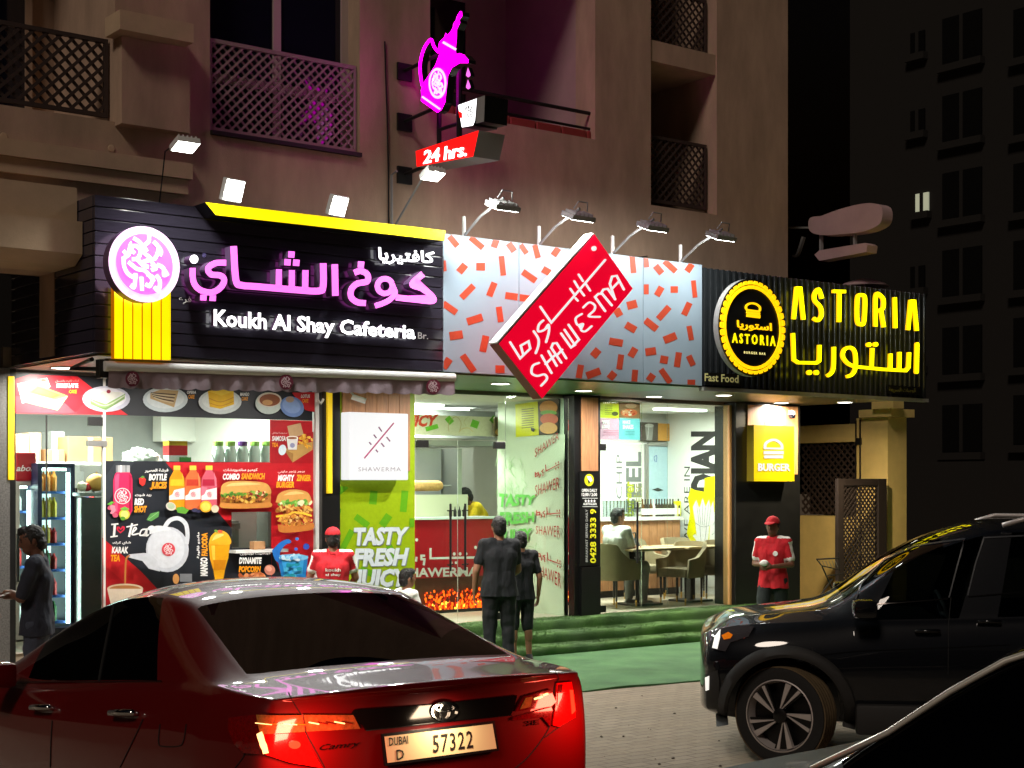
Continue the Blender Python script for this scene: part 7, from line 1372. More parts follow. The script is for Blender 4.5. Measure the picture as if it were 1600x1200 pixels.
# ---- red saloon in the foreground, nose to the shops
rows = [(0.02, -0.02, 0.74, 0.70, 1.150, 0.46, 1.165, 1.172, 0.30), (0.035, 0.0, 0.80, 0.745, 1.165, 0.50, 1.178, 1.188, 0.26), (0.16, 0.14, 0.865, 0.79, 1.172, 0.54, 1.186, 1.196, 0.22), (0.40, 0.36, 0.895, 0.80, 1.180, 0.62, 1.198, 1.210, 0.20),
        (0.46, 0.43, 0.90, 0.80, 1.180, 0.665, 1.208, 1.222, 0.20), (0.72, 1.18, 0.905, 0.80, 1.165, 0.565, 1.445, 1.487, 0.20), (0.80, 1.26, 0.905, 0.80, 1.160, 0.575, 1.462, 1.508, 0.20), (1.00, 1.46, 0.91, 0.80, 1.140, 0.60, 1.472, 1.535, 0.20), (1.45, 1.75, 0.915, 0.80, 1.095, 0.61, 1.458, 1.540, 0.20), (1.95, 2.12, 0.915, 0.80, 1.04, 0.61, 1.400, 1.500, 0.20), (2.40, 2.45, 0.91, 0.795, 0.99, 0.63, 1.310, 1.41, 0.20), (2.85, 2.85, 0.905, 0.785, 0.955, 0.68, 1.165, 1.24, 0.20), (3.30, 3.35, 0.90, 0.77, 0.95, 0.70, 0.985, 1.02, 0.20), (3.9, 3.9, 0.88, 0.72, 0.88, 0.55, 0.92, 0.955, 0.2), (4.45, 4.45, 0.80, 0.64, 0.76, 0.45, 0.80, 0.83, 0.2), (4.75, 4.72, 0.6, 0.5, 0.64, 0.35, 0.66, 0.68, 0.25)]
gl_ = [(range(4, 5), (8, 9)), (range(7, 11), (6, 7)), (range(10, 12), (8, 9))]
cr_ = Car('red_saloon_car', 'dark red saloon car seen from behind, parked nose to the shops', (-0.295, 6.32), (-0.577, 0.817), rows, gl_, 'paint_red', 'car_glass', (1.07, 3.85), 0.335, 0.80, zc_w=0.335, crease_rows={1: 6, 4: 8, 5: 8})
for ax in (1.07, 3.85):
    for y in (0.79, -0.79): wheel_parts(cr_, ax, y, 0.335, 0.335, 0.21, 0, 5)
KA, KB, KC = cr(0, 860, 3.333), cr(280, 880, 3.75), cr(560, 960, 4.0)
# rear lamps: left
lw = cr_.patch('tail_lamp', KB([(305, 908), (440, 890), (462, 892), (470, 1000), (482, 1118), (385, 1112), (335, 1060), (300, 975)]), 'tail_dark', 0.012)
cr_.patch('reflector', KB([(462, 890), (712, 888), (728, 985), (482, 1000)]), 'tail_clear', 0.014, parent=lw); cr_.patch('lens', KB([(486, 1003), (726, 990), (764, 1090), (828, 1196), (640, 1165), (505, 1120)]), 'tail_red', 0.014, parent=lw); cr_.patch('bulb', KB(ell(664, 1060, 34, 24, 16)), 'tail_bright', 0.02, 5, parent=lw); cr_.patch('light_guide', KB([(466, 1000), (492, 985), (520, 1108), (494, 1114)]), 'tail_hot', 0.018, 6, parent=lw)
tl = cr_.patch('trunk_lamp', KB([(722, 886), (1012, 888), (1052, 968), (742, 984)]), 'tail_clear', 0.012)
for x in (780, 830, 880, 930, 975): cr_.patch('reflector', KB(rrect(x, 935 - (x - 780) * 0.02, 7, 60, 100)), 'tail_hot' if x in (780, 930) else 'tail_dark', 0.016, 6, parent=tl)
for x in (500, 545, 590, 640, 690): cr_.patch('reflector', KB(rrect(x, 940, 5, 80, 95)), 'tail_hot' if x in (500, 640) else 'amber_glow', 0.018, 6, parent=lw)
# right
rw = cr_.patch('tail_lamp', KC([(1232, 428), (1322, 420), (1340, 520), (1346, 640), (1245, 700), (1206, 690), (1222, 580)]), 'tail_red', 0.012); cr_.patch('reflector', KC([(1236, 440), (1262, 436), (1256, 520), (1230, 570)]), 'tail_dark', 0.016, 6, parent=rw); cr_.patch('bulb', KC([(1310, 470), (1326, 470), (1342, 600), (1322, 620)]), 'tail_bright', 0.016, 6, parent=rw)
tr = cr_.patch('trunk_lamp', KC([(972, 606), (1030, 512), (1190, 466), (1226, 545), (1196, 572)]), 'tail_dark', 0.012); cr_.patch('lens', KC([(962, 640), (1196, 578), (1204, 600), (1190, 700), (1140, 640), (960, 660)]), 'tail_dark', 0.012, parent=tr); cr_.patch('reflector', KC([(1000, 590), (1036, 518), (1076, 512), (1062, 575)]), 'tail_clear', 0.016, 6, parent=tr)
for x, y in ((1102, 522), (1124, 516), (1158, 498)): cr_.patch('reflector', KC(rrect(x, y, 10, 30, 70)), 'tail_hot', 0.017, 4, parent=tr)
# trim, plate, badge
sp = cr_.patch('trunk_garnish', KC([(-60, 640), (-30, 596), (480, 560), (985, 505), (960, 590), (945, 626), (500, 672), (40, 724), (20, 690)]), 'dark_chrome', 0.010)
cr_.line('chrome_line', KC([(38, 724), (500, 674), (948, 628)]), 1.3, 'chrome', 0.013)
em_ = cr_.patch('badge', KC(ribbon([(528 + 82 * math.cos(t), 604 + 58 * math.sin(t)) for t in [i * 0.1548 for i in range(40)]], 11)), 'chrome', 0.02, 5)
cr_.patch('badge_ring', KC(ribbon([(528 + 34 * math.cos(t), 606 + 50 * math.sin(t)) for t in [i * 0.1548 for i in range(40)]], 8)), 'chrome', 0.021, 5, parent=em_); cr_.patch('badge_ring', KC(ribbon([(528 + 60 * math.cos(t), 580 + 24 * math.sin(t)) for t in [i * 0.1548 for i in range(40)]], 8)), 'chrome', 0.022, 5, parent=em_)
def flat(car, name, quad, m, off, parent=None, thick=0.012):
    P = [car.hit(*q) for q in quad]; n_ = sum((p[1] for p in P), Vector()).normalized(); c = sum((p[0] for p in P), Vector()) / len(P); n_ = Vector((-1, 0, 0.08)).normalized(); d = max(p[0].dot(n_) for p in P)
    pts = []
    for q in quad:
        o = car.Mi @ Vector((0, 0, CZ)); r = (car.Mi.to_3x3() @ Vector(((q[0] - HX) / F, 1, (HY - q[1]) / F))); t = (d + off - o.dot(n_)) / r.dot(n_); pts.append(o + r * t)
    mb = MB(); mb.prism([tuple(p) for p in pts], [tuple(p - n_ * thick) for p in pts]); return car.t.part(name, mb, m, parent), n_, d + off
pf, n_, dd = flat(cr_, 'plate_frame', [(597, 1147), (773, 1126.5), (780, 1173), (602, 1197)], 'black_panel', 0.012)
pl, n_, dd = flat(cr_, 'number_plate', [(601, 1151), (769.5, 1131), (776, 1169.5), (606, 1192)], 'plate_lit_cream', 0.015)  # plate's faint cream glow stands in for light falling on it
def on_plate(t, q, bold=0.0, space=1.0, fit=None):
    ps, fs, _ = text_quad(t, q, bold, 0.0, 0.0, space, fit); mb = MB(); o = cr_.Mi @ Vector((0, 0, CZ))
    for p in ps: r = cr_.Mi.to_3x3() @ Vector(((p[0] - HX) / F, 1, (HY - p[1]) / F)); mb.v.append(tuple(o + r * ((dd + 0.003 - o.dot(n_)) / r.dot(n_))))
    for f in fs: mb.face(f)
    cr_.t.part('plate_lettering', mb, 'plate_ink', pl)
on_plate('57322', ((677, 1176), (739.5, 1168), (676, 1149.5), (738.5, 1142)), 0.012, 1.15); on_plate('DUBAI', ((608, 1165.5), (638, 1161.8), (607.5, 1153), (637.5, 1149.5)), 0.012); on_plate('D', ((619.5, 1187.5), (631.5, 1186), (619, 1172), (631, 1170.5)), 0.01)
cr_.text('name_script', 'Camry', ((497, 1172), (561, 1165), (499, 1163.5), (562, 1157)), 'dark_chrome', 0.008, 0.01, 0.3); cr_.text('trim_letters', 'SE', ((820, 1133.5), (841, 1131), (820, 1126.5), (841, 1124)), 'dark_chrome', 0.008, 0.01)
# shut lines, fuel flap, handles
cr_.line('trunk_shut_line', KB([(640, 758), (668, 815), (690, 852), (718, 900), (738, 985), (800, 1100), (852, 1198)]), 1.4, 'seam', 0.003); cr_.line('trunk_shut_line', KC([(1228, 360), (1250, 400), (1226, 450), (1206, 600), (1196, 690), (1150, 775), (1060, 890), (980, 960)]), 1.4, 'seam', 0.003); cr_.line('bumper_shut_line', KB([(305, 985), (345, 1080), (385, 1118), (330, 1198)]), 1.3, 'seam', 0.003); cr_.line('bumper_shut_line', KC([(1346, 640), (1250, 705), (1165, 768)]), 1.3, 'seam', 0.003)
cr_.line('belt_trim', [(6, 1068), (60, 1067), (160, 1066), (254, 1065.5)], 1.6, 'dark_chrome', 0.008); cr_.line('door_shut_line', [(224, 1124), (212, 1150), (188, 1199)], 1.2, 'seam', 0.003); cr_.line('door_shut_line', [(82, 1126), (80, 1160), (79, 1199)], 1.2, 'seam', 0.003); cr_.line('window_pillar', [(155, 1064), (165, 1010), (178, 946)], 3.0, 'seam', 0.004)
cr_.line('fuel_flap_line', KA([(835, 905), (828, 1000), (850, 1020), (935, 1018), (958, 990), (972, 905)]), 1.1, 'seam', 0.003)
cr_.handle(199, 1115.5, 34); cr_.handle(71, 1107.5, 26)
mb = MB(); mb.bbox(2.72, 2.92, 0.88, 1.06, 0.93, 1.06, 0.03); cr_.t.part('wing_mirror', mb, 'paint_red', smooth=True, angle=50)
def carlight(c, name, loc, tgt, pw, size, col):
    l = bpy.data.lights.new(name, 'AREA'); l.energy = pw; l.size = size; l.color = col; o = bpy.data.objects.new(name, l); COL.objects.link(o); p = c.M @ Vector(loc); q = c.M @ Vector(tgt); o.parent = c.t.o; o.matrix_parent_inverse = Matrix.Identity(4); o.location = Vector(loc); o.rotation_euler = (Vector(tgt) - Vector(loc)).to_track_quat('-Z', 'Y').to_euler()
for y, pw in ((0.66, 5.0), (-0.70, 3.0)): carlight(cr_, 'tail_glow', (-0.16, y, 1.02), (0.04, y * 0.93, 0.84), pw, 0.12, (1.0, 0.10, 0.06))
carlight(cr_, 'plate_lamp', (-0.10, 0.0, 1.045), (0.02, 0.0, 0.90), 1.2, 0.10, (1.0, 0.8, 0.55))
# ---- dark sport utility car, side on, facing left
hS = (-0.990, 0.139); hv = Vector((hS[0], hS[1])).normalized(); Lv = Vector((-hv.y, hv.x)); wc = Vector((1.95, 10.95)); AXF, AXR = 3.58, 0.91; P0 = wc - hv * AXF - Lv * 0.82
rows = [(0.05, 0.25, 0.70, 0.66, 1.05, 0.50, 1.45, 1.55, 0.32), (0.12, 0.35, 0.84, 0.78, 1.10, 0.58, 1.58, 1.66, 0.28), (0.45, 0.6, 0.91, 0.83, 1.13, 0.60, 1.63, 1.70, 0.26), (0.95, 1.0, 0.925, 0.84, 1.11, 0.61, 1.66, 1.735, 0.26), (1.60, 1.55, 0.925, 0.84, 1.08, 0.62, 1.675, 1.75, 0.26), (2.20, 2.05, 0.925, 0.84, 1.055, 0.62, 1.655, 1.74, 0.26), (2.34, 2.15, 0.925, 0.84, 1.05, 0.62, 1.645, 1.735, 0.26), (2.75, 2.45, 0.925, 0.835, 1.035, 0.635, 1.555, 1.65, 0.26), (3.02, 2.80, 0.925, 0.825, 1.03, 0.665, 1.40, 1.48, 0.26), (3.12, 3.20, 0.925, 0.80, 1.03, 0.70, 1.10, 1.15, 0.26), (3.30, 3.36, 0.925, 0.78, 1.015, 0.55, 1.075, 1.10, 0.26), (3.72, 3.72, 0.915, 0.76, 0.995, 0.5, 1.04, 1.06, 0.26), (3.98, 3.97, 0.86, 0.71, 0.965, 0.46, 1.005, 1.02, 0.27), (4.13, 4.08, 0.77, 0.64, 0.93, 0.42, 0.96, 0.97, 0.30), (4.20, 4.12, 0.66, 0.56, 0.86, 0.38, 0.90, 0.91, 0.34)]
gl_ = [(range(2, 5), (6, 7)), (range(6, 8), (6, 7)), (range(7, 9), (8, 9)), (range(0, 1), (6, 7, 8, 9))]
cs_ = Car('dark_utility_car', 'dark navy sport utility car with alloy wheels facing left', (P0.x, P0.y), hS, rows, gl_, 'paint_navy', 'tinted_glass', (AXR, AXF), 0.355, 0.80, zc_w=0.355, crease_rows={12: 7})
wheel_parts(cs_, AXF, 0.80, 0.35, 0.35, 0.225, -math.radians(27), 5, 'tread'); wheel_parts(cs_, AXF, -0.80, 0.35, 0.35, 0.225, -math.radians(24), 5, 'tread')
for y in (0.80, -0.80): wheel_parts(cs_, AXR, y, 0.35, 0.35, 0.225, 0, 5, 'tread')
for sd in (1, -1):
    for ax in (AXF, AXR):
        mb = MB(); n = 36; ro, ri = 0.50, 0.4165; zc = 0.355
        def ysurf(x, z):
            loc, nn_, ii_, dd_ = cs_.bvh.ray_cast(cs_.M @ Vector((x, sd * 2.0, z)), cs_.M.to_3x3() @ Vector((0, -sd, 0))); return abs((cs_.Mi @ loc).y) if loc else 0.8
        for i in range(n + 1):
            a = math.radians(-12 + 204 * i / n); P2 = lambda r_: (ax + r_ * math.cos(a), zc + r_ * math.sin(a)); yo, yi = ysurf(*P2(ro)), ysurf(*P2(ri + 0.004)); yi = max(yi, yo - 0.03)
            for r_, y in ((ri - 0.004, yi - 0.06), (ri - 0.004, yi + 0.022), (ri + 0.02, yi + 0.03), (ro - 0.014, yo + 0.020), (ro, yo - 0.004)): x_, z_ = P2(r_); mb.v.append((x_, sd * y, z_))
            if i:
                o = (i - 1) * 5
                for k in range(4): mb.face([o + k, o + k + 1, o + k + 6, o + k + 5])
        cs_.t.part('arch_cladding', mb, 'cladding', smooth=True, angle=50)
    mb = MB(); mb.bbox(1.40, 3.10, sd * 0.865 if sd > 0 else -0.955, 0.955 if sd > 0 else -0.865, 0.235, 0.45, 0.03); cs_.t.part('sill_cladding', mb, 'cladding', smooth=True, angle=40)
    mb = MB(); mb.tube([(0.7, sd * 0.60, 1.70), (0.8, sd * 0.60, 1.735), (1.9, sd * 0.615, 1.745), (2.05, sd * 0.615, 1.70)], 0.018, 8); cs_.t.part('roof_rail', mb, 'alloy', smooth=True)
    mb = MB(); y_ = sd * 1.0; mb.bbox(2.96, 3.13, y_ - 0.10, y_ + 0.10, 1.06, 1.19, 0.04); mb.tube([(3.03, sd * 0.84, 1.06), (3.03, sd * 0.94, 1.09)], 0.035, 8); cs_.t.part('wing_mirror', mb, 'paint_black', smooth=True, angle=50)
K5, K6 = cr(1080, 800, 3.0), cr(1080, 930, 4.45)
hl = cs_.patch('headlamp', K6([(150, 372), (168, 290), (215, 236), (330, 212), (438, 222), (400, 290), (276, 330), (240, 392), (190, 384)]), 'lens_clear', 0.008, 6); cs_.patch('running_light', K6([(152, 368), (170, 292), (206, 244), (204, 296), (186, 376)]), 'white_lamp', 0.012, 5, parent=hl); cs_.patch('lens_reflection', K6([(216, 284), (262, 262), (292, 280), (276, 304), (230, 312)]), 'amber_glow', 0.012, 5, parent=hl)  # amber patch paints the signs' reflection in the headlamp lens
cs_.patch('front_bumper_cladding', K6([(108, 548), (186, 520), (200, 600), (196, 760), (215, 900), (292, 958), (200, 948), (140, 905), (112, 800)]), 'cladding', 0.010, 7); cs_.patch('fog_lamp', K6([(108, 572), (132, 560), (130, 655), (112, 662)]), 'white_lamp', 0.016, 5)
cs_.line('door_shut_line', K5([(566, 618), (575, 720), (600, 860), (632, 965)]), 1.3, 'seam'); cs_.line('door_shut_line', K5([(1218, 400), (1207, 520), (1205, 640), (1204, 760)]), 1.3, 'seam'); cs_.line('side_crease', K5([(600, 672), (800, 652), (1200, 636), (1500, 622)]), 1.2, 'dark_chrome', 0.004)
cs_.line('window_trim', K5([(762, 438), (800, 335), (905, 225), (1050, 160), (1282, 128), (1245, 260), (1208, 402)]), 2.2, 'window_edge', 0.006, False); cs_.line('window_trim', K5([(1296, 392), (1330, 250), (1372, 122), (1558, 112)]), 2.2, 'window_edge', 0.006, False)
cs_.line('window_trim', K5([(768, 440), (1000, 424), (1205, 407)]), 1.6, 'dark_chrome', 0.006); cs_.line('window_trim', K5([(1300, 398), (1440, 386), (1558, 374)]), 1.6, 'dark_chrome', 0.006)
cs_.handle(1449, 988, 36, 'paint_black'); cs_.handle(1545, 975, 34, 'paint_black')
# cabin: seats, headrests, steering wheel
for y in (0.38, -0.38):
    mb = MB(); mb.bbox(1.55, 2.05, y - 0.24, y + 0.24, 0.55, 0.72, 0.05); mb.bbox(1.42, 1.58, y - 0.23, y + 0.23, 0.70, 1.28, 0.05); st_ = cs_.t.part('front_seat', mb, 'seat_cream', smooth=True, angle=40); mb = MB(); mb.bbox(1.42, 1.53, y - 0.13, y + 0.13, 1.31, 1.50, 0.04); cs_.t.part('headrest', mb, 'seat_cream', st_, smooth=True, angle=40)
mb = MB(); mb.bbox(0.55, 0.72, -0.62, 0.62, 0.70, 1.28, 0.05); cs_.t.part('rear_seat', mb, 'seat_cream', smooth=True, angle=40)
mb = MB(); mb.tube([(2.42 + 0.06 * math.cos(t), 0.38 + 0.18 * math.sin(t), 1.04 + 0.17 * math.cos(t)) for t in [i * 0.2618 for i in range(25)]], 0.014, 8, False); mb.tube([(2.42, 0.20, 1.04), (2.42, 0.56, 1.04)], 0.016, 6); cs_.t.part('steering_wheel', mb, 'grey_paint', smooth=True); mb = MB(); mb.bbox(2.45, 3.1, -0.74, 0.74, 0.75, 1.02, 0.04); cs_.t.part('dashboard', mb, 'cladding', smooth=True, angle=40)
# ---- black saloon cut by the lower right corner of the frame
rows = [(0.0, 0.0, 0.76, 0.70, 1.0, 0.5, 1.02, 1.03, 0.3), (0.25, 0.25, 0.87, 0.78, 1.02, 0.56, 1.04, 1.05, 0.22), (0.62, 0.60, 0.90, 0.79, 1.02, 0.6, 1.05, 1.07, 0.2), (0.95, 1.25, 0.905, 0.79, 1.0, 0.55, 1.34, 1.38, 0.2), (1.3, 1.6, 0.91, 0.79, 0.99, 0.58, 1.39, 1.44, 0.2), (1.9, 2.0, 0.91, 0.79, 0.97, 0.59, 1.47, 1.53, 0.2), (2.4, 2.4, 0.91, 0.79, 0.96, 0.60, 1.47, 1.53, 0.2), (2.75, 2.62, 0.905, 0.785, 0.955, 0.62, 1.42, 1.46, 0.2), (3.05, 2.9, 0.905, 0.78, 0.95, 0.66, 1.26, 1.30, 0.2), (3.25, 3.35, 0.90, 0.76, 0.91, 0.70, 0.945, 0.955, 0.2), (3.42, 3.48, 0.90, 0.75, 0.85, 0.55, 0.865, 0.87, 0.2), (3.95, 3.95, 0.88, 0.71, 0.74, 0.5, 0.755, 0.76, 0.2), (4.4, 4.4, 0.80, 0.62, 0.60, 0.42, 0.62, 0.625, 0.22), (4.65, 4.62, 0.6, 0.48, 0.64, 0.33, 0.66, 0.67, 0.28)]
gl_ = [(range(2, 3), (8, 9)), (range(4, 6), (6, 7)), (range(6, 9), (6, 7)), (range(7, 9), (8, 9))]
hN = (-0.883, 0.469); hv = Vector((hN[0], hN[1])).normalized(); Lv = Vector((-hv.y, hv.x)); cw = gpt(1296, 1190, 0.98); P0 = Vector((cw.x, cw.y)) - hv * 3.33 - Lv * 0.71
cn_ = Car('black_saloon_car', 'glossy black car cut off by the lower right corner of the picture', (P0.x, P0.y), hN, rows, gl_, 'paint_dull', 'dull_glass', (1.0, 3.75), 0.33, 0.79, zc_w=0.33)
for ax in (1.0, 3.75):
    for y in (0.79, -0.79): wheel_parts(cn_, ax, y, 0.33, 0.33, 0.21, 0, 5)

# pale tube stands in for the highlight along the near windscreen edge
mb = MB(); mb.tube([(3.40, 0.70, 0.945), (3.12, 0.695, 1.10), (2.9, 0.672, 1.262), (2.72, 0.645, 1.375), (2.55, 0.628, 1.44), (2.3, 0.618, 1.478), (1.9, 0.61, 1.482), (1.4, 0.60, 1.42)], 0.012, 8); cn_.t.part('pillar_highlight', mb, 'highlight_metal', smooth=True)
# ------------------------------------------------------------------ people: each body one continuous remeshed surface, clothes as fitted outer layers
mat('skin', (150, 104, 80), 0.55, var=0.06, vs=14); mat('skin_dark', (112, 74, 56), 0.55, var=0.06, vs=14); mat('hair', (14, 12, 12), 0.5, bump=0.4, bs=160)
def cloth(name, c, r=0.85): mat(name, c, r, var=0.2, vs=9, bump=0.9, bs=11, stretch=(1.6, 1.6, 0.7))
cloth('cloth_navy', (40, 44, 58)); cloth('cloth_black', (22, 25, 30)); cloth('cloth_charcoal', (44, 44, 44)); cloth('cloth_red', (196, 26, 40)); cloth('cloth_white', (240, 238, 232)); cloth('cloth_jeans', (62, 68, 84)); cloth('cloth_yellow', (230, 196, 30)); cloth('cloth_grey', (150, 150, 150)); cloth('cap_red', (200, 34, 44)); cloth('shoe_dark', (26, 24, 24), 0.6); cloth('shoe_white', (196, 194, 190), 0.6); cloth('cloth_green_black', (26, 34, 34))
mat('eye_dark', (16, 12, 10), 0.3); mat('lip', (120, 66, 58), 0.5); mat('sneaker', (180, 176, 170), 0.6)
def cap_(mb, p0, p1, r0, r1, n=14):
    p0, p1 = Vector(p0), Vector(p1); d = p1 - p0; L = d.length
    if L < 1e-5: mb.sphere(tuple(p0), r0, n); return
    t = d / L; path, rs = [], []
    for k in range(1, 6): a = math.pi / 2 * (1 - k / 5); path.append(p0 - t * r0 * math.sin(a)); rs.append(max(1e-4, r0 * math.cos(a)))
    for k in range(0, 5): a = math.pi / 2 * (k / 5); path.append(p1 + t * r1 * math.sin(a)); rs.append(max(1e-4, r1 * math.cos(a)))
    mb.tube(path, rs, n)
def remesh(mb, vox, it=4):
    me = mesh_of('t', mb); ob = bpy.data.objects.new('t', me); COL.objects.link(ob); r = ob.modifiers.new('r', 'REMESH'); r.mode = 'VOXEL'; r.voxel_size = vox; r.use_smooth_shade = True
    s_ = ob.modifiers.new('s', 'SMOOTH'); s_.factor = 0.5; s_.iterations = it
    dg = bpy.context.evaluated_depsgraph_get(); dg.update(); ev = ob.evaluated_get(dg).to_mesh(); out = bpy.data.meshes.new('b'); out.from_pydata([tuple(v.co) for v in ev.vertices], [], [tuple(p.vertices) for p in ev.polygons]); out.polygons.foreach_set('use_smooth', [True] * len(out.polygons)); out.update(); bpy.data.objects.remove(ob); return out
STAND = dict(pel=(0, 0, 0.95), chest=(0, 0.0, 1.28), neck=(0, -0.01, 1.46), head=(0, 0.015, 1.60), shR=(0.175, 0, 1.41), shL=(-0.175, 0, 1.41), elR=(0.245, -0.03, 1.13), elL=(-0.245, -0.03, 1.13), wrR=(0.25, 0.05, 0.90), wrL=(-0.25, 0.05, 0.90), hipR=(0.09, 0, 0.92), hipL=(-0.09, 0, 0.92), knR=(0.105, 0.02, 0.50), knL=(-0.105, 0.02, 0.50), anR=(0.11, -0.02, 0.09), anL=(-0.11, -0.02, 0.09))
def person(label, pos, rot, H, shirt, trousers, pose=None, skin='skin', hair=True, cap=None, sleeve=0.6, yoke=None, shoes='shoe_dark', shorts=False, long_sleeve=False, build=1.0, look=0.0, tilt=0.0, frame='w', apron=None, back_text=None, hold=None, feet=True, grp=None):
    J = {k: Vector(v) for k, v in {**STAND, **(pose or {})}.items()}; k = H / 1.72; b = build
    o = Thing('person', label, 'person', base=pos, frame=frame, rot=rot, group=grp); o.base = Vector((0, 0, 0))
    if frame == 'f': o.o.rotation_euler = (0, 0, TH + rot)
    o.o.scale = (k, k, k)
    HR = Matrix.Rotation(look, 3, 'Z') @ Matrix.Rotation(-tilt, 3, 'X'); hc = J['head']; hp = lambda x, y, z: tuple(hc + HR @ Vector((x, y, z)))
    m = MB()
    # head and neck
    hs = MB(); hs.sphere((0, 0, 0), 1.0, 24, (0.076, 0.095, 0.112)); m.add([hp(v[0], v[1], v[2] + 0.012) for v in hs.v], hs.f); hs = MB(); hs.sphere((0, 0.022, -0.052), 1.0, 20, (0.058, 0.068, 0.066)); m.add([hp(*v) for v in hs.v], hs.f)
    hs = MB(); hs.sphere((0, 0.094, -0.012), 1.0, 12, (0.014, 0.02, 0.024)); m.add([hp(*v) for v in hs.v], hs.f); cap_(m, hp(0, 0.086, 0.03), hp(0, 0.102, -0.016), 0.009, 0.012, 8); hs = MB(); hs.sphere((0, 0.078, -0.056), 1.0, 12, (0.024, 0.014, 0.012)); m.add([hp(*v) for v in hs.v], hs.f)
    for s_ in (1, -1): hs = MB(); hs.sphere((s_ * 0.077, -0.008, -0.004), 1.0, 10, (0.010, 0.02, 0.03)); m.add([hp(*v) for v in hs.v], hs.f)
    cap_(m, J['neck'] - Vector((0, 0, 0.03)), J['neck'] + (hc - J['neck']) * 0.6, 0.056, 0.052)
    # trunk
    def trunk(mb, e):
        p, c = J['pel'], J['chest']; up = (c - p).normalized()
        for s_ in (1, -1):
            cap_(mb, p + Vector((s_ * 0.055 * b, 0, 0)), p + (c - p) * 0.5 + Vector((s_ * 0.05 * b, 0, 0)), 0.112 * b + e, 0.10 * b + e); cap_(mb, p + (c - p) * 0.5 + Vector((s_ * 0.05 * b, 0, 0)), c + Vector((s_ * 0.062 * b, 0, 0)), 0.10 * b + e, 0.112 * b + e)
        cap_(mb, J['shR'] * 0.82 + J['shL'] * 0.18, J['shL'] * 0.82 + J['shR'] * 0.18, 0.062 + e, 0.062 + e); cap_(mb, c, J['neck'] - Vector((0, 0, 0.05)), 0.11 * b + e, 0.06 + e)
        for s_ in ('shR', 'shL'): cap_(mb, c, J[s_], 0.11 * b + e, 0.058 + e)
    trunk(m, 0)
    for s_ in 'RL':
        cap_(m, J['sh' + s_], J['el' + s_], 0.050 * b, 0.039 * b); cap_(m, J['el' + s_], J['wr' + s_], 0.038 * b, 0.027)
        cap_(m, J['hip' + s_], J['kn' + s_], 0.085 * b, 0.056 * b); cap_(m, J['kn' + s_], J['an' + s_], 0.054 * b, 0.036); kn, an = J['kn' + s_], J['an' + s_]; sh = (kn - an); cap_(m, an + sh * 0.55 + Vector((0, -0.012, 0)), an + sh * 0.8 + Vector((0, -0.014, 0)), 0.050 * b, 0.052 * b)
        # hand: palm, four bent fingers, thumb from the side of the palm
        w, e = J['wr' + s_], J['el' + s_]; d = (w - e).normalized(); side = 1 if s_ == 'R' else -1; f_ = Vector((0, 1, 0)); lat = d.cross(Vector((1, 0, 0)) if abs(d.x) < 0.7 else Vector((0, 0, 1))).normalized(); nrm = d.cross(lat).normalized()
        if nrm.dot(Vector((-side, 0, 0))) < 0: nrm = -nrm
        if lat.dot(f_) < 0: lat = -lat
        for u in (-0.024, -0.008, 0.008, 0.024): cap_(m, w + d * 0.02 + lat * u * 0.6, w + d * 0.085 + lat * u, 0.014, 0.012, 8)
        for q, u in enumerate((-0.03, -0.010, 0.010, 0.030)):
            L_ = (0.030, 0.037, 0.040, 0.036)[q]; a = w + d * 0.092 + lat * u; b1 = a + (d * 0.93 + nrm * 0.3).normalized() * L_; b2 = b1 + (d * 0.7 + nrm * 0.75).normalized() * L_ * 0.75; b3 = b2 + (d * 0.35 + nrm * 0.95).normalized() * L_ * 0.55; cap_(m, a, b1, 0.0095, 0.009, 8); cap_(m, b1, b2, 0.009, 0.0085, 8); cap_(m, b2, b3, 0.0085, 0.0075, 8)
        t0 = w + d * 0.03 + lat * 0.022; t1 = t0 + (d * 0.6 + lat * 0.75 + nrm * 0.25).normalized() * 0.042; t2 = t1 + (d * 0.85 + lat * 0.25 + nrm * 0.45).normalized() * 0.032; cap_(m, t0, t1, 0.013, 0.011, 8); cap_(m, t1, t2, 0.011, 0.009, 8)
        toe = an + Vector((0.012 * side, 0.15, -0.055)); cap_(m, an + Vector((0, -0.02, -0.05)), toe, 0.034, 0.026)
    me = remesh(m, 0.0085, 3); setm(me, skin); o.link('body', me)
    # face details
    fm = MB()
    for s_ in (1, -1): hs = MB(); hs.sphere((s_ * 0.031, 0.083, 0.016), 1.0, 8, (0.012, 0.008, 0.006)); fm.add([hp(*v) for v in hs.v], hs.f); cap_(fm, hp(s_ * 0.014, 0.093, 0.036), hp(s_ * 0.046, 0.082, 0.038), 0.0045, 0.004, 6)
    o.part('eyes_and_brows', fm, 'eye_dark', smooth=True); fm = MB(); hs = MB(); hs.sphere((0, 0.0905, -0.055), 1.0, 10, (0.022, 0.007, 0.006)); fm.add([hp(*v) for v in hs.v], hs.f); o.part('lips', fm, 'lip', smooth=True)
    if hair:
        hm = MB(); z_ = 0.0 if not cap else -0.03
        hs = MB(); hs.sphere((0, -0.016, 0.034), 1.0, 24, (0.082, 0.095, 0.099)); hm.add([hp(*v) for v in hs.v], hs.f); hs = MB(); hs.sphere((0, -0.05, -0.02), 1.0, 20, (0.074, 0.06, 0.08)); hm.add([hp(*v) for v in hs.v], hs.f)
        if not cap: hs = MB(); hs.sphere((0.01, 0.045, 0.092), 1.0, 16, (0.062, 0.05, 0.04)); hm.add([hp(*v) for v in hs.v], hs.f)
        for s_ in (1, -1): cap_(hm, hp(s_ * 0.078, 0.008, 0.03), hp(s_ * 0.074, 0.012, -0.01), 0.012, 0.008, 8)
        hh = remesh(hm, 0.007, 1)
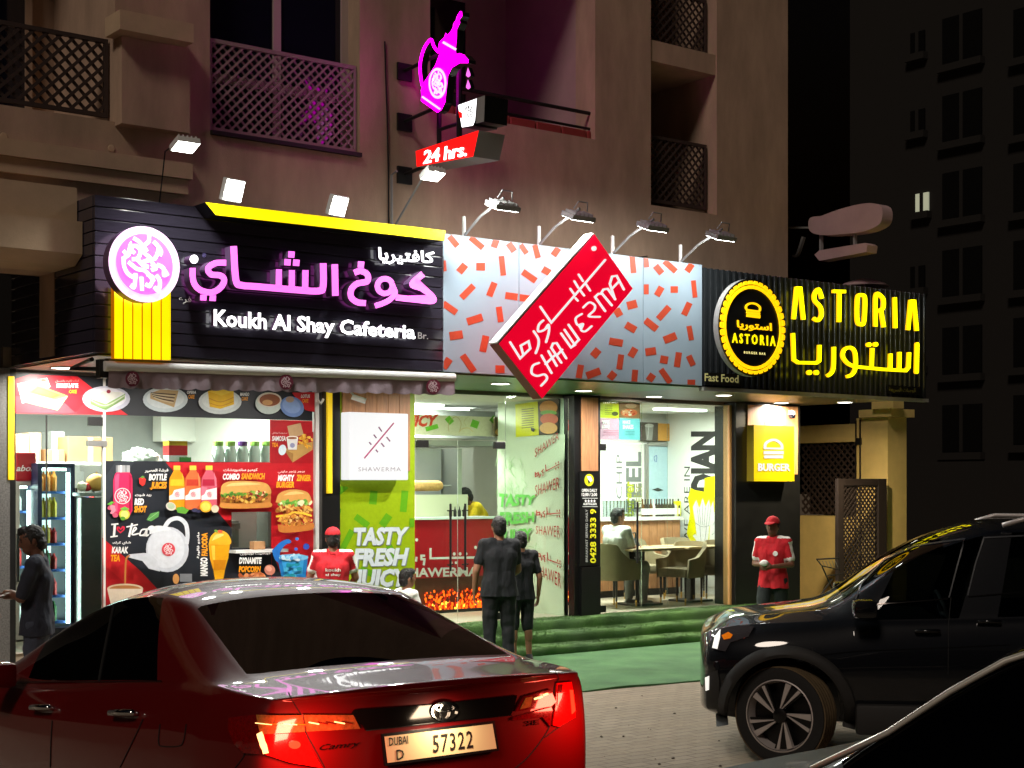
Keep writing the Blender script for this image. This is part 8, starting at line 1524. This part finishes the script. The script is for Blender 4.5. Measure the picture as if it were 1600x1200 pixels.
        for v, nv in zip(hh.vertices, [v.normal.copy() for v in hh.vertices]): v.co += nv * (0.007 * mn.noise(v.co * 55) + 0.005 * mn.noise(v.co * 120))
        setm(hh, 'hair'); o.link('hair', hh)
    if cap:
        cm = MB(); hs = MB(); hs.sphere((0, -0.006, 0.052), 1.0, 26, (0.090, 0.108, 0.088)); cm.add([hp(v[0], v[1], max(v[2], 0.046)) for v in hs.v], hs.f); hs = MB(); hs.sphere((0, 0.115, 0.052), 1.0, 22, (0.074, 0.075, 0.012)); cm.add([hp(v[0], v[1], v[2] - 0.9 * (v[1] - 0.1) ** 2 * 3) for v in hs.v], hs.f); hs = MB(); hs.sphere((0, -0.006, 0.138), 1.0, 8, (0.01, 0.01, 0.006)); cm.add([hp(*v) for v in hs.v], hs.f); cc = remesh(cm, 0.008, 2); setm(cc, cap); o.link('cap', cc)
    # shirt with sleeves, collar, hem
    sm_ = MB(); trunk(sm_, 0.016); p = J['pel']
    for s_ in (1, -1): cap_(sm_, p + Vector((s_ * 0.06 * b, 0, 0.05)), p + Vector((s_ * 0.07 * b, 0, -0.12)), 0.122 * b, 0.132 * b)
    for s_ in 'RL':
        e = J['sh' + s_].lerp(J['el' + s_], 1.0 if long_sleeve else sleeve); cap_(sm_, J['sh' + s_], e, 0.064 * b, 0.056 * b)
        if long_sleeve: cap_(sm_, J['el' + s_], J['el' + s_].lerp(J['wr' + s_], 0.93), 0.052 * b, 0.040 * b)
    sme = remesh(sm_, 0.011, 3)
    for v, nv in zip(sme.vertices, [v.normal.copy() for v in sme.vertices]): q_ = Vector((v.co.x * 9, v.co.y * 9, v.co.z * 5)); v.co += nv * (0.011 * mn.noise(q_ + Vector(pos)) + 0.006 * mn.noise(q_ * 2.3))
    hem = p.z - 0.115
    for v in sme.vertices:
        if v.co.z < hem: v.co.z = hem + 0.006 * math.sin(v.co.x * 40)
    if yoke:
        sme.materials.append(MATS[shirt]); sme.materials.append(MATS[yoke]); mi = []
        for pg in sme.polygons:
            c = pg.center; d_ = 0
            for s_ in 'RL':
                a, e2 = J['sh' + s_], J['el' + s_]; t_ = max(0, min(1, (c - a).dot(e2 - a) / (e2 - a).length_squared)); q = c - (a + (e2 - a) * t_)
                if q.length < 0.085 and ((q.x * (1 if s_ == 'R' else -1) > 0.040 and t_ > 0.02) or t_ > sleeve - 0.04): d_ = 1
            if c.z > J['shR'].z + 0.048 and abs(c.x) > 0.07: d_ = 1
            mi.append(d_)
        sme.polygons.foreach_set('material_index', mi)
    else: setm(sme, shirt)
    o.link('shirt', sme)
    cm = MB(); n = J['neck']; cm.lathe([(0.062, -0.005), (0.072, 0.0), (0.066, 0.028), (0.060, 0.03)], (n.x, n.y, n.z - 0.035), 20, cap=False); o.part('collar', cm, shirt, smooth=True)
    # trousers
    tm = MB()
    for s_ in 'RL':
        e = 0.055; kn, an, hi = J['kn' + s_], J['an' + s_], J['hip' + s_]; cap_(tm, hi, kn, 0.104 * b, 0.074 * b)
        if not shorts: cap_(tm, kn, an + (kn - an) * 0.06, 0.074 * b, 0.060)
        else: cap_(tm, hi.lerp(kn, 0.8), kn + (an - kn) * 0.06, 0.085 * b, 0.082 * b)
    for s_ in (1, -1): cap_(tm, p + Vector((s_ * 0.055 * b, 0, -0.05)), p + Vector((s_ * 0.055 * b, 0, 0.05)), 0.114 * b, 0.108 * b)
    tme = remesh(tm, 0.011, 3)
    for v, nv in zip(tme.vertices, [v.normal.copy() for v in tme.vertices]): v.co += nv * 0.010 * mn.noise(Vector((v.co.x * 8, v.co.y * 8, v.co.z * 12)) + Vector(pos))
    setm(tme, trousers); o.link('shorts' if shorts else 'trousers', tme)
    for s_ in 'RL':
        an = J['an' + s_]; side = 1 if s_ == 'R' else -1; fm = MB(); cap_(fm, an + Vector((0, -0.03, -0.045)), an + Vector((0.012 * side, 0.15, -0.055)), 0.045, 0.036); cap_(fm, an + Vector((0, -0.02, -0.03)), an, 0.045, 0.046); ff = remesh(fm, 0.010, 2)
        zmin = min(v.co.z for v in ff.vertices)
        setm(ff, shoes); o.link('shoe', ff)
    if apron: am = MB(); hs = MB(); hs.sphere((0, 0, 0), 1, 20, (0.135, 0.06, 0.30)); am.add([(v[0], 0.085 + max(v[1], -0.02), 1.12 + v[2]) for v in hs.v], hs.f); o.part('apron', am, apron, smooth=True)
    if back_text:
        tmb = MB(); bv = BVHTree.FromPolygons([v.co for v in sme.vertices], [tuple(q.vertices) for q in sme.polygons])
        for t_, zz, hh, ww in back_text:
            ps, fs, _ = text_quad(t_, ((-ww, zz), (ww, zz), (-ww, zz + hh), (ww, zz + hh)), 0.02); of = len(tmb.v)
            for q in ps:
                loc, nn_, ii, dd_ = bv.ray_cast(Vector((-q[0] * -1, -0.6, q[1])), Vector((0, 1, 0))); y = loc.y if loc else -0.13; tmb.v.append((q[0], y - 0.004, q[1]))
            for f in fs: tmb.face([of + i_ for i_ in f])
        o.part('back_print', tmb, 'cloth_white')
    return o
def gz(Y, px): return ((px - HX) / F * Y, Y, 0.0)
R_ = math.radians
# dark shirted man by the left doorway, facing left with folded arms
person('man in a dark navy shirt with folded arms at the far left doorway', gz(12.1, 58), R_(100), 1.67, 'cloth_navy', 'cloth_jeans', dict(elR=(0.20, 0.10, 1.14), elL=(-0.20, 0.10, 1.14), wrR=(-0.06, 0.24, 1.15), wrL=(0.06, 0.21, 1.17), head=(0, 0.04, 1.59)), skin='skin_dark', sleeve=0.9, tilt=0.25, look=0.2)
# counter worker from behind
w2 = person('worker in a red cap and red shirt with white shoulders, seen from behind', gz(15.6, 520), R_(8), 1.54, 'cloth_red', 'cloth_black', dict(elR=(0.26, 0.06, 1.16), elL=(-0.26, 0.06, 1.16), wrR=(0.20, 0.26, 1.05), wrL=(-0.20, 0.26, 1.05)), skin='skin', cap='cap_red', yoke='cloth_white', sleeve=0.62, back_text=[('koukh', 1.24, 0.035, 0.085), ('al shay', 1.19, 0.028, 0.085)], build=1.08)
# seated man by the fire counter
person('dark haired man in a white shirt seated low behind the red car', gz(16.4, 631), R_(-60), 1.50, 'cloth_white', 'cloth_jeans', dict(pel=(0, 0, 0.46), chest=(0, 0.03, 0.80), neck=(0, 0.03, 0.985), head=(0, 0.05, 1.12), shR=(0.175, 0.03, 0.935), shL=(-0.175, 0.03, 0.935), elR=(0.22, 0.12, 0.68), elL=(-0.22, 0.12, 0.68), wrR=(0.12, 0.32, 0.60), wrL=(-0.12, 0.32, 0.60), hipR=(0.09, 0.02, 0.45), hipL=(-0.09, 0.02, 0.45), knR=(0.12, 0.42, 0.48), knL=(-0.12, 0.42, 0.48), anR=(0.12, 0.40, 0.09), anL=(-0.12, 0.40, 0.09)), skin='skin')
sx, sy, _ = gz(16.4, 631); tt_ = Thing('stool', 'small plastic stool under the seated man', 'stool', base=(sx, sy, 0), frame='w'); tt_.base = Vector((0, 0, 0)); mb = MB(); mb.lathe([(0.15, 0.30), (0.17, 0.31), (0.17, 0.335), (0.15, 0.34)], (0, 0, 0), 20); tt_.part('seat', mb, 'cloth_charcoal')
for i_ in range(4): a_ = math.pi / 4 + i_ * math.pi / 2; mb = MB(); mb.tube([(0.12 * math.cos(a_), 0.12 * math.sin(a_), 0.3), (0.17 * math.cos(a_), 0.17 * math.sin(a_), 0.002)], 0.016, 6); tt_.part('leg', mb, 'cloth_charcoal')
# two customers in black waiting at the grill
person('tall man in black shirt and black trousers with his back turned, at the steps', gz(16.4, 780), R_(14), 1.64, 'cloth_black', 'cloth_black', dict(elL=(-0.27, -0.02, 1.12), wrL=(-0.27, 0.06, 0.88), elR=(0.23, 0.06, 1.12), wrR=(0.16, 0.22, 1.02)), skin='skin', build=1.10, sleeve=0.62)
person('boy in black shirt and shorts with bare legs behind the tall man', gz(17.1, 814), R_(24), 1.46, 'cloth_black', 'cloth_black', dict(elR=(0.25, -0.05, 1.12), wrR=(0.26, 0.02, 0.88)), skin='skin', shorts=True, sleeve=0.7)
# worker walking at the right
w5 = person('red capped worker in red polo shirt holding white paper by the end pier', gz(18.0, 1208), R_(152), 1.60, 'cloth_red', 'cloth_green_black', dict(elR=(0.24, 0.0, 1.13), elL=(-0.24, 0.0, 1.13), wrR=(0.06, 0.23, 1.13), wrL=(-0.07, 0.22, 1.11), knR=(0.10, 0.14, 0.51), anR=(0.11, 0.16, 0.09), knL=(-0.10, -0.05, 0.51), anL=(-0.11, -0.24, 0.13)), skin='skin_dark', cap='cap_red', yoke='cloth_white', sleeve=0.72)
mb = MB(); hs = MB(); hs.sphere((0, 0, 0), 1, 14, (0.062, 0.035, 0.04))
mb.add([(v[0] + 0.005 + 0.01 * mn.noise(Vector(v) * 30), 0.34 + v[1], 1.16 + v[2] + 0.01 * mn.noise(Vector(v) * 22)) for v in hs.v], hs.f)
x_, y_, _ = gz(18.0, 1208); tp = Thing('paper_napkin', 'crumpled white paper in the hands of the red shirted worker', 'paper', base=(x_, y_, 0), frame='w', rot=R_(152)); tp.base = Vector((0, 0, 0)); tp.o.scale = (1.6 / 1.72,) * 3; tp.part('paper', mb, 'cloth_white', smooth=True)
mb = MB(); bx_ = MB(); mb.lathe([(0.0, 0.0), (0.032, 0.0), (0.032, 0.006), (0.0, 0.006)], (-0.075, 0.137, 1.27), 14, 'y'); w5.part('chest_badge', mb, 'cloth_white')
# seated customer
af, df = FA(962, 2.72), 2.70
person('man in a white shirt seated at the restaurant table beside the middle pier', (af, df, PLAT), R_(-84), 1.62, 'cloth_white', 'cloth_grey', dict(pel=(0, 0, 0.60), chest=(0, 0.0, 0.94), neck=(0, 0.01, 1.125), head=(0, 0.03, 1.265), shR=(0.185, 0.0, 1.075), shL=(-0.185, 0.0, 1.075), elR=(0.22, 0.10, 0.82), elL=(-0.22, 0.10, 0.82), wrR=(0.14, 0.33, 0.80), wrL=(-0.10, 0.33, 0.82), hipR=(0.09, 0.02, 0.585), hipL=(-0.09, 0.02, 0.585), knR=(0.13, 0.44, 0.56), knL=(-0.13, 0.44, 0.56), anR=(0.13, 0.42, 0.09), anL=(-0.13, 0.40, 0.09)), skin='skin', sleeve=0.75, frame='f', look=-0.35, shoes='sneaker', build=1.12)
# cook in yellow
person('cook in a yellow top bending over behind the grill counter', (FA(757, 4.0), 4.0, PLAT), R_(70), 1.66, 'cloth_yellow', 'cloth_black', dict(chest=(0, 0.10, 1.25), neck=(0, 0.20, 1.40), head=(0, 0.28, 1.51), shR=(0.175, 0.15, 1.37), shL=(-0.175, 0.15, 1.37), elR=(0.22, 0.28, 1.12), elL=(-0.22, 0.28, 1.12), wrR=(0.12, 0.48, 1.12), wrL=(-0.12, 0.48, 1.12)), skin='skin_dark', frame='f', tilt=0.4, long_sleeve=True)
# dark bag on the chair behind the customer
t = Thing('dark_bag', 'black backpack leaning on the chair beside the seated man', 'bag', base=(FA(985, 3.1), 3.1, PLAT + 0.49)); bmx = bmesh.new(); bmesh.ops.create_icosphere(bmx, subdivisions=3, radius=1.0); ba = FA(985, 3.1)
for v in bmx.verts: kx = 1 + 0.1 * mn.noise(v.co * 2.0); v.co = Vector((ba + v.co.x * 0.17 * kx, 3.1 + v.co.y * 0.11, PLAT + 0.68 + math.copysign(abs(v.co.z) ** 0.7, v.co.z) * 0.22 * kx))
mb = MB(); mb.bm(bmx); t.part('bag_body', mb, 'cloth_black', smooth=True); mb = MB(); mb.tube([(ba - 0.05, 3.05, PLAT + 0.88), (ba - 0.03, 3.04, PLAT + 0.96), (ba + 0.04, 3.04, PLAT + 0.96), (ba + 0.05, 3.05, PLAT + 0.88)], 0.012, 6); t.part('strap', mb, 'cloth_charcoal'); mb = MB(); mb.box(ba - 0.03, ba + 0.03, 2.965, 2.985, PLAT + 0.70, PLAT + 0.73); t.part('tag', mb, 'cloth_white')
